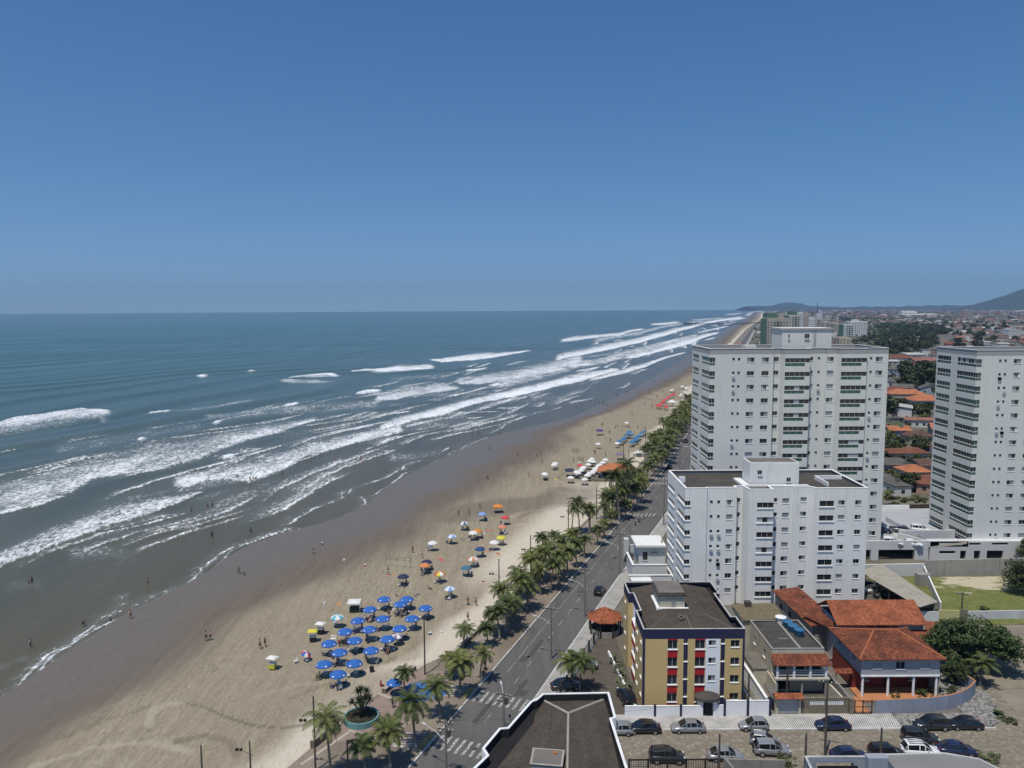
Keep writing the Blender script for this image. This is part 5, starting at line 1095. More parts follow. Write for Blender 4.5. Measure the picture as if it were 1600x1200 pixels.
# grey blue curved street wall of the red house
mb=MB(); pts=[(48.9,99.3),(53.,99.6),(56.5,99.9),(59.5,100.5),(62,101.6),(64,103.),(65.6,104.6),(65.2,108)]
for p,q in zip(pts[:-1],pts[1:]): mb.seg(p,q,.22,0,2.05,0,1)
o=tag(mb.build('garden_wall',[M('blue_grey_wall',(.27,.30,.36),.9,.12,.4,streak=.55),TERRA]),'blue grey street wall that curves round the corner garden of the red house','garden wall')
t=thing('street_gate','rusty barred street gate beside the blue grey wall','gate',(47.3,99.2,0)); mb=MB()
for x in(-1.15,-.05,1.15): mb.box(x-.06,x+.06,-.05,.05,.1,2.1)
for z in(.2,1.1,1.95): mb.box(-1.1,1.1,-.03,.03,z,z+.08)
mb.tube([(0,0,1.1),(1.1,0,.25)],.04,5); mb.build('bars',M('rust_iron',(.06,.032,.025),.8,.3,1.),t); MB().face([(-1.2,.3,.16),(1.2,.3,.16),(1.2,4.5,.2),(-1.2,4.5,.2)]).build('path',TERRA,t)
tag(MB().box(45.4,46.,99.1,99.7,.1,2.3).build('gate_pier',STONE),'stone gate pier beside the rusty barred gate','gate pier')
# ------------------------------------------------------------------ near side of the side street, at the bottom edge
t=thing('street_building','grey walled building with a flat slate roof at the bottom right edge','building',(0,0,0))
z=6.; P0,P1,P2,P3=[tuple(G(*p,z)[:2]) for p in((1383,1180),(1476,1178),(1530,1187),(1575,1210))]
roofp=[P0,(P0[0],70),(P3[0]+1,70),P3,P2,P1]
mb=MB().prism(ccw(roofp),0,z-.15,0); mb.build('wall',PW,t); MB().prism(ccw(inset(ccw(roofp),-.15)),z-.15,z,0).build('roof',M('slate_roof',(.21,.205,.20),.9,.15,.3),t); mb=MB(); mb.seg(P0,P1,.2,z,z+.12); mb.seg(P1,P2,.2,z,z+.12); mb.seg(P2,P3,.2,z,z+.12); mb.build('rim',MATS['grey_cap'],t)
t=thing('carport_wall','white walled open yard with a dark doorway at the bottom edge, left of the slate roof','yard wall',(0,0,0))
Q0=tuple(G(1258,1181,z)[:2]); 
mb=MB(); wall_edge(mb,(Q0[0],Q0[1]),(Q0[0]-1.1,70),0,z,[],0); wall_edge(mb,(Q0[0]+.25,Q0[1]-.25),(P0[0]-2.3,P0[1]-.25),0,z-.1,[(.9,5.,2.4,5.3)],0,.6); mb.box(P0[0]-2.3,P0[0]-.05,P0[1]-1.,P0[1]-.02,0,z+.25,0); mb.face([(Q0[0]+1,Q0[1]-.9,2.4),(Q0[0]+5.4,Q0[1]-.9,2.4),(Q0[0]+5.4,Q0[1]-.9,5.4),(Q0[0]+1,Q0[1]-.9,5.4)],1); mb.box(Q0[0]-.1,P0[0]-.06,Q0[1]-.24,Q0[1],z-.1,z+.02,2); mb.seg((Q0[0],Q0[1]-.25),(Q0[0]-1.1,70),.25,z-.1,z+.03,2)
mb.build('wall',[M('pale_blue_wall',(.30,.33,.37),.85,.15,.3,streak=.3),VOID,MATS['grey_cap']],t)
LATT=M('dark_lattice',(.022,.021,.02),.85,.3,.6)
t=thing('lattice_fence','black lattice fence on the near side of the side street','fence',(0,0,0))
fa,fb=G(983,1187,2.0),G(1132,1186,2.0); n=40; mb=MB()
for k in range(n+1): x=fa.x+(fb.x-fa.x)*k/n; mb.box(x-.02,x+.02,fa.y-.02,fa.y+.02,.1,1.95)
for k in range(8): mb.box(fa.x,fb.x,fa.y-.025,fa.y+.025,.2+.24*k,.225+.24*k)
for k in range(6): x=fa.x+(fb.x-fa.x)*k/5; mb.box(x-.1,x+.1,fa.y-.1,fa.y+.1,0,2.1)
mb.box(fa.x,fb.x,fa.y-.06,fa.y+.06,1.95,2.05); mb.build('lattice',LATT,t)
a_=G(1132,1183,2.5); tag(MB().seg((a_.x,a_.y),(a_.x+1.2,a_.y-6),.25,0,2.5).seg((a_.x+.1,a_.y),(Q0[0]-.3,a_.y-.3),.2,0,2.3).build('yard_wall',[DIRTY]),'low stained wall behind the black lattice fence','yard wall')
# ------------------------------------------------------------------ palms and trees
def leafmat(name,d,l,extra=.0):
    m,nt,b=newmat(name); oi=nd(nt,'ShaderNodeObjectInfo'); n=noise_(nt,coord(nt,'Object',(1.3,1.3,1.3)),1,3,.6)
    f=mth(nt,'ADD',mth(nt,'MULTIPLY',n,.8),mth(nt,'MULTIPLY',oi.outputs['Random'],.3))
    nt.links.new(ramp(nt,f,[(.38,d),(.78,l)]),b.inputs['Base Color']); b.inputs['Roughness'].default_value=.55; b.inputs['Specular IOR Level'].default_value=.35
    return m
FROND=leafmat('palm_frond',(.036,.056,.012),(.165,.178,.045)); DRYF=M('dry_frond',(.20,.15,.075),.85,.3,1.); TRUNK=M('palm_trunk',(.215,.185,.145),.92,.3,2.2,kind='Object'); LIME=M('lime_wash',(.46,.44,.40),.9,.3,2.); BARK=M('bark',(.115,.088,.06),.95,.3,2.,kind='Object')
def frond(mb,az,e0,L,rnd,m=0,droop=1.9,nl=24,wid=.095,ll=.84):
    p=Vector((0,0,0)); n=9; ca,sa=math.cos(az),math.sin(az); pts=[]; e=e0
    for k in range(n+1):
        pts.append(p.copy()); st=L/n; p=p+Vector((ca*math.cos(e),sa*math.cos(e),math.sin(e)))*st; e-=droop/n*(.5+k/n)
    tw=rnd.uniform(-.35,.35); side=Vector((-sa,ca,0))
    mb.tube([tuple(q) for q in pts],[.035*(1-.8*k/n) for k in range(n+1)],4,m,False)
    for k in range(nl):
        t=.14+.86*(k+.5)/nl; x=t*n; i=min(int(x),n-1); q=pts[i].lerp(pts[i+1],x-i); tg=(pts[i+1]-pts[i]).normalized(); up=side.cross(tg)
        w=ll*math.sin(math.pi*min(1,.18+.80*t))**.8*rnd.uniform(.8,1.1)
        for s in(-1,1):
            d=(side*s*.86+tg*.55-Vector((0,0,1))*(.30+rnd.uniform(0,.35))+up*tw*s).normalized(); a=q+d*w; mid=q+d*w*.55+Vector((0,0,.03))
            h=tg*wid*.5; mb.face([q-h,q+h,mid+h*.9,a,mid-h*.9],m)
def palm_meshes(seed,h,nf=21,L=2.7,lean=.25,hang=3):
    rnd=random.Random(seed); mb=MB(); la=rnd.uniform(0,6.28); lx,ly=math.cos(la)*lean,math.sin(la)*lean
    pts=[(lx*t*t,ly*t*t,h*t) for t in np.linspace(0,1,8)]; rr=[.17*(1.45 if k==0 else 1.05-.35*k/7) for k in range(8)]
    tr=MB().tube(pts,rr,9,0)
    for k in range(7,int(h*6)): pass
    cb=MB(); g=nf
    for k in range(g):
        az=k*2.39996+rnd.uniform(-.2,.2); u=k/g; e0=R(78)-R(98)*u**.85+rnd.uniform(-.1,.1); frond(cb,az,e0,L*rnd.uniform(.82,1.1)*(.8+.25*math.sin(math.pi*u)),rnd,0,droop=1.65+.8*rnd.random())
    for k in range(hang): frond(cb,rnd.uniform(0,6.28),R(-30)-rnd.random()*.6,L*rnd.uniform(.6,.95),rnd,1,.9,13,.09,.5)
    cb.lathe([(.12,-.5),(.24,-.25),(.2,.05),(.05,.2)],n=8,m=1)
    off=(lx,ly,h); cb.v=[(v[0]+off[0],v[1]+off[1],v[2]+off[2]) for v in cb.v]
    for i_,f_ in enumerate(tr.f):
        if max(tr.v[q][2] for q in f_)<h/7+.02: tr.m[i_]=1
    return tr.data('trunk',[TRUNK,LIME],True),cb.data('crown',[FROND,DRYF])
PALM_KINDS=[palm_meshes(1,6.,27,3.5),palm_meshes(2,5.2,25,3.3,.4),palm_meshes(3,6.6,29,3.7,.2),palm_meshes(4,5.,24,3.1,.35,2),palm_meshes(5,8.6,25,3.5,.7),palm_meshes(6,5.6,19,3.1,.5,6),palm_meshes(7,6.2,16,3.6,.8,5),palm_meshes(8,4.8,30,3.0,.3,1),palm_meshes(9,5.4,21,2.7,.6,7),palm_meshes(10,7.2,23,3.8,.9,4)]
PALM_H=[6.,5.2,6.6,5.,8.6,5.6,6.2,4.8,5.4,7.2]
prnd=random.Random(21)
def palm(x,y,h,label,group=None,kind=None,z=.15):
    k=kind if kind is not None else min(range(10),key=lambda i:abs(PALM_H[i]-h)+prnd.random()*1.8)
    t=thing('palm_tree',label,'palm tree',(x,y,z),prnd.uniform(0,6.28),group); s=h/PALM_H[k]; w=.5+.5*s; w=max(.78,min(1.2,w))*prnd.uniform(.82,1.1); t.scale=(w,w,s); t.rotation_euler=(prnd.gauss(0,.05),prnd.gauss(0,.05),t.rotation_euler[2])
    link('trunk',PALM_KINDS[k][0],t); link('crown',PALM_KINDS[k][1],t); return t
# (base px, crown px) as picture pairs of the trees one can tell apart
PL=[((518,1216),(514,1118),4),((570,1202),(571,1163),3),((610,1200),(610,1142),None),((650,1171),(650,1096),None),((689,1122),(686,1072),None),((633,1085),(634,1050),3),((719,1085),(719,1030),None),((749,1067),(747,1022),None),((724,1012),(722,982),None),((762,1010),(764,985),None),((781,1000),(782,956),None),((787,962),(786,922),None),((800,972),(800,940),None),((823,953),(823,918),None),((812,930),(812,898),None),((830,905),(830,870),None),((844,930),(844,890),None),((840,925),(840,895),None),((860,925),(860,882),None),((858,888),(858,853),None),((873,912),(872,870),None),((887,899),(886,860),None),((882,876),(882,842),None),((901,886),(900,850),None),((913,872),(914,843),None),((905,834),(904,785),4),((922,832),(922,793),4),((893,835),(896,796),4),((948,805),(948,773),None),((933,852),(934,827),None),((945,840),(944,815),None),((955,822),(956,802),None),((968,816),(969,745),4),((978,810),(978,787),None),((987,800),(987,727),4),((995,795),(994,760),None),((962,800),(962,770),None),((1003,785),(1004,752),None),((848,868),(847,840),None),((868,858),(868,835),None),((770,985),(771,962),None),((705,1062),(704,1040),None)]
names=['tallest palm, at the near end of the promenade','short ragged palm beside the tallest one at the bottom edge','palm with hanging fronds by the first striped crossing path','full palm at the kerb between the two crossing paths','kerbside palm at the second striped crossing path','leaning palm over the blue painted floor','palm behind the second crossing path','kerbside palm just past the second crossing path']
for i,(b,c,k) in enumerate(PL):
    g=G(*b,.15); h=D(c[0],c[1],g.y)[2]-.2
    palm(g.x,g.y,max(3.2,h),names[i] if i<len(names) else 'coconut palm on the promenade beside the avenue','palms in rows along the promenade',k)
for k in range(11):
    yy=prnd.uniform(126,198); palm(KX(yy)-prnd.uniform(1.4,7.6),yy,prnd.uniform(4.4,6.4),'coconut palm on the promenade beside the avenue','palms in rows along the promenade')
y=196.
while y<880:
    for o in(-1.7,-5.2,-8.2 if y<420 else -3.5):
        if (o<-8 and y<262) or (o<-5 and 226<y<256): continue
        if prnd.random()<.86: 
            yy=y+prnd.uniform(-2,2); palm(KX(yy)+o+prnd.uniform(-.8,.8),yy,prnd.choice([4.6,5.2,5.6,6.2,6.8]) if prnd.random()>.1 else 8.4,'coconut palm in the dense far rows beside the avenue','palms in rows along the promenade')
    y+=5.4 if y<380 else 8.5
p=G(905,1078); palm(p.x,p.y,4.6,'bushy palm in the brown car yard behind the nearest roof',kind=2,z=0.)
p=G(893,1078); palm(p.x,p.y+.6,4.2,'smaller palm beside the bushy one in the brown car yard',kind=3,z=0.)
for (px,py),h,l in(((1530,1070),3.6,'small palm in the shade of the big dark tree'),((1395,655),5.5,'palm between the roofs behind the towers'),((1436,655),6.,'tall palm in front of the bright orange roof')):
    p=G(px,py); palm(p.x,p.y,h,l,z=0.)
# planter with screw pine
def planter():
    c=G(565,1122,.5); t=thing('planter','round planter with a pale turquoise rim on the pink plaza','planter',(c.x,c.y,.18))
    MB().lathe([(2.35,0),(2.35,.75),(2.1,.75),(2.1,.5)],n=32).build('wall',M('turquoise_render',(.13,.27,.27),.85,.25,.7),t,smooth=False)
    MB().lathe([(2.1,.5),(.01,.62)],n=24).build('soil',M('dark_soil',(.05,.04,.03),1,.3,1.),t)
    t2=thing('screw_pine','dark spiky screw pine growing in the round planter','tree',(c.x,c.y,.75)); rnd=random.Random(8)
    mb=MB(); tips=[]
    for k in range(9):
        a=k*2.4; r=rnd.uniform(.5,1.5); z=rnd.uniform(2.0,3.6) if r<1.1 else rnd.uniform(1.5,2.6); mb.tube([(0,0,0),(r*.3*math.cos(a),r*.3*math.sin(a),z*.5),(r*math.cos(a),r*math.sin(a),z)],[.16,.11,.07],6); tips.append((r*math.cos(a),r*math.sin(a),z))
    mb.build('trunk',BARK,t2,True); cb=MB()
    for q in tips:
        for k in range(40):
            a=rnd.uniform(0,6.28); e=rnd.uniform(-.5,1.4); L=rnd.uniform(.8,1.25); d=Vector((math.cos(a)*math.cos(e),math.sin(a)*math.cos(e),math.sin(e))); s=Vector((-math.sin(a),math.cos(a),0))*.06
            p0=Vector(q); m_=p0+d*L*.6; e_=p0+d*L-Vector((0,0,.22)); cb.face([p0-s,p0+s,m_+s*.8,e_,m_-s*.8],0)
    cb.build('crown',leafmat('screw_pine_leaf',(.022,.036,.012),(.06,.08,.025)),t2)
    t3=MB(); 
    for k in range(260):
        a=rnd.uniform(0,6.28); r=2.*math.sqrt(rnd.random()); p0=Vector((r*math.cos(a),r*math.sin(a),.55)); d=Vector((rnd.uniform(-1,1),rnd.uniform(-1,1),1.)).normalized()*rnd.uniform(.2,.5); s=d.cross(Vector((0,0,1))).normalized()*.07; t3.face([p0-s,p0+s,p0+d])
    o=t3.build('ground_cover',leafmat('low_leaf',(.03,.045,.015),(.07,.09,.03)),None,loc=(c.x,c.y,.18)); tag(o,'low leafy ground cover filling the round planter','ground cover',kind='stuff')
planter()
# broadleaf trees
LEAFD=leafmat('dark_leaf',(.024,.042,.013),(.075,.10,.03)); LEAFM=leafmat('mid_leaf',(.030,.046,.014),(.085,.105,.032)); LEAFL=leafmat('light_leaf',(.06,.08,.02),(.13,.145,.045))
def crown_mesh(seed,rx,ry,rz,n,leaf,nclump=26,mat=LEAFM,low=.35):
    rnd=random.Random(seed); mb=MB(); cl=[]
    for k in range(nclump):
        while True:
            v=Vector((rnd.uniform(-1,1),rnd.uniform(-1,1),rnd.uniform(-low,1)))
            if .25<v.length<1: break
        cl.append((Vector((v.x*rx,v.y*ry,v.z*rz)),rnd.uniform(.22,.42)))
    for k in range(n):
        c,r=cl[rnd.randrange(nclump)]; 
        d=Vector((rnd.gauss(0,1),rnd.gauss(0,1),rnd.gauss(0,.7))).normalized()*rnd.random()**.4*r
        p=c+Vector((d.x*rx,d.y*ry,d.z*rz)); nrm=Vector((rnd.gauss(0,.7),rnd.gauss(0,.7),1)).normalized(); a=nrm.orthogonal().normalized(); b=nrm.cross(a); th=rnd.uniform(0,6.28); u=(a*math.cos(th)+b*math.sin(th))*leaf*rnd.uniform(.6,1.2); w=nrm.cross(u)*.5
        mb.face([p-u,p-w,p+u-nrm*leaf*.3,p+w],0)
    return mb.data('crown',[mat]),cl
def tree(x,y,label,seed,rx,ry,rz,hz,n,leaf,mat=LEAFM,group=None,z=0.,r0=.28,nc=30):
    t=thing('tree',label,'tree',(x,y,z),0,group); me,cl=crown_mesh(seed,rx,ry,rz,n,leaf,nc,mat); me.transform(Matrix.Translation((0,0,hz))); link('crown',me,t)
    mb=MB(); mb.tube([(0,0,0),(.1,.05,hz*.45),(0,0,hz*.7)],[r0,r0*.75,r0*.6],8)
    for c,r in cl[:9]: mb.tube([(0,0,hz*.65),tuple(c*.5+Vector((0,0,hz-.2))),tuple(c*.92+Vector((0,0,hz)))],[r0*.5,r0*.3,.04],5)
    mb.build('trunk',BARK,t,True); return t
tree(69.5,112.5,'big dark spreading tree at the corner behind the red house',11,5.9,4.8,3.0,4.0,17000,.30,leafmat('big_tree_leaf',(.030,.052,.014),(.092,.118,.034)),nc=52)
tree(64.8,108.4,'dark shrub tree in the deep shade below the big spreading tree',12,2.4,2.2,2.0,1.7,2600,.22,LEAFD)
p=G(1592,925); tree(p.x+1.5,p.y,'leafy tree at the right edge of the grass lot',13,4.2,3.6,3.2,3.2,5200,.28,LEAFM)
p=G(1605,880); tree(p.x+2,p.y,'tree at the far right end of the black stained wall',14,3.4,3.2,3.0,3.,3600,.28,LEAFM)
# garden shrubs
def shrub(x,y,label,seed,r,h,n=500,leaf=.16,mat=LEAFM,group=None,z=.02):
    me,_=crown_mesh(seed,r,r,h*.6,n,leaf,12,mat,.6); o=link('shrub',me,None,(x,y,z+h*.45)); tag(o,label,'shrub',group); return o
for i,(px,py,r,h,l,m_) in enumerate(((1398,1091,.6,.8,'small bright green bush on the terracotta porch edge',LEAFL),(1437,1090,1.0,1.2,'tangle of dry green shrubs at the right end of the porch',LEAFL),(1455,1088,.9,1.1,'second shrub inside the curved blue grey wall',LEAFM),(1480,1082,1.1,1.2,'dark shrub near the curve of the blue grey wall',LEAFD),(1560,1120,1.0,.8,'bright weeds at the corner of the rough paving',LEAFL),(1575,1128,.9,.6,'low weeds along the kerb by the corner',LEAFL),(1225,1197,1.3,1.6,'green bush behind the low stained wall at the bottom edge',LEAFL),(1540,1186,1.5,.7,'patch of weeds beside the slate roofed building',LEAFL),(1540,955,.9,.9,'small bush in front of the whitewashed wall',LEAFM))):
    p=G(px,py); shrub(p.x,p.y,l,40+i,r,h,420,.15,m_)
for i in range(9):
    yy=102+i*1.6; shrub(16.3-(yy-101)*.035+(.25 if i%2 else -.1),yy,'pale flowering bush in the bed beside the yellow block',60+i,.75,1.3,330,.14,leafmat('pale_bush',(.07,.09,.035),(.30,.32,.20)) if i==0 else MATS.setdefault('pb',bpy.data.materials['pale_bush']),'bushes in the bed beside the yellow block')
# ------------------------------------------------------------------ people: one continuous skinned body per pose
def skin_mesh(name,J,Ed,root,mat):
    me=bpy.data.meshes.new(name); me.from_pydata([j[0] for j in J],Ed,[]); o=bpy.data.objects.new(name,me); COL.objects.link(o)
    md=o.modifiers.new('s','SKIN'); sv=me.skin_vertices[0].data
    for i,j in enumerate(J): sv[i].radius=(j[1],j[1] if len(j)<3 else j[2]); sv[i].use_root=(i==root)
    md.use_smooth_shade=True; su=o.modifiers.new('u','SUBSURF'); su.levels=1; su.render_levels=1
    dg=bpy.context.evaluated_depsgraph_get(); res=bpy.data.meshes.new_from_object(o.evaluated_get(dg)); res.name=name; res.materials.clear(); res.materials.append(mat)
    bpy.data.objects.remove(o); bpy.data.meshes.remove(me); res.polygons.foreach_set('use_smooth',[True]*len(res.polygons)); return res
SKINS=[M('skin_tan',(.30,.165,.10),.6,.08,3.),M('skin_brown',(.16,.085,.052),.6,.08,3.),M('skin_light',(.46,.29,.205),.6,.08,3.)]
HAIR=M('dark_hair',(.018,.013,.010),.7,.2,4.)
def pose(kind):
    """joints of a 1.72 m adult: position, radius"""
    if kind in('stand','walk','wade'):
        s=.0 if kind!='walk' else .26; f=.07 if kind=='stand' else .1
        J=[((0,0,.93),.125,.10),((0,0,1.12),.115,.09),((0,.0,1.32),.14,.10),((0,.01,1.47),.06,.06),((0,-.01,1.56),.085,.095),((0,-.005,1.66),.078,.088),
           ((-.10,0,.86),.095,.095),((-.11,-s*.5,.48),.06,.06),((-.11,s*.2 if s else 0,.09),.042,.042),((-.12,-.16+(s*.2),.035),.035,.03),
           ((.10,0,.86),.095,.095),((.11,s*.6,.48),.06,.06),((.11,s*1.3 if s else 0,.10),.042,.042),((.12,s*1.3-.15,.04),.035,.03),
           ((-.19,0,1.40),.062,.062),((-.25,.02,1.13),.046,.046),((-.24,-.09 if s==0 else -.22,.90),.034,.034),((-.235,-.13 if s==0 else -.28,.81),.036,.022),
           ((.19,0,1.40),.062,.062),((.25,.04,1.13),.046,.046),((.24,-.04 if s==0 else .14,.90),.034,.034),((.235,-.08 if s==0 else .15,.81),.036,.022)]
    elif kind=='bend':
        J=[((0,.18,.90),.125,.10),((0,.02,1.05),.115,.09),((0,-.20,1.14),.14,.10),((0,-.33,1.16),.06,.06),((0,-.42,1.13),.085,.095),((0,-.51,1.08),.078,.088),
           ((-.10,.15,.84),.095,.095),((-.12,.0,.46),.06,.06),((-.12,.1,.09),.042,.042),((-.13,-.06,.035),.035,.03),((.10,.15,.84),.095,.095),((.12,.05,.46),.06,.06),((.12,.16,.09),.042,.042),((.13,0,.035),.035,.03),
           ((-.19,-.26,1.10),.062,.062),((-.21,-.34,.84),.046,.046),((-.17,-.46,.62),.034,.034),((-.16,-.50,.53),.036,.022),((.19,-.26,1.10),.062,.062),((.21,-.32,.84),.046,.046),((.17,-.42,.62),.034,.034),((.16,-.45,.53),.036,.022)]
    elif kind=='sit':
        J=[((0,0,.50),.13,.11),((0,.03,.70),.115,.09),((0,.05,.90),.14,.10),((0,.05,1.05),.06,.06),((0,.03,1.14),.085,.095),((0,.03,1.24),.078,.088),
           ((-.10,-.06,.48),.095,.095),((-.12,-.44,.48),.06,.06),((-.12,-.46,.09),.042,.042),((-.13,-.60,.035),.035,.03),((.10,-.06,.48),.095,.095),((.12,-.44,.48),.06,.06),((.12,-.46,.09),.042,.042),((.13,-.60,.035),.035,.03),
           ((-.19,.04,.98),.062,.062),((-.25,-.04,.74),.046,.046),((-.17,-.24,.60),.034,.034),((-.15,-.32,.58),.036,.022),((.19,.04,.98),.062,.062),((.25,-.04,.74),.046,.046),((.17,-.24,.60),.034,.034),((.15,-.32,.58),.036,.022)]
    else: # lie
        J=[((0,0,.13),.125,.10),((0,.2,.13),.115,.09),((0,.4,.15),.14,.10),((0,.55,.16),.06,.06),((0,.64,.17),.085,.095),((0,.73,.17),.078,.088),
           ((-.10,-.08,.12),.095,.09),((-.13,-.46,.10),.06,.06),((-.14,-.85,.07),.042,.042),((-.16,-.93,.10),.035,.03),((.10,-.08,.12),.095,.09),((.13,-.46,.16),.06,.06),((.14,-.85,.07),.042,.042),((.16,-.93,.10),.035,.03),
           ((-.19,.47,.13),.062,.062),((-.34,.28,.10),.046,.046),((-.36,.06,.06),.034,.034),((-.37,-.03,.05),.036,.022),((.19,.47,.13),.062,.062),((.34,.62,.10),.046,.046),((.22,.80,.10),.034,.034),((.14,.84,.10),.036,.022)]
    Ed=[(0,1),(1,2),(2,3),(3,4),(4,5),(0,6),(6,7),(7,8),(8,9),(0,10),(10,11),(11,12),(12,13),(2,14),(14,15),(15,16),(16,17),(2,18),(18,19),(19,20),(20,21)]
    b=len(J)      # five short fingers per hand, thumb from the side of the palm
    for wr,hd,sg in((16,17,-1),(20,21,1)):
        w=Vector(J[wr][0]); h=Vector(J[hd][0]); d=(h-w).normalized(); sd=d.cross(Vector((0,0,1)) if abs(d.z)<.9 else Vector((1,0,0))).normalized()
        for k,(o,l) in enumerate(((-.03,.065),(-.011,.078),(.009,.075),(.028,.058))):
            J.append((tuple(h+sd*o+d*.03),.0095,.0095)); J.append((tuple(h+sd*o*1.2+d*(.03+l)+Vector((0,-.012,0))),.008,.008)); Ed+=[(hd,len(J)-2),(len(J)-2,len(J)-1)]
        J.append((tuple(w.lerp(h,.55)+sd*.045+d*.02),.010,.010)); J.append((tuple(w.lerp(h,.55)+sd*.062+d*.065),.009,.009)); Ed+=[(hd,len(J)-2),(len(J)-2,len(J)-1)]
    return J,Ed
POSES={k:pose(k) for k in('stand','walk','bend','sit','lie')}
BODY={(k,i):skin_mesh('body',POSES[k][0],POSES[k][1],0,SKINS[i]) for k in POSES for i in range(3)}
def lim(a,b,ra,rb,m=0,mb=None,n=8): return mb.tube([a,Vector(a).lerp(Vector(b),.5),b],[ra,(ra+rb)/2,rb],n,m)
CLOTH={}
def clothes(kind,top,mat):
    key=(kind,top,mat.name)
    if key in CLOTH: return CLOTH[key]
    J=POSES[kind][0]; P=lambda i:Vector(J[i][0]); mb=MB()
    mb.tube([P(0)*1.0+(P(1)-P(0))*.35,P(0),P(0)-(P(1)-P(0))*.32],[.145,.158,.15],10)
    for h,k in((6,7),(10,11)): mb.tube([P(h).lerp(P(0),.3),P(h),P(h).lerp(P(k),.42)],[.118,.116,.092],9)
    if top:
        mb.tube([P(0),P(1),P(2),P(2).lerp(P(3),.55)],[.150,.138,.165,.085],10)
        for h,k in((14,15),(18,19)): mb.tube([P(h).lerp(P(2),.35),P(h),P(h).lerp(P(k),.5)],[.085,.078,.062],8)
    me=mb.data('swimwear' if not top else 'clothes',[mat],True); CLOTH[key]=me; return me
HAIRM={}
def hair(kind):
    if kind in HAIRM: return HAIRM[kind]
    J=POSES[kind][0]; a,b=Vector(J[4][0]),Vector(J[5][0]); u=(b-a).normalized(); c=b+u*.005; back=Vector((0,.03,0)) if kind!='lie' else Vector((0,.0,-.03))
    bm=bmesh.new(); bmesh.ops.create_uvsphere(bm,u_segments=12,v_segments=8,radius=.102); me=bpy.data.meshes.new('hair')
    for v in bm.verts:
        v.co=v.co*(1.06 if v.co.z>0 else .92)
    bm.to_mesh(me); bm.free()
    q=Vector((0,0,1)).rotation_difference(u).to_matrix().to_4x4(); me.transform(Matrix.Translation(c+back+u*.012)@q)
    # face features: eyes, nose and mouth marks sit on the body mesh side left open by the hair
    me.materials.append(HAIR); HAIRM[kind]=me; return me
FACE={}
def face(kind):
    if kind in FACE: return FACE[kind]
    J=POSES[kind][0]; a,b=Vector(J[4][0]),Vector(J[5][0]); u=(b-a).normalized(); f=Vector((0,-1,0)) if kind!='lie' else Vector((0,0,1))
    if kind=='bend': f=Vector((0,-.5,-.86))
    f=(f-u*f.dot(u)).normalized(); s=u.cross(f); mid=a.lerp(b,.5); mb=MB()
    for k in(-1,1): mb.tube([tuple(mid+s*.032*k+u*.012+f*.078),tuple(mid+s*.032*k+u*.012+f*.095)],.009,6,0)
    mb.tube([tuple(mid+f*.085+u*.01),tuple(mid+f*.112-u*.028)],[.009,.015],6,1); mb.tube([tuple(mid+f*.086-u*.055-s*.022),tuple(mid+f*.092-u*.057),tuple(mid+f*.086-u*.055+s*.022)],.006,5,2)
    for k in(-1,1): mb.tube([tuple(mid+s*.085*k),tuple(mid+s*.104*k+u*.005)],[.022,.014],6,1)
    me=mb.data('face',[HAIR,SKINS[0],M('lips',(.30,.10,.08),.6,.1,2.)]); FACE[kind]=me; return me
WEAR=[M('wear_black',(.02,.02,.022),.8,.2,3.),M('wear_navy',(.02,.035,.11),.8,.2,3.),M('wear_red',(.42,.03,.03),.8,.2,3.),M('wear_white',(.66,.65,.62),.8,.1,3.),M('wear_green',(.05,.20,.09),.8,.2,3.),M('wear_orange',(.60,.20,.04),.8,.2,3.),M('wear_teal',(.04,.22,.28),.8,.2,3.)]
WN=['black','navy','red','white','green','orange','teal']
qr=random.Random(77)
def person(x,y,kind='stand',rz=None,top=False,wear=None,skin=None,z=None,label=None,group=None,where='on the beach',s=None):
    kk='stand' if kind=='wade' else kind
    if label and wear is None: wear=3 if 'in white' in label else 0 if 'in dark' in label else None
    wi=qr.choices(range(7),[5,4,2,2,1,1,1])[0] if wear is None else wear; sk=qr.choices([0,1,2],[3,5,1])[0] if skin is None else skin
    if z is None:
        cw=x-WX(y); z=min(.14,max(-.5,cw*.0035)) if kind!='wade' else -.35
    txt={'stand':'standing','walk':'walking','wade':'wading','bend':'bending down','sit':'sitting','lie':'lying down'}[kind]
    lab=label or 'person in %s %s, %s %s'%(WN[wi],'clothes' if top else 'swimwear',txt,where)
    t=thing('person',lab,'person',(x,y,z),qr.uniform(0,6.28) if rz is None else rz,group); sc=s or qr.uniform(.93,1.05); t.scale=(sc,sc,sc)
    b=link('body',BODY[(kk,sk)],t); link('clothes' if top else 'swimwear',clothes(kk,top,WEAR[wi]),t); link('hair',hair(kk),t)
    if math.hypot(x,y)<190: link('face',face(kk),b)
    return t
def PP(ox,oy,s,pts,kind,where,group,top=.0):
    for x,y in pts:
        p=G(ox+x/s,oy+y/s); kd=kind if isinstance(kind,str) else qr.choice(kind); person(p.x,p.y,kd,top=qr.random()<top,where=where,group=group)
gw='bathers in the shallow water'; gs='people walking on the sand'
PP(0,800,3.,[(135,335),(150,333),(693,334),(992,116),(998,114),(1176,97),(143,632)],'wade','in the shallow water near the beach',gw)
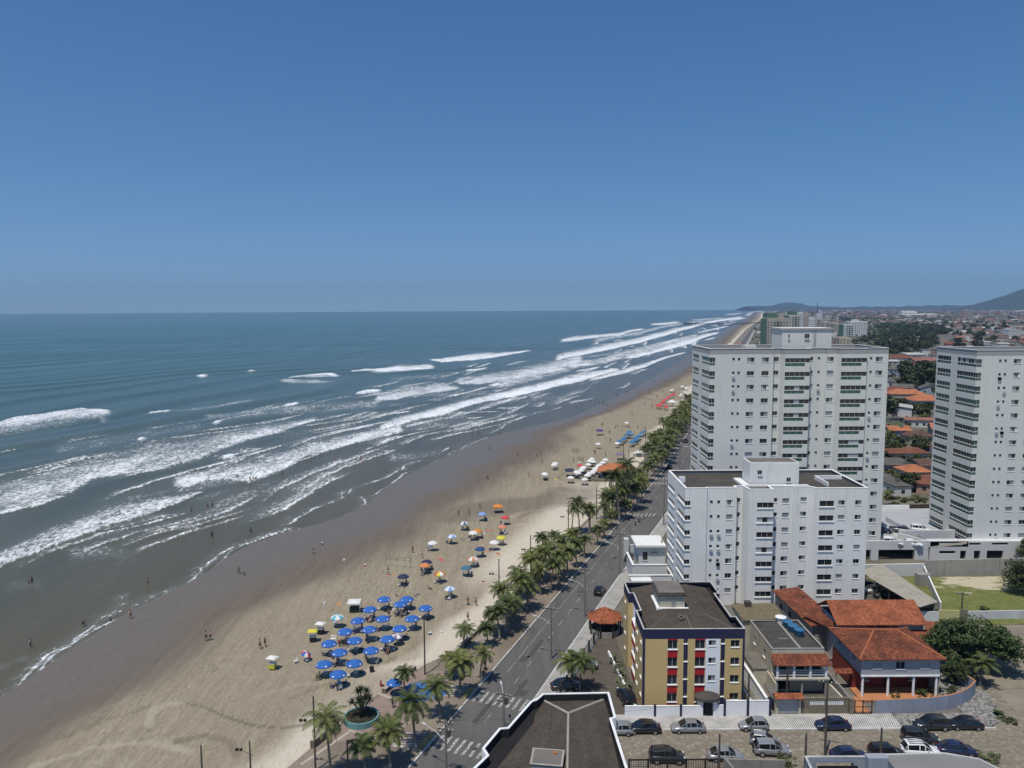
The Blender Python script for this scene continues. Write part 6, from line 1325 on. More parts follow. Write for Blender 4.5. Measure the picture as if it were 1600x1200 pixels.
for (x,y),k,l in(((380,303),'lie','person floating in the shallow water left of the swash line'),((392,537),'bend','person in dark swimwear bending down in the ankle deep water'),((518,514),'sit','child sitting in the swash at the water edge'),((612,502),'walk','person walking alone along the foam edge'),((1120,293),'walk','adult walking on the wet sand with a child'),((1145,300),'bend','child bending on the wet sand beside an adult'),((1470,200),'stand','person standing alone on the wide wet sand'),((967,607),'walk','left person of a pair walking on the wet sand'),((985,604),'walk','right person of a pair walking on the wet sand'),((1243,636),'walk','taller person of the pair by the white and yellow cart'),((1219,646),'walk','shorter person of the pair by the white and yellow cart')):
    p=G(x/3.,800+y/3.); person(p.x,p.y,k,label=l,z=-.25 if k in('lie',) else None,s=.7 if 'child' in l[:6] else None)
for (x,y),k,l in(((1325,187),'walk','left of two people walking on the tyre tracks towards the wall'),((1375,191),'walk','right of two people walking on the tyre tracks towards the wall'),((1325,283),'stand','person standing by the low sea wall on pale sand'),((855,832),'stand','person standing on the pink plaza beside the planter'),((1090,86),'lie','sunbather lying alone on the sand above the blue umbrellas'),((875,133),'stand','person in white by the top row of blue umbrellas'),((830,262),'stand','person standing between the blue umbrellas'),((525,446),'bend','person bending beside the left blue umbrellas'),((565,446),'stand','person standing beside the left blue umbrellas'),((910,45),'lie','sunbather lying beside the dark beach umbrella'),((1432,598),'walk','person with a bicycle at the kerb under the palms')):
    p=G(400+x/4,900+y/4); person(p.x,p.y,k,label=l,z=.19 if 'plaza' in l or 'kerb' in l else None,top='plaza' in l or 'white' in l or 'kerb' in l)
p=G(596,1081); person(p.x,p.y,'sit',wear=2,label='person in red sitting on the bench wall by the plaza',z=.38,rz=2.2,top=True)
PP(600,760,5.333,[(622,252),(713,242),(318,603),(35,743),(815,443),(800,192),(240,560)],['stand','walk'],'among the mixed beach umbrellas',gs)
PP(700,560,4.,[(28,458),(45,462),(58,464),(188,473),(203,473),(323,478),(258,568),(950,162),(920,278),(945,283),(975,288),(995,293),(1187,173),(1255,203),(1295,148),(1262,30),(1283,46),(1300,38),(435,185),(605,222),(152,480),(420,245),(840,285)],'wade','in the shallows far along the beach',gw)
PP(700,560,4.,[(435,612),(557,622),(588,657),(505,748),(248,763),(580,607),(785,652),(1240,262),(1258,264),(1278,270),(1230,288),(780,588),(790,591),(800,593),(812,591),(985,612),(915,598),(922,600),(818,643),(832,646),(845,648),(1016,523),(960,428),(970,423),(1010,473),(1045,443),(1060,443),(1090,443),(1130,440),(1185,443),(1230,443),(1150,358),(1275,308),(1350,330),(1420,215),(1445,195)],['stand','walk'],'on the far part of the beach',gs)
PP(0,480,2.6667,[(990,715),(1042,722),(1055,720),(1067,720),(1293,642),(1395,637),(1503,632),(1507,634),(1177,697),(797,852),(866,834),(885,832),(1570,625)],'wade','in the water between the foam lines',gw)
for k in range(70):      # far bathers and walkers towards the distant towers
    y=qr.uniform(430,1300); x=WX(y)+qr.uniform(-12,55)*(1 if y<800 else .8); person(x,y,'stand',z=-.2 if x<WX(y) else .03,where='on the distant crowded beach',group='distant people on the beach')
# ------------------------------------------------------------------ beach umbrellas, chairs, kiosk
UC={'blue':(.030,.125,.42),'white':(.70,.69,.66),'paleblue':(.22,.33,.62),'navy':(.03,.035,.085),'orange':(.62,.23,.05),'red':(.55,.06,.07),'yellow':(.62,.55,.06),'teal':(.07,.16,.24),'cyan':(.13,.42,.52),'darkblue':(.02,.07,.19),'lilac':(.20,.16,.24),'coral':(.58,.22,.13),'skyblue':(.035,.17,.36),'purple':(.075,.055,.20)}
POLE=M('white_pole',(.55,.55,.54),.5,.1,2.)
def ucloth(c):
    return M('cloth_'+c,UC[c],.75,.14,2.2,kind='Object')
def umb_mesh(cols,r=1.15,top=2.3,rim=1.78,n=8,mark=False):
    mb=MB(); rings=[(.0,top),(.32*r,top-.05),(.72*r,top-.24),(r,rim)]; sub=3
    N=n*sub
    def P(k,i):
        a=2*math.pi*k/N; rr,z=rings[i]; d=abs((k%sub)/sub-.5)*2 if k%sub else 1; sag=(.05 if k%sub else 0)*i/3
        return ((rr*(1-.035*(k%sub!=0)*i/3))*math.cos(a),(rr*(1-.035*(k%sub!=0)*i/3))*math.sin(a),z-sag+ (.05*(k%sub!=0) if i==3 else 0))
    for k in range(N):
        m=(k//sub)%len(cols)
        mb.face([P(k,1),P(k+1,1),(0,0,top)],m)
        for i in(1,2): mb.face([P(k,i+1),P(k+1,i+1),P(k+1,i),P(k,i)],m)
        a=P(k,3);b=P(k+1,3); mb.face([(a[0],a[1],a[2]-.13),(b[0],b[1],b[2]-.13),b,a],m)
    if mark:
        for q in range(0,8,2):
            k=q*sub+1; a,b=Vector(P(k,2)),Vector(P(k+1,2)); c,d=Vector(P(k,3)),Vector(P(k+1,3)); f=lambda u,v:tuple((a.lerp(b,u)).lerp(c.lerp(d,u),v)+Vector((0,0,.012))); mb.face([f(0,.35),f(0,.8),f(1,.8),f(1,.35)],len(cols))
    ms=[ucloth(c) for c in cols]+([ucloth('white')] if mark else [])
    return mb.data('canopy',ms)
polem=MB().tube([(0,0,-.2),(0,0,2.3)],.028,6).tube([(0,0,2.3),(0,0,2.42)],.03,6).data('pole',[POLE])
UM={}
def umbrella(x,y,cols,label,group=None,mark=False,tilt=None,s=1.,z=None):
    key=(tuple(cols),mark)
    if key not in UM: UM[key]=umb_mesh(cols,mark=mark)
    z=min(.13,max(0,(x-WX(y))*.0035)) if z is None else z
    t=thing('beach_umbrella',label,'beach umbrella',(x,y,z),qr.uniform(0,.78),group); t.scale=(s,s,s)
    if tilt: t.rotation_euler=(tilt[0],tilt[1],qr.uniform(0,.78))
    link('canopy',UM[key],t); link('pole',polem,t); return t
# plastic chair and table
CH=M('white_plastic',(.66,.66,.65),.45,.08,2.); 
def chair_mesh(m):
    mb=MB(); mb.box(-.24,.24,-.24,.24,.40,.44); 
    for x in(-.22,.22):
        for y in(-.21,.21): mb.tube([(x*1.1,y*1.15,0),(x,y,.4)],.022,5)
        mb.box(x-.02,x+.02,-.2,.22,.62,.65); mb.tube([(x,-.2,.44),(x,-.2,.62)],.018,5)
    for k in range(5): mb.face([(-.22+k*.095,.23,.44),(-.15+k*.095,.23,.44),(-.15+k*.095,.34,.9),(-.22+k*.095,.34,.9)])
    mb.box(-.23,.23,.31,.35,.84,.92); return mb.data('plastic_chair',[m])
CHM=chair_mesh(CH); CHSHADE=chair_mesh(ucloth('navy'))  # navy copy of the chair, its colour deepens the shade below umbrellas
def table_mesh():
    mb=MB(); mb.lathe([(.01,.70),(.38,.70),(.38,.73),(.01,.735)],n=14)
    for k in range(4): a=k*math.pi/2+.78; mb.tube([(.33*math.cos(a),.33*math.sin(a),0),(.2*math.cos(a),.2*math.sin(a),.7)],.02,5)
    return mb.data('plastic_table',[CH])
TBM=table_mesh()
def chair(x,y,rz,label,group,me=None,z=None): 
    o=link('beach_chair',me or CHM,None,(x,y,min(.13,max(0,(x-WX(y))*.0035)) if z is None else z),rz); return tag(o,label,'chair',group)
def table(x,y,label,group): o=link('beach_table',TBM,None,(x,y,.12)); return tag(o,label,'table',group)
BL=[(800,215,'top of the left column near the white tent'),(1005,213,'farthest one, overlapping its neighbour at the top right'),(945,258,'low front one of the crowded top right pair'),(1170,293,'rightmost one, just above the tall floodlight pole'),(675,305,'below the top one, right of the white tent'),(790,388,'in the middle of the second row'),(1050,387,'right end of the second row'),(567,405,'just below the white tent'),(940,475,'beside the small white parasol, right side'),(670,483,'in the centre of the group'),(452,503,'left side, between the cyan parasol and the yellow cart'),(830,570,'with white tables under it, centre right'),(538,583,'left of centre, one row down'),(310,610,'left edge beside the yellow cart'),(685,672,'alone, right in the lower row'),(402,690,'touching its left neighbour near the lower left'),(265,795,'lowest left one by the crowded shade'),(535,787,'lower row middle'),(390,885,'nearest one to the promenade')]
for i,(x,y,w) in enumerate(BL):
    p=G(460+x/5.714,900+y/5.714,2.0); umbrella(p.x,p.y,['blue'],'blue beach umbrella, '+w,'blue umbrellas of the near beach bar',True,None,1.1)
    n=qr.choice([2,3,3,4]); a0=qr.uniform(0,6.28)
    table(p.x+.15,p.y+.1,'white round table in the shade of a blue umbrella','tables under the blue umbrellas')
    for k in range(n):
        a=a0+k*6.28/n+qr.uniform(-.3,.3); chair(p.x+.95*math.cos(a),p.y+.95*math.sin(a),a-math.pi/2,('white plastic' if k%2 else 'shade-darkened blue')+' chair under a blue umbrella','chairs under the blue umbrellas',CHM if k%2 else CHSHADE)
    if i in(1,2,4,8,11,13,16,18) : person(p.x+qr.uniform(-.9,.9),p.y-1.0,'sit',label='person sitting in the shade of a blue umbrella',group='people in the shade of the blue umbrellas')
p=G(460+893/5.714,900+950/5.714,2.); umbrella(p.x,p.y,['blue'],'blue umbrella standing on the plaza beside the bench wall',None,True,z=.18)
def cart(px,py,topc,bodyc,label,name='beach_cart'):
    p=G(px,py,.1); t=thing(name,label,'cart',(p.x,p.y,.1),qr.uniform(-.3,.3)); mb=MB(); mb.box(-.5,.5,-.4,.4,.25,1.0,0); mb.box(-.54,.54,-.44,.44,1.0,1.06,1); mb.build('body',[ucloth(bodyc) if bodyc in UC else bodyc,CH],t)
    for sx in(-.38,.38): MB().lathe([(.01,0),(.2,.0),(.2,.08),(.01,.08)],n=12).build('wheel',FENCE,t,loc=(sx,.44,.2)).rotation_euler=(math.pi/2,0,0)
    for sx in(-.48,.48):
        for sy in(-.38,.38): MB().tube([(sx,sy,1.0),(sx,sy,1.95)],.02,5).build('post',POLE,t)
    mb=MB(); mb.face([(-.8,-.7,1.9),(.8,-.7,1.9),(.25,0,2.2),(-.25,0,2.2)]); mb.face([(.8,.7,1.9),(-.8,.7,1.9),(-.25,0,2.2),(.25,0,2.2)]); mb.face([(.8,-.7,1.9),(.8,.7,1.9),(.25,0,2.2)]); mb.face([(-.8,.7,1.9),(-.8,-.7,1.9),(-.25,0,2.2)]); mb.build('awning',ucloth(topc),t)
cart(489,1003,'yellow',M('cart_black',(.02,.02,.02),.6,.2,1.),'black vending cart with a bright yellow awning left of the blue umbrellas')
cart(501,991,'white',M('cart_black',(.02,.02,.02)),'black vending cart with a white awning beside the yellow one')
cart(426,1046,'white','yellow','yellow vending cart under a white parasol, alone at the left of the group')
cart(852,751,'white',M('cart_black',(.02,.02,.02)),'dark vending cart at the left of the far white umbrellas')
def tent(px,py,c,label,w=2.2,h=2.1,legs=None,cap=.7):
    p=G(px,py,.1); t=thing('beach_tent',label,'tent',(p.x,p.y,.1),qr.uniform(-.2,.2)); a=w/2; mb=MB()
    for q in range(4):
        u=[(-a,-a),(a,-a),(a,a),(-a,a)]; x,y=u[q],u[(q+1)%4]; mb.face([x+(h,),y+(h,),(0,0,h+cap)]); mb.face([x+(h-.25,),y+(h-.25,),y+(h,),x+(h,)])
    mb.build('canopy',ucloth(c),t)
    for x in(-1,1):
        for y in(-1,1): MB().tube([(x*a*.97,y*a*.97,0),(x*a*.97,y*a*.97,h)],.03,5).build('leg',POLE,t)
    if legs: MB().box(-a*.7,a*.7,-a*.6,a*.6,.0,.95).build('counter',legs,t)
tent(554,956,'white','white square tent with a dark green stall, beyond the blue umbrellas',2.3,2.0,M('dark_green_stall',(.03,.055,.035),.8,.3,1.),.25)
umbrella(*G(527,964,2.)[:2],['cyan','white'],'cyan and white parasol above the carts'); chair(*G(524,977)[:2],1.,'folding chair under the cyan parasol',None)
g=G(473,1022,1.2); umbrella(g.x,g.y,['red','blue','white'],'red, blue and white parasol tilted low at the left of the blue group',tilt=(.35,.3),s=.72)
for dx,dy in((.8,-.6),(-.9,-.9)): chair(g.x+dx,g.y+dy,dx,'beach chair beside the tilted red, blue and white parasol','chairs by the tilted parasol')
umbrella(*G(620,991,2.)[:2],['white','lilac'],'small white parasol between the blue ones',s=.85); 
MX=[(818,228,['paleblue'],'cornflower blue umbrella beside the orange tent'),(1010,258,['red'],'red umbrella near the curved tyre track'),(985,335,['coral'],'flat coral umbrella below the red one'),(665,305,['white','teal'],'pale striped umbrella at the left of the mixed ones'),(742,385,['white'],'white umbrella touching a small orange one'),(778,368,['orange'],'small orange umbrella behind a white one'),(975,425,['yellow'],'yellow umbrella at the right of the mixed ones'),(565,415,['paleblue','white'],'pale blue umbrella near the wet sand'),(405,470,['white'],'white umbrella with loungers, near the wet sand'),(800,520,['darkblue'],'dark blue umbrella right of centre'),(918,465,['white'],'white umbrella over a seated group beside the yellow one'),(740,602,['white','coral'],'white and pink umbrella near the tyre tracks'),(685,675,['teal'],'slate blue umbrella near the tyre tracks'),(355,628,['navy'],'dark navy umbrella behind an orange one'),(340,655,['orange','coral'],'orange umbrella in front of a dark one'),(465,725,['red','yellow','white','orange'],'rainbow coloured umbrella beside the orange one'),(160,748,['navy'],'dark navy umbrella beside the volleyball posts'),(548,850,['white','paleblue'],'blue and white striped umbrella above the blue group')]
for x,y,c,l in MX:
    p=G(600+x/5.333,760+y/5.333,2.); umbrella(p.x,p.y,c,l)
    for k in range(qr.choice([1,2,2,3])): a=qr.uniform(0,6.28); chair(p.x+1.1*math.cos(a),p.y+1.1*math.sin(a),a,'low beach chair beside a coloured umbrella','chairs among the mixed umbrellas',qr.choice([CHM,CHSHADE]))
    if qr.random()<.7: person(p.x+qr.uniform(-.8,.8),p.y+.2,'sit',label='person sitting under one of the mixed coloured umbrellas',group='people under the mixed umbrellas')
tent(778,801,'orange','orange tent at the far end of the mixed umbrellas',2.6,1.8,None,.6)
WH=[(430,870),(465,820),(520,787),(255,847),(325,775),(345,790),(400,735),(415,718),(475,685),(495,640),(520,615),(600,705),(620,690),(655,660),(690,625),(565,732),(580,760),(545,762),(490,795),(535,650),(380,760)]
for x,y in WH: p=G(860+x/8,640+y/8,2.); umbrella(p.x,p.y,['white'],'white umbrella in two rows before the orange roofed kiosk','white umbrellas by the kiosk'); chair(p.x+.7,p.y-.6,1.,'chair under a white umbrella by the kiosk','chairs under the white umbrellas',qr.choice([CHM,CHSHADE])); chair(p.x-.8,p.y-.4,4.,'chair under a white umbrella by the kiosk','chairs under the white umbrellas',CHSHADE)
BB=[(1140,290),(1165,272),(1110,325),(1090,342),(1060,355),(1068,378),(1030,395),(1010,412),(985,275),(970,300),(1015,310),(950,312),(935,342),(912,365),(880,388),(860,392)]
for x,y in BB: p=G(860+x/8,640+y/8,2.); umbrella(p.x,p.y,['skyblue'] if qr.random()<.7 else ['teal'],'bright blue umbrella in the far rows beyond the kiosk','bright blue umbrellas in far rows'); chair(p.x+.7,p.y-.6,1.,'chair under a far bright blue umbrella','chairs under the far blue umbrellas',CHSHADE)
RR=[(360,540),(345,552),(400,525),(430,497),(440,480),(480,455),(500,440),(540,425),(552,412),(455,555),(375,560),(415,510),(470,470),(515,432),(390,548),(455,570)]
for x,y in RR: p=G(980+x/7.5,560+y/7.5,2.); umbrella(p.x,p.y,['red'],'red umbrella in the cluster far along the beach','red umbrellas far along the beach')
for x,y in((515,372),(530,368),(655,327),(640,330),(635,420),(680,395),(690,352),(625,435),(700,340)): p=G(980+x/7.5,560+y/7.5,2.); umbrella(p.x,p.y,['white'],'pale umbrella beyond the red cluster','pale umbrellas beyond the red ones')
for k in range(46): y=qr.uniform(720,1150); x=DX(y)+qr.uniform(6,38); umbrella(x,y,[qr.choice(['red','coral','coral','white','orange'])],'tiny umbrella in the crowd by the distant green tower','umbrellas in the distant crowd',s=1.25)
for x,y,c,l in((615,320,'purple','purple gazebo tent on the far sand'),(240,835,'navy','navy tent at the end of the white umbrella rows'),(870,625,'lilac','lilac tent behind the orange roofed kiosk')): tent(860+x/8,640+y/8,c,l,3.0,2.1,None,.7)
for x,y,c,l in((955,165,'white','lone white umbrella far up the beach'),(597,428,'white','lone white umbrella above the kiosk rows'),(370,697,'red','single red umbrella among the white rows'),(835,420,'white','white umbrella at the near end of the bright blue rows'),(60,670,'white','white umbrella near the wet sand left of the kiosk'),(45,690,'white','second white umbrella near the wet sand left of the kiosk'),(1105,590-60,'white','white stall umbrella beside the promenade beyond the kiosk')): p=G(860+x/8,640+y/8,2.); umbrella(p.x,p.y,[c],l)
p=G(851,740,2); umbrella(p.x,p.y,['white'],'white umbrella beside the dark vending cart')
p=G(868,587+40,2)
tent(1050,635,'white','white topped stall in the far red umbrella cluster',4.5,2.6,None,1.2)
# towels and bags on the sand
for i in range(26):
    x0,y0=qr.choice([(640,905),(700,870),(760,830),(560,960),(620,930),(780,860),(900,730),(960,690),(520,1010),(735,880)]); p=G(x0+qr.uniform(-45,45),y0+qr.uniform(-28,28)); c=qr.choice(['red','white','orange','teal','yellow','navy','coral'])
    mb=MB(); n=6
    for a in range(n): 
        z0,z1=.03+.02*math.sin(a*1.7),.03+.02*math.sin((a+1)*1.7); mb.face([(-.45,-.9+1.8*a/n,z0),(.45,-.9+1.8*a/n,z0),(.45,-.9+1.8*(a+1)/n,z1),(-.45,-.9+1.8*(a+1)/n,z1)])
    o=mb.build('beach_towel',ucloth(c),None,loc=(p.x,p.y,.10)); o.rotation_euler=(0,0,qr.uniform(0,6)); tag(o,'beach towel spread on the dry sand near the umbrellas','towel','towels on the sand')
for i in range(14):
    p=G(qr.uniform(500,800),qr.uniform(850,1000)); mb=MB(); mb.box(-.25,.25,-.17,.17,0,.32,0); mb.box(-.27,.27,-.19,.19,.32,.4,1); mb.tube([(-.2,0,.4),(-.1,0,.55),(.1,0,.55),(.2,0,.4)],.02,5,1); o=mb.build('cool_box',[ucloth(qr.choice(['red','darkblue','white'])),CH],None,loc=(p.x,p.y,.1)); tag(o,'small cool box standing on the sand near the umbrellas','cool box','cool boxes on the sand')
# kiosk
p=G(962,748); t=thing('beach_kiosk','beach kiosk with a broad hipped orange roof beside the white umbrellas','kiosk',(p.x,p.y,.15),ANG*-.6); hip_roof(-5.2,5.2,-3.6,3.6,3.0,2.0,CLAYO,'roof',t,ov=.6)
mb=MB(); wall_edge(mb,(-4.6,-3),(4.6,-3),0,2.9,[(.6,8.6,1.1,2.6)],0,.3); wall_edge(mb,(4.6,-3),(4.6,3),0,2.9,[],0); wall_edge(mb,(4.6,3),(-4.6,3),0,2.9,[],0); wall_edge(mb,(-4.6,3),(-4.6,-3),0,2.9,[(.8,5.2,1.1,2.6)],0,.3); mb.face([(-4.4,-2.6,1.1),(4.4,-2.6,1.1),(4.4,-2.6,2.7),(-4.4,-2.6,2.7)],1); mb.face([(-4.2,-2.7,1.1),(-4.2,2.7,1.1),(-4.2,2.7,2.7),(-4.2,-2.7,2.7)],1); mb.build('wall',[GREYP,VOID],t)
MB().box(-7.2,-5.0,-5.6,3.2,.0,.6).box(-5,5,-5.6,-3.6,.0,.6).build('terrace',WALL,t)
tag(MB().obox((*G(1003,714)[:2],.7),(6.,2.6,1.4),R(-15),0,1).build('stall',[GREYP,CWC]),'low grey stall with a white top on the sand beyond the kiosk','stall')
# volleyball net
a,b=G(603,886),G(642,889); t=thing('volleyball_net','volleyball net strung between two posts on the sand','volleyball net',(0,0,0))
for q in(a,b): MB().tube([(q.x,q.y,0),(q.x,q.y,2.5)],.05,6).build('post',M('old_wood',(.20,.16,.11),.9,.3,1.),t)
mb=MB(); d=(b-a); 
for k in range(7): mb.tube([(a.x,a.y,1.6+k*.13),(b.x,b.y,1.6+k*.13)],.008,4)
for k in range(25): q=a.lerp(b,k/24); mb.tube([(q.x,q.y,1.6),(q.x,q.y,2.38)],.006,4)
mb.build('net',FENCE,t)
t=thing('litter_bin','dark litter bin on the sand below the blue umbrellas','bin',tuple(G(581,1051))); MB().lathe([(.01,0),(.3,0),(.36,.85),(.36,.9),(.3,.9),(.28,.3)],n=14).build('bin',FENCE,t)
# ------------------------------------------------------------------ poles, lamps and wires
PC=M('pole_concrete',(.20,.185,.165),.9,.25,1.2,kind='Object'); PD=M('pole_dark',(.085,.075,.062),.85,.25,1.2,kind='Object'); LAMP=M('lamp_head',(.50,.50,.48),.5,.1,1.)
def lamp_arm(t,z,az,L,rise=.9):
    c,s=math.cos(az),math.sin(az); a=MB().tube([(0,0,z),(c*L*.5,s*L*.5,z+rise*.75),(c*L,s*L,z+rise)],.045,6).build('lamp_arm',LAMP,t); h=MB(); h.obox((c*(L+.25),s*(L+.25),z+rise),(.7,.28,.13),az); h.build('lamp_head',LAMP,a)
def upole(base,top,label,arms=1,lamp=None,mat=None,wood=False,zb=.14,group='utility poles along the avenue'):
    g=G(*base,zb); h=D(top[0],top[1],g.y)[2]-zb; t=thing('utility_pole',label,'utility pole',(g.x,g.y,zb),0,group)
    MB().tube([(0,0,-.3),(0,0,h*.5),(0,0,h)],[.17,.14,.10],9).build('pole',mat or PC,t)
    for k in range(arms):
        z=h-.25-k*.9; mb=MB(); mb.obox((0,0,z),(2.1,.1,.12),-ANG); c=mb.build('crossarm',PD,t); mi=MB()
        for o in(-.95,-.45,.45,.95): mi.lathe([(.03,z+.06),(.055,z+.1),(.035,z+.2),(.05,z+.24),(.01,z+.27)],(o*math.cos(-ANG),o*math.sin(-ANG)),7)
        mi.build('insulator',CWC,c)
    if arms>1: MB().lathe([(.01,h*.72),(.26,h*.72),(.26,h*.72+.75),(.01,h*.72+.8)],(.34,0),10).build('transformer',PD,t)
    if lamp: lamp_arm(t,h*lamp[0],lamp[1],lamp[2])
    return Vector((g.x,g.y,zb+h))
AVP=[upole((861,1028),(859,949),'utility pole with crossarm by the fence of the brown car yard',1,(.66,R(152),2.6)),upole((914,962),(912,888),'utility pole by the pavement beside the black car',1,(.60,R(150),2.6)),upole((968,897),(966,832),'utility pole at the corner of the white annex',1,(.62,R(150),2.6)),upole((1037,820),(1035,758),'utility pole beside the gate of the white block'),upole((787,1142),(785,1083),'utility pole with two crossarms at the zebra crossing by the nearest roof',2,(.9,R(100),1.8)),upole((697,1212),(697,1126),'tall utility pole at the bottom edge with crossarms and transformer',2,(.62,R(140),3.4)),upole((1062,735),(1061,680),'utility pole farther up the avenue before the tall tower')]
AVP.sort(key=lambda v:v.y)
WIRE=M('black_wire',(.012,.012,.012),.7,.1,1.)
def wire(a,b,sag,label='overhead wire strung along the avenue poles',group='overhead wires',r=.012):
    pts=[tuple(Vector(a).lerp(Vector(b),t)-Vector((0,0,4*sag*t*(1-t)))) for t in np.linspace(0,1,9)]; tag(MB().tube(pts,r,4).build('overhead_wire',WIRE),label,'wire',group)
for a,b in zip(AVP[:-1],AVP[1:]):
    for o in(-.9,-.4,.4,.9): d=Vector((math.cos(-ANG)*o,math.sin(-ANG)*o,-.05)); wire(a+d,b+d,.5)
SP=[((1289,1180),(1290,1064),'tall dark utility pole standing at the dark blue car in the side street'),((1502,966),(1502,926),'short wooden pole at the end of the yellow wall'),((1123,1215),(1123,1147),'pole behind the black lattice fence'),((1258,1200),(1257,1146),'pole behind the low stained wall'),((1375,1200),(1375,1137),'thin pole beside the street with the black cars'),((1169,1108),(1170,1052),'thin dark pole at the white street wall with navy piers'),((1229,1090),(1229,1040),'thin pole in the yard of the cream house')]
sp=[]
for b,t_,l in SP: sp.append(upole(b,t_,l,1 if l.startswith(('tall','short')) else 0,None,PD,zb=.05,group=None))
wire(sp[0],AVP[0],1.2,'overhead wire crossing the side street',None); wire(sp[0]+Vector((.3,0,-.4)),sp[0]+Vector((40,2,-1)),1.,'overhead wire running right along the side street',None); wire(AVP[1]-Vector((0,0,1.)),AVP[0]-Vector((0,0,2.5)),.6,'overhead wire crossing the avenue by the nearest roof',None)
# beach floodlight poles
def flood(base,top,label,side=math.pi,zb=.1,lamps=True):
    g=G(*base,zb); h=D(top[0],top[1],g.y)[2]-zb; t=thing('floodlight_pole',label,'floodlight pole',(g.x,g.y,zb),0,'floodlight poles along the beach')
    MB().tube([(0,0,-.3),(0,0,h)],[.13,.09],8).build('pole',PD,t); 
    if lamps:
        z=h*.62; a=MB().tube([(0.4,0,z-.15),(-.9,.2,z+.3),(-1.5,.3,z+.35)],.03,5).build('arm',PD,t)
        for k in(-1,1): q=MB(); q.obox((-1.4+.25*k,.3,z+.42),(.34,.22,.28),.4*k,0); q.build('floodlight',M('flood_black',(.02,.02,.022),.4,.2,1.),a); MB().tube([(-1.4+.25*k,.3,z+.5),(-1.9+.25*k,.5,z+1.3)],.015,4).build('aerial',LAMP,a)
flood((664,1055),(661,960),'tall floodlight pole beside the blue umbrella group',lamps=False); flood((780,946),(777,873),'floodlight pole on pale sand beside the palms, second of the row'); flood((829,905),(827,836),'floodlight pole between the palms, third of the row'); flood((888,846),(888,789),'floodlight pole at the white sand before the tall palms'); flood((493,1205),(485,1088),'floodlight pole with two lamps at the near end of the promenade'); flood((544,1215),(543,1156),'bare pole right of the tallest palm',lamps=False); flood((316,1212),(308,1164),'bare pole at the bottom edge left of the lamps',lamps=False); flood((392,1212),(389,1158),'floodlight pole at the bottom edge on the sand')
for b,t_ in(((932,812),(930,760)),((982,752),(982,702)),((1008,712),(1007,668)),((1060,660),(1059,635)),((1051,655),(1050,630)),((974,740),(974,690))): flood(b,t_,'floodlight pole farther along the beach',lamps=False)
# ------------------------------------------------------------------ cars
TYRE=M('tyre',(.018,.018,.018),.85,.2,3.); RIM=M('alloy_rim',(.42,.42,.43),.35,.1,3.,metal=.6); CGL=M('car_glass',(.012,.014,.017),.06,.3,.5,spec=.6); LHEAD=M('headlight',(.62,.64,.66),.15,.1,2.); LTAIL=M('tail_light',(.35,.015,.015),.25,.1,2.); PLAST=M('black_trim',(.02,.02,.02),.6,.2,3.)
def paint(name,c,metal=.0): return M('car_'+name,c,.28,.03,.3,spec=.5,metal=metal,coat=.7,kind='Object')
CP={'silver':paint('silver',(.30,.31,.32),.35),'black':paint('black',(.010,.010,.012)),'navy':paint('navy',(.012,.018,.055)),'white':paint('white',(.72,.72,.71)),'grey':paint('grey',(.12,.12,.13),.2),'dark':paint('dark',(.022,.023,.025)),'blue':paint('blue',(.03,.10,.22))}
# body sections: x, half width, z sill, z belt ; cabin: x, half width at the belt, half width at the roof, z belt, z roof
SHAPES={
'sedan':dict(L=4.5,W=.88,body=[(-2.25,.62,.34,.62),(-2.18,.76,.26,.72),(-1.85,.86,.24,.86),(-1.2,.88,.24,.90),(0,.89,.24,.90),(1.1,.88,.24,.88),(1.7,.86,.24,.80),(2.1,.78,.26,.68),(2.25,.62,.34,.56)],cab=[(-1.78,.76,.70,.87,.90),(-1.05,.78,.60,.90,1.36),(-.2,.79,.62,.90,1.45),(.35,.79,.61,.90,1.40),(1.15,.77,.70,.87,.90)],wh=(-1.33,1.38)),
'hatch':dict(L=3.8,W=.82,body=[(-1.9,.66,.34,.74),(-1.84,.76,.26,.84),(-1.5,.82,.24,.92),(-.7,.83,.24,.92),(.4,.83,.24,.90),(1.1,.82,.24,.84),(1.6,.77,.26,.72),(1.9,.60,.34,.58)],cab=[(-1.83,.70,.62,.88,.96),(-1.35,.73,.60,.92,1.40),(-.4,.74,.61,.92,1.48),(.1,.74,.60,.91,1.44),(.95,.73,.66,.87,.90)],wh=(-1.18,1.2)),
'suv':dict(L=4.4,W=.92,body=[(-2.2,.74,.42,.88),(-2.12,.86,.34,.98),(-1.7,.92,.32,1.06),(-.6,.93,.32,1.06),(.6,.92,.32,1.05),(1.3,.91,.32,1.0),(1.9,.86,.34,.88),(2.2,.70,.42,.72)],cab=[(-2.1,.80,.72,1.02,1.10),(-1.75,.82,.68,1.05,1.60),(-.4,.83,.70,1.06,1.70),(.25,.83,.69,1.05,1.64),(1.15,.81,.74,1.0,1.04)],wh=(-1.32,1.36)),
'pickup':dict(L=5.2,W=.93,body=[(-2.6,.86,.48,1.02),(-2.55,.90,.42,1.06),(-1.0,.92,.40,1.08),(.2,.93,.40,1.08),(1.4,.92,.40,1.06),(2.2,.88,.42,.95),(2.6,.72,.48,.80)],cab=[(-.95,.80,.72,1.06,1.12),(-.75,.82,.68,1.07,1.70),(.2,.83,.70,1.08,1.74),(.75,.83,.69,1.07,1.66),(1.5,.81,.74,1.05,1.08)],wh=(-1.6,1.62))}
CARM={}
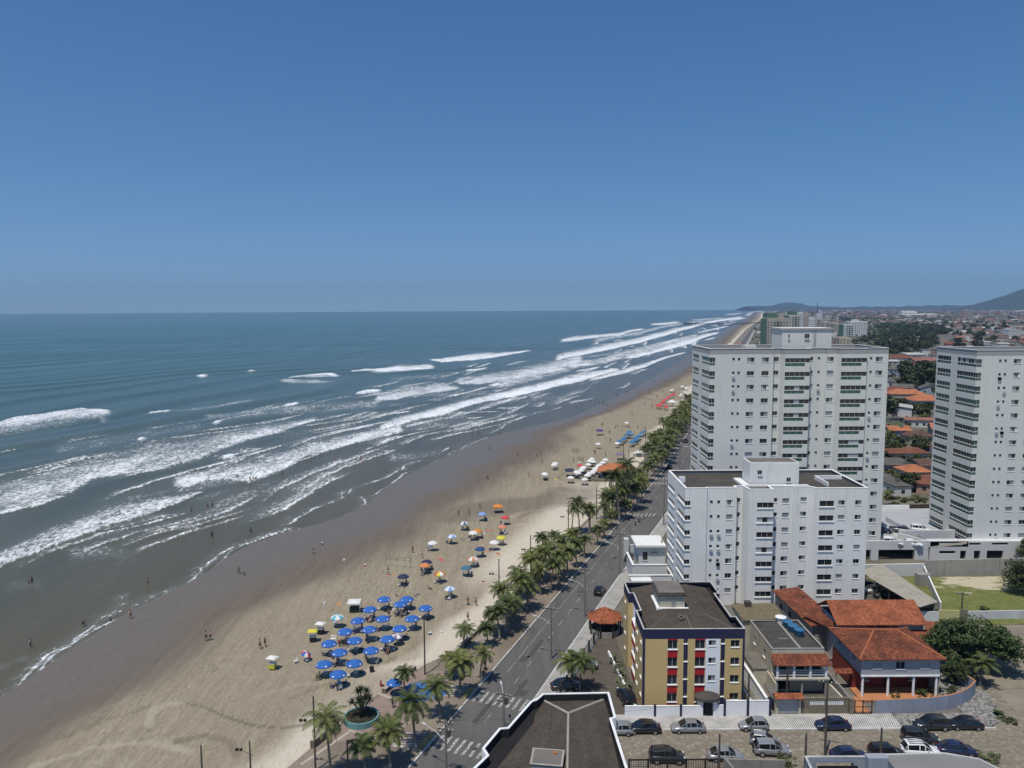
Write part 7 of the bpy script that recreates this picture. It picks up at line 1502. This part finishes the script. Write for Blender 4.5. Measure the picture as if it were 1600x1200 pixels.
def car_parts(sh,col):
    key=(sh,col)
    if key in CARM: return CARM[key]
    S=SHAPES[sh]; P=CP[col]; mb=MB()
    def ring(x,hw,z0,z1): return [(x,-hw*.9,z0),(x,-hw,z0+(z1-z0)*.3),(x,-hw*.985,z0+(z1-z0)*.72),(x,-hw*.88,z1),(x,-hw*.45,z1+.035),(x,hw*.45,z1+.035),(x,hw*.88,z1),(x,hw*.985,z0+(z1-z0)*.72),(x,hw,z0+(z1-z0)*.3),(x,hw*.9,z0)]
    rs=[ring(*b) for b in S['body']]; i0=len(mb.v)
    for r in rs: mb.v+=r
    n=10
    for a in range(len(rs)-1):
        for k in range(n): j=(k+1)%n; mb.f.append((i0+a*n+k,i0+(a+1)*n+k,i0+(a+1)*n+j,i0+a*n+j)); mb.m.append(0)
    mb.f.append(tuple(i0+k for k in range(n))); mb.m.append(0); e=i0+(len(rs)-1)*n; mb.f.append(tuple(e+k for k in reversed(range(n)))); mb.m.append(0)
    if sh=='pickup': mb.box(-2.45,-1.05,-.74,.74,1.0,1.115,1)
    body=mb.data('body',[P,PLAST],True)
    gl=MB(); rf=MB(); C=S['cab']
    cr=[[(x,-wb,zb-.02),(x,-wr,zr),(x,0,zr+.03),(x,wr,zr),(x,wb,zb-.02)] for x,wb,wr,zb,zr in C]
    for a in range(len(cr)-1):
        for k in range(4):
            q=[cr[a][k],cr[a+1][k],cr[a+1][k+1],cr[a][k+1]]; flat_=0<a<len(cr)-2
            if k in(1,2) and flat_: rf.face([(x,y,z+.012) for x,y,z in q])
            else: gl.face(q)
    # pillars
    for s in(-1,1):
        for a in range(1,len(cr)-1):
            lo=Vector(cr[a][0 if s<0 else 4]); hi=Vector(cr[a][1 if s<0 else 3]); o=Vector((0,s*.012,0)); w=.06
            rf.face([tuple(lo+o-Vector((w,0,0))),tuple(lo+o+Vector((w,0,0))),tuple(hi+o+Vector((w,0,0))),tuple(hi+o-Vector((w,0,0)))])
        for a,b in((0,1),(len(cr)-1,len(cr)-2)):
            lo=Vector(cr[a][0 if s<0 else 4]); hi=Vector(cr[b][1 if s<0 else 3]); o=Vector((0,s*.01,.02)); rf.tube([tuple(lo+o),tuple(hi+o)],.035,4)
        h=[Vector(c[1 if s<0 else 3])+Vector((0,s*.012,0)) for c in cr[1:-1]]; rf.tube([tuple(q) for q in h],.03,4)
    glass=gl.data('windows',[CGL]); roof=rf.data('roof',[P])
    ty=MB(); r=.31 if sh in('sedan','hatch') else .37; ty.lathe([(r*.62,-.10),(r*.96,-.11),(r,-.06),(r,.06),(r*.96,.11),(r*.62,.10)],n=18); tym=ty.data('tyre',[TYRE],True)
    ri=MB(); ri.lathe([(r*.62,.085),(r*.5,.06),(r*.1,.075),(.005,.075)],n=10); ri.lathe([(r*.62,-.085),(r*.5,-.06),(r*.1,-.075),(.005,-.075)],n=10); rim=ri.data('rim',[RIM])
    L=S['L']/2; hm=MB().obox((L-.20,0,.62 if sh not in('suv','pickup') else .82),(.22,.30,.12),0).data('headlight',[LHEAD]); tm=MB().obox((-L+.12,0,.78 if sh in('sedan','hatch') else .98),(.10,.26,.14),0).data('tail_light',[LTAIL])
    mm=MB().obox((.55 if sh!='pickup' else 1.,0,.98 if sh in('sedan','hatch') else 1.15),(.14,.16,.10),0).data('mirror',[P])
    gr=MB().obox((L-.03,0,.48 if sh in('sedan','hatch') else .62),(.08,.9,.16),0).data('grille',[PLAST])
    CARM[key]=(body,glass,roof,tym,rim,hm,tm,mm,gr,r); return CARM[key]
def car(x,y,rz,sh,col,label,z=.0,extra=None,sc=1.):
    b,g,rf,ty,ri,hm,tm,mm,gr,r=car_parts(sh,col); S=SHAPES[sh]; t=thing('car',label,'car',(x,y,z),rz); t.scale=(sc,)*3
    bo=link('body',b,t); link('windows',g,t); link('roof',rf,t); link('grille',gr,bo)
    for wx in S['wh']:
        for s in(-1,1):
            w=link('wheel',ty,t,(wx,s*(S['W']-.08),r)); w.rotation_euler=(math.pi/2,0,0); link('rim',ri,w)
    for s in(-1,1): link('headlight',hm,t,(0,s*S['W']*.62,0)); link('tail_light',tm,t,(0,s*S['W']*.68,0)); link('mirror',mm,t,(0,s*(S['W']+.05),0))
    if extra=='rack':
        for s in(-.4,.4): MB().box(-.9,.5,s-.02,s+.02,1.62,1.66).build('roof_rail',LHEAD,t)
    if extra=='spare': MB().lathe([(.01,-.1),(.34,-.1),(.36,.1),(.01,.1)],n=16).build('spare_wheel',TYRE,t,loc=(-2.3,0,1.0)).rotation_euler=(0,math.pi/2,0)
    if extra=='stripes':
        for s in(-.4,.0,.4): MB().box(-1.5,.2,s-.05,s+.05,1.735,1.75).build('roof_stripe',PLAST,t)
    return t
W_=math.pi
def C(px,py,*a,z=0.,**k): p=G(px,py,z); return car(p.x,p.y,*a,z=z,**k)
C(966,1146,W_,'hatch','silver','silver hatchback half hidden by the nearest roof parapet'); C(1006,1143,W_,'sedan','black','black sedan parked at the striped pavement between two silver cars'); C(1075,1142,W_,'sedan','silver','silver coupe with a dark glass roof parked in front of the entrance porch')
C(1177,1139,W_,'hatch','silver','silver hatchback parked at the kerb in front of the mossy stone wall'); C(1301,1138,W_,'sedan','navy','dark blue sedan parked at the kerb behind the tall utility pole')
C(1195,1163,-.28,'hatch','silver','silver hatchback in the middle of the side street, behind the jeep'); C(1206,1178,-.10,'suv','silver','silver off-roader with a spare wheel on its back door',extra='spare'); C(1042,1189,-.05,'suv','dark','black estate seen over the lattice fence'); C(1133,1186,-.05,'sedan','silver','silver car nose out behind the low stained wall')
C(1326,1186,-.03,'sedan','navy','dark blue car whose roof shows above the pale walled yard'); C(1386,1184,-.05,'suv','black','black car behind the thin pole at the slate roof'); C(1438,1180,-.12,'suv','white','white car with dark roof stripes at the slate roof',extra='stripes'); C(1437,1159,-.22,'suv','dark','black hatchback in the middle of the street behind the white car'); C(1494,1177,-.15,'sedan','navy','black sedan at the right end of the near row'); C(1455,1138,W_+.02,'suv','dark','dark grey car parked at the rough paving, left of a black sedan'); C(1507,1137,W_-.03,'sedan','black','black sedan parked last at the kerb by the weeds')
C(912,1043,-.10,'suv','silver','silver estate parked in the brown yard by the fence',sc=.98); C(884,1076,.15,'sedan','dark','dark car under the palms in the brown yard'); C(978,1094,1.75,'suv','black','black car parked at the white street wall in the brown yard')
C(937,927,R(69),'hatch','black','black hatchback driving up the avenue beside the striped pavement'); C(984,874,R(69),'sedan','black','black sedan on the avenue beside the white annex'); C(996,858,R(69),'hatch','dark','dark car half hidden behind the white annex')
C(1408,832,-.45,'pickup','grey','grey pickup on the parking deck',z=2.9); C(1438,831,-.42,'suv','white','white car in the back row of the parking deck',z=2.9); C(1377,832,-.4,'suv','black','black car beside the tall tower on the parking deck',z=2.9); C(1394,852,-.4,'suv','white','white car in the front row of the deck, left one',z=2.9); C(1424,853,-.4,'sedan','white','white car in the front row of the deck, right one',z=2.9)
C(1358,918,-.1,'hatch','grey','grey car at the corner of the white block under the carport edge'); C(1370,926,-.08,'sedan','white','white sedan in front of the carport'); C(1384,934,-.1,'sedan','dark','dark car half under the carport roof')
for i in range(7):
    yy=262+i*26+qr.uniform(-6,6); car(RX(yy)-1.4 if i%2 else KX(yy)+1.4,yy,R(70),qr.choice(['sedan','hatch','suv']),qr.choice(['white','silver','black','grey']),'car far up the avenue, small between palms and tower').__setitem__('group','distant cars on the avenue')
# motorcycles and a bicycle
def bike(px,py,label,rz,motor=True):
    p=G(px,py); t=thing('motorcycle' if motor else 'bicycle',label,'motorcycle' if motor else 'bicycle',(p.x,p.y,.0 if motor else .17),rz); r=.30
    for x in(-.62,.62): w=MB().lathe([(r*.8,-.05),(r,-.04),(r,.04),(r*.8,.05),(r*.8,-.05)],n=16).build('wheel',TYRE,t,loc=(x,0,r)); w.rotation_euler=(math.pi/2,0,0); MB().lathe([(.02,-.03),(.06,0),(.02,.03)],n=8).build('hub',RIM,w)
    mb=MB(); mb.tube([(-.62,0,r),(-.1,0,.45),(.35,0,.75),(.62,0,r)],.035,6); mb.tube([(-.1,0,.45),(-.3,0,.78)],.03,6); mb.build('frame',PLAST,t); MB().tube([(-.55,0,.78),(0,0,.80)],.09 if motor else .06,8).build('seat',PLAST,t); MB().tube([(.35,-.32,1.0),(.35,0,.92),(.35,.32,1.0)],.02,6).build('handlebar',RIM,t)
    if motor: MB().tube([(0,0,.76),(.3,0,.80)],[.12,.10],8).build('tank',CP['navy'],t); MB().lathe([(.01,.3),(.17,.32),(.17,.55),(.01,.58)],n=8).build('engine',RIM,t)
bike(993,820,'motorcycle standing on the avenue, left one of two',R(75)); bike(999,816,'motorcycle standing on the avenue, right one of two',R(65)); bike(757,1052,'bicycle standing at the kerb under a palm',R(70),False)
# ------------------------------------------------------------------ the low town behind the towers
tr=random.Random(404)
WALLS=[M('wall_cream',(.42,.38,.31),.9,.2,.3,streak=.3),M('wall_white',(.58,.57,.54),.9,.15,.3,streak=.3),M('wall_grey',(.27,.265,.255),.9,.2,.3,streak=.4),M('wall_pink',(.42,.27,.22),.9,.2,.3,streak=.3),M('wall_blue',(.28,.33,.38),.9,.2,.3,streak=.3)]
ROOFS=[M('far_clay',(.185,.072,.045),.9,.5,.4),M('far_brown',(.125,.072,.052),.9,.5,.4),M('far_orange',(.42,.155,.075),.9,.4,.35),M('far_fibre',(.115,.105,.094),.9,.4,.25),M('far_pale',(.44,.43,.40),.9,.25,.25),M('far_rose',(.27,.125,.095),.9,.3,.25)]
def small_house_data(w,d,h,kind,seed):
    """returns wall mesh builder, roof builder; kind gable / hip / flat / lean"""
    r=random.Random(seed); wb=MB(); rb=MB(); wb.box(-w/2,w/2,-d/2,d/2,0,h,0)
    n=max(1,int(w/3))
    for k in range(n):
        x=-w/2+w*(k+.5)/n; z=.9
        while z+1.1<h: wb.box(x-.55,x+.55,-d/2-.03,-d/2+.05,z,z+1.1,1); z+=2.8
    for k in range(max(1,int(d/4))): y=-d/2+d*(k+.5)/max(1,int(d/4)); wb.box(-w/2-.03,-w/2+.05,y-.5,y+.5,1.,2.1,1)
    o=.5; x0,x1,y0,y1=-w/2-o,w/2+o,-d/2-o,d/2+o; t=.13; q=min(w,d)*.22
    def f(pts): rb.face(pts,0); rb.face([(a,b,c-t) for a,b,c in reversed(pts)],0); [rb.face([pts[i],(pts[i][0],pts[i][1],pts[i][2]-t),(pts[(i+1)%len(pts)][0],pts[(i+1)%len(pts)][1],pts[(i+1)%len(pts)][2]-t),pts[(i+1)%len(pts)]],0) for i in range(len(pts))]
    if kind=='gable': f([(x0,y0,h),(x1,y0,h),(x1,0,h+q),(x0,0,h+q)]); f([(x1,y1,h),(x0,y1,h),(x0,0,h+q),(x1,0,h+q)]); wb.face([(w/2,-d/2,h),(w/2,d/2,h),(w/2,0,h+q*.9)],0); wb.face([(-w/2,d/2,h),(-w/2,-d/2,h),(-w/2,0,h+q*.9)],0)
    elif kind=='hip':
        m=min(w,d)*.45; a=(x0+m,0,h+q); b=(x1-m,0,h+q); f([(x0,y0,h),(x1,y0,h),b,a]); f([(x1,y0,h),(x1,y1,h),b]); f([(x1,y1,h),(x0,y1,h),a,b]); f([(x0,y1,h),(x0,y0,h),a])
    elif kind=='lean': f([(x0,y0,h),(x1,y0,h),(x1,y1,h+q*.6),(x0,y1,h+q*.6)])
    else: rb.box(x0+.2,x1-.2,y0+.2,y1-.2,h,h+.25,0); rb.lathe([(.01,h+.25),(.6,h+.25),(.6,h+1.2),(.01,h+1.3)],(w*.25,d*.2),8)
    return wb,rb
def small_house(x,y,w,d,h,kind,rm,wm,label,rz=0.,group=None,z=0.):
    wb,rb=small_house_data(w,d,h,kind,int(x*7+y)); t=thing('house',label,'house',(x,y,z),rz,group); wb.build('wall',[wm,GLASS],t); rb.build('roof',rm,t); return t
def HP(px,py): p=G(px,py); return p.x,p.y
RO,RB,RC,RF,RP,RR_=ROOFS[2],ROOFS[1],ROOFS[0],ROOFS[3],ROOFS[4],ROOFS[5]
NEAR=[((1409,776),5.,7.,3.0,'flat',RF,1,'pale house with an open porch behind the parking deck',.1),((1392,768),4.5,8,3.2,'lean',RF,2,'grey sheet roofed house next to the tall tower',.1),((1436,752),7.5,8,3.0,'hip',RO,0,'bright orange hipped house beyond the parking deck wall',.05),((1400,742),9,7,3.4,'lean',RF,2,'house under a wide weathered grey roof',-.05),((1396,722),8,6,3.2,'gable',RC,0,'clay roofed house below the grey backyard',.05),((1432,722),9,7,3.2,'hip',RC,1,'broad clay roofed house at the edge of the right tower',.0),((1450,741),7,8,3.0,'gable',RB,0,'brown roofed house against the right tower',.2),((1407,690),8.5,7,4.6,'gable',RO,4,'two storey house under a plain bright orange gable roof',.02),((1440,694),10,8,3.2,'hip',RB,0,'brown hipped roof house right of the orange gable',.05),((1385,690),5,7,3.,'gable',RR_,3,'rose roofed house half behind the tall tower',0.),((1440,668),12,5,3.4,'lean',RR_,1,'long rose roofed house with a pale yard',-.2),((1397,664),9,7,3.,'flat',RF,2,'flat grey roof behind the orange gable',.1),((1400,646),8,7,3.2,'gable',RR_,3,'small rose gabled house among garden trees',.3),((1420,627),20,11,4.2,'hip',RO,0,'large bright orange hipped roof, left wing',-.12),((1452,638),16,12,4.2,'hip',RO,1,'large bright orange hipped roof, right wing',-.1),((1398,618),12,8,3.4,'gable',RC,0,'clay roofed house left of the large orange roofs',.1),((1403,596),26,12,8.6,'flat',RF,4,'three storey grey blue building before the dark trees',-.05),((1455,592),18,12,4.,'gable',RR_,1,'salmon roofed house beside the dark trees',.1),((1446,572),22,12,5.,'gable',RR_,3,'salmon gabled roofs near the top of the gap',.1),((1410,566),24,14,4.,'hip',RC,1,'wide clay roof just above the grey blue building',0.),((1432,560),20,12,4.,'lean',RP,1,'white sheet roof among clay roofs',.1)]
for (px,py),w,d,h,k,rm,wi,l,rz in NEAR: x,y=HP(px,py); small_house(x,y+d/2,w,d,h,k,rm,WALLS[wi],l,rz)
x,y=HP(1388,818); tag(MB().seg((x-2,196.5),(x+14,197.5),.3,0,3.4).build('boundary_wall',M('dark_wall',(.10,.085,.065),.95,.35,.4,streak=.7)),'dark overgrown wall at the back of the parking deck','boundary wall')
for i,(px,py,r,h,m_,l) in enumerate(((1390,792,2.6,3.0,LEAFL,'bushy tree on the overgrown wall, left'),(1409,795,2.2,1.6,LEAFL,'low greenery on the overgrown wall, middle'),(1438,793,2.2,1.6,LEAFL,'yellow green bushes on the overgrown wall, right'),(1446,768,3.,3.4,LEAFD,'dark garden tree by the right tower'),(1400,672,2.6,2.6,LEAFD,'dark green tree behind the bright orange gable'),(1417,668,2.8,2.4,LEAFM,'round green tree beside the dark one'),(1452,707,3.,3.,LEAFL,'tree between the brown roofs'))): x,y=HP(px,py); shrub(x,y+1,l,90+i,r,h,700,.35,m_,None,1.2 if i<3 else .1)
T1,_=crown_mesh(31,7.,6.,5.,3000,.9,24,MATS.setdefault('belt',leafmat('belt_leaf',(.026,.042,.014),(.075,.095,.034)))); T2,_=crown_mesh(32,6.,6.,4.6,2400,.8,22,LEAFM); T3,_=crown_mesh(33,5.,5.,4.2,2000,.75,20,LEAFL)
TT=MB().tube([(0,0,0),(.1,0,2.5),(0,.1,5.)],[.4,.3,.2],7).data('trunk',[BARK],True)
def far_tree(x,y,s,label,group=None,k=None):
    t=thing('tree',label,'tree',(x,y,0),tr.uniform(0,6.28),group); t.scale=(s,s,s*tr.uniform(.85,1.15)); link('crown',[T1,T2,T3][tr.randrange(3) if k is None else k],t,(0,0,5.4)); link('trunk',TT,t)
for px,py,s,k in((1425,603,1.5,0),(1440,606,1.6,0),(1455,604,1.4,0),(1432,598,1.4,1),(1449,596,1.5,0),(1418,610,1.1,1)): x,y=HP(px,py); far_tree(x,y,s*.9,'dark tree in the clump between grey blue building and orange roofs','dark trees behind the orange roofs',k)
for k in range(34):
    px,py=tr.uniform(1380,1466),tr.uniform(615,770); x,y=HP(px,py); far_tree(x,y,tr.uniform(.28,.55),'garden tree among the clay roofs behind the towers','garden trees among the clay roofs')
for px,py,s in((1398,640,.8),(1410,641,.75),(1390,634,.7),(1435,645,.6),(1385,700,.6),(1446,660,.6)): x,y=HP(px,py); far_tree(x,y,s*.8,'garden tree among the clay roofs behind the towers','garden trees among the clay roofs')
# green belt and houses, sorted by distance: the nearest stay individuals
taken=[HP(*n[0]) for n in NEAR]
cells=[]
dr_=240.
while dr_<9500:
    st=15+dr_*.0075; na=int(.47*dr_/st); 
    for k in range(na):
        an=R(13.2)+(k+tr.random())/na*R(27); dd=dr_+tr.uniform(-.4,.4)*st; x,y=dd*math.sin(an),dd*math.cos(an)
        if x<float(RX(y))+13+dd*.004: continue
        px,py=proj((x,y,0)); cells.append((dd,x,y,px,py,st))
    dr_+=st*1.15
def woods(px,py):
    e=((px-1405)/62)**2+((py-532)/26)**2; return e<1 or ((px-1455)/30)**2+((py-520)/10)**2<1 or ((px-1340)/40)**2+((py-499)/5)**2<1
cells.sort(); nh=0; nt_=0; farh=[]; fart=[]
PROT=[]
for i in range(14):
    k=['gable','hip','gable','hip','lean','flat','gable'][i%7]; w,d,h=tr.uniform(8,14),tr.uniform(7,11),tr.choice([3.,3.2,3.4,6.])
    wb,rb=small_house_data(w,d,h,k,i); rm=[RC,RB,RO,RF,RP,RB,RF,RR_,RC,RF,RB,RP,RF,RC][i]; PROT.append((wb.data('wall',[WALLS[i%5],GLASS]),rb.data('roof',[rm]),w,d,h,rm))
for dd,x,y,px,py,st in cells:
    if dd<320 and (px<1372 or px>1475): continue
    if any(abs(x-a)<9+dd*.012 and abs(y-b)<8+dd*.014 for a,b in taken) : continue
    if dd<3600 and woods(px,py+0) or tr.random()<.24:
        if nt_<230 and 1375<px<1640: far_tree(x,y,tr.uniform(.7,1.2),'green tree in the belt between the low roofs','trees of the green belt'); nt_+=1
        else: fart.append((x,y,st))
        continue
    if nh<255 and px>1370: 
        p=PROT[tr.randrange(14)]; t=thing('house','low house in the wide town behind the white towers','house',(x,y,0),ANG*-1+tr.choice([0,math.pi/2])+tr.uniform(-.1,.1),'low houses of the town'); link('wall',p[0],t); link('roof',p[1],t); nh+=1
    else: farh.append((x,y,st))
# the rest of the town, far off, as one mass of roofs
V=[];F=[];MI=[]
for x,y,st in farh:
    w=st*tr.uniform(.42,.75); d=st*tr.uniform(.38,.6); h=tr.choice([3,3.5,4,6.5])*(1+st*.004); a=-ANG+tr.choice([0,1.57])+tr.uniform(-.1,.1); ca,sa=math.cos(a),math.sin(a); q=min(w,d)*.2; i=len(V)
    for lx,ly,lz in((-w/2,-d/2,0),(w/2,-d/2,0),(w/2,d/2,0),(-w/2,d/2,0),(-w/2,-d/2,h),(w/2,-d/2,h),(w/2,d/2,h),(-w/2,d/2,h),(-w/2,0,h+q),(w/2,0,h+q)): V.append((x+lx*ca-ly*sa,y+lx*sa+ly*ca,lz))
    F+=[(i,i+1,i+5,i+4),(i+2,i+3,i+7,i+6),(i+1,i+2,i+6,i+9,i+5),(i+3,i,i+4,i+8,i+7),(i+4,i+5,i+9,i+8),(i+6,i+7,i+8,i+9)]
    wm=tr.choice([0,1,1,2,2,3]); rm=4+tr.choices([0,1,2,3,4,5],[1.6,4,.15,6,1.0,.6])[0]; MI+=[wm]*4+[rm]*2
me=bpy.data.meshes.new('distant_houses'); me.from_pydata(V,[],F)
for m_ in WALLS[:4]+ROOFS: me.materials.append(m_)
me.polygons.foreach_set('material_index',MI); me.update(); tag(link('distant_houses',me),'sea of small distant roofs reaching the horizon behind the towers','distant town',kind='stuff')
V=[];F=[]
for x,y,st in fart:
    n=int(26 if st<22 else 14); r=st*.62
    for k in range(n):
        c=Vector((x+tr.gauss(0,.45)*r,y+tr.gauss(0,.45)*r,tr.uniform(1.5,8.5))); s=r*tr.uniform(.14,.30); nrm=Vector((tr.gauss(0,.8),tr.gauss(0,.8),1)).normalized(); a=nrm.orthogonal().normalized()*s; b=nrm.cross(a); i=len(V); V+= [tuple(c+a),tuple(c+b),tuple(c-a),tuple(c-b)]; F.append((i,i+1,i+2,i+3))
me=bpy.data.meshes.new('distant_trees'); me.from_pydata(V,[],F); me.materials.append(leafmat('far_leaf',(.034,.050,.020),(.082,.098,.040))); me.update(); tag(link('distant_trees',me),'dark green trees scattered through the distant town','distant trees',kind='stuff')
# distant high-rises
HR=[M('tower_beige',(.40,.365,.30),.9,.1,.1),M('tower_white',(.60,.60,.58),.9,.08,.1),M('tower_pale',(.48,.45,.40),.9,.1,.1),M('tower_green',(.10,.17,.12),.8,.1,.1),M('tower_sand',(.47,.40,.31),.9,.1,.1)]
def high_rise(px0,px1,pytop,Yd,mi,label,depth=18.,top=None,green=False,group=None):
    x0=D(px0,520,Yd)[0]; x1=D(px1,520,Yd)[0]; h=max(12,D((px0+px1)/2,pytop,Yd)[2]); t=thing('high_rise',label,'high-rise',(x0,Yd,0),0,group); w=x1-x0
    MB().box(0,w,0,depth,0,h,0).box(w*.02,w*.98,.4,depth-.4,h,h+.9,0).build('wall',HR[mi],t)
    mb=MB(); z=3.2; n=max(3,int(w/3.4)); big=Yd>1500
    while z<h-2.2:
        for k in range(n):
            x=w*(k+.5)/n
            if green and k in(n//2-1,n//2,n//2+1): mb.box(x-1.35,x+1.35,-.1,.15,z-.6,z+1.5,1 if k!=n//2 else 0)
            else: mb.box(x-.65,x+.65,-.05,.15,z,z+1.3,0)
        for k in range(max(2,int(depth/4))): y=depth*(k+.5)/max(2,int(depth/4)); mb.box(-.06,.15,y-.9,y+.9,z-.2,z+1.3,0)
        z+=3. if not big else 4.5
    tag(mb.build('windows',[VOID,HR[3]],t),kind='stuff')
    if green: MB().box(-.3,-.07,0,depth,0,h).build('green_side',HR[3],t)
    if top: MB().box(w*top[0],w*top[1],2,depth-2,h,h+top[2]).build('roof_house',HR[3] if green else HR[mi],t)
    return t
high_rise(1198,1232,498,905,0,'beige and green tower directly left of the roof house of the tall white tower',22,(.05,.5,6.5),True)
high_rise(1232,1249,493,1120,2,'grey tower with a green shaft just right of the beige and green one',20,(.2,.8,6),True)
high_rise(1246,1254,488.5,1500,1,'slim pale tower behind the roof house'); high_rise(1252,1263,491,1550,0,'dull beige tower rising above the roof house')
for a,b,tp,Yd,mi in((1263,1273,496,1650,1),(1272,1282,499,1900,4),(1281,1288,500,1800,0),(1287,1296,503,1500,2),(1296,1304,504,1450,4),(1303,1312,506,1400,0),(1276,1284,492,2400,1),(1289,1296,494,2700,2),(1256,1262,488,2600,0),(1280,1283,487.5,3600,1),(1306,1310,496,2500,2),(1217,1226,490,2100,4),(1228,1235,488,2600,1),(1238,1244,487,3000,0)): high_rise(a,b,tp,Yd,mi,'small pale tower in the far cluster beyond the tall white tower',16.,None,False,'towers of the far cluster')
high_rise(1318,1333,507,1180,1,'white block with a dark middle strip, left of the pair of distant white blocks',18,(.35,.65,2),True); high_rise(1328,1355,503,1250,1,'broad white block, right one of the pair of distant white blocks',18,(.3,.55,4))
high_rise(1312,1328,528,900,4,'low beige block below the distant white blocks',16)
x,y=HP(1421,493); small_house(*HP(1436,495),190,60,9,'lean',RP,WALLS[1],'long bright white warehouse roof far off in the town'); small_house(*HP(1418,492.5),90,60,14,'gable',RP,WALLS[1],'white gabled warehouse left of the long one'); small_house(*HP(1581,529),24,20,15,'flat',RP,WALLS[1],'pale square block standing out of the roofs at the right')
p=D(1277,486,5200); t=thing('lattice_mast','thin antenna mast on the land horizon','mast',(p.x,5200,0)); MB().tube([(0,0,0),(0,0,D(1277,472,5200)[2])],[4.,1.6],6).build('mast',PD,t)
# fishing pier far along the beach
a=D(1072,494.5,2300); b=D(1190,494,2450); t=thing('pier','long dark fishing pier reaching into the surf in the far distance','pier',(0,0,0)); z=6.; A=Vector((a.x,2300,z)); B=Vector((b.x+60,2520,z)); MB().seg(A,B,7.,5.2,6.4).build('deck',PD,t); mb=MB()
for k in range(40): q=A.lerp(B,k/39); mb.box(q.x-.8,q.x+.8,q.y-.8,q.y+.8,-3,5.2)
mb.build('piles',PD,t); MB().obox((A.x+6,A.y,7.5),(26,16,4.),.3).build('pier_head',PD,t)
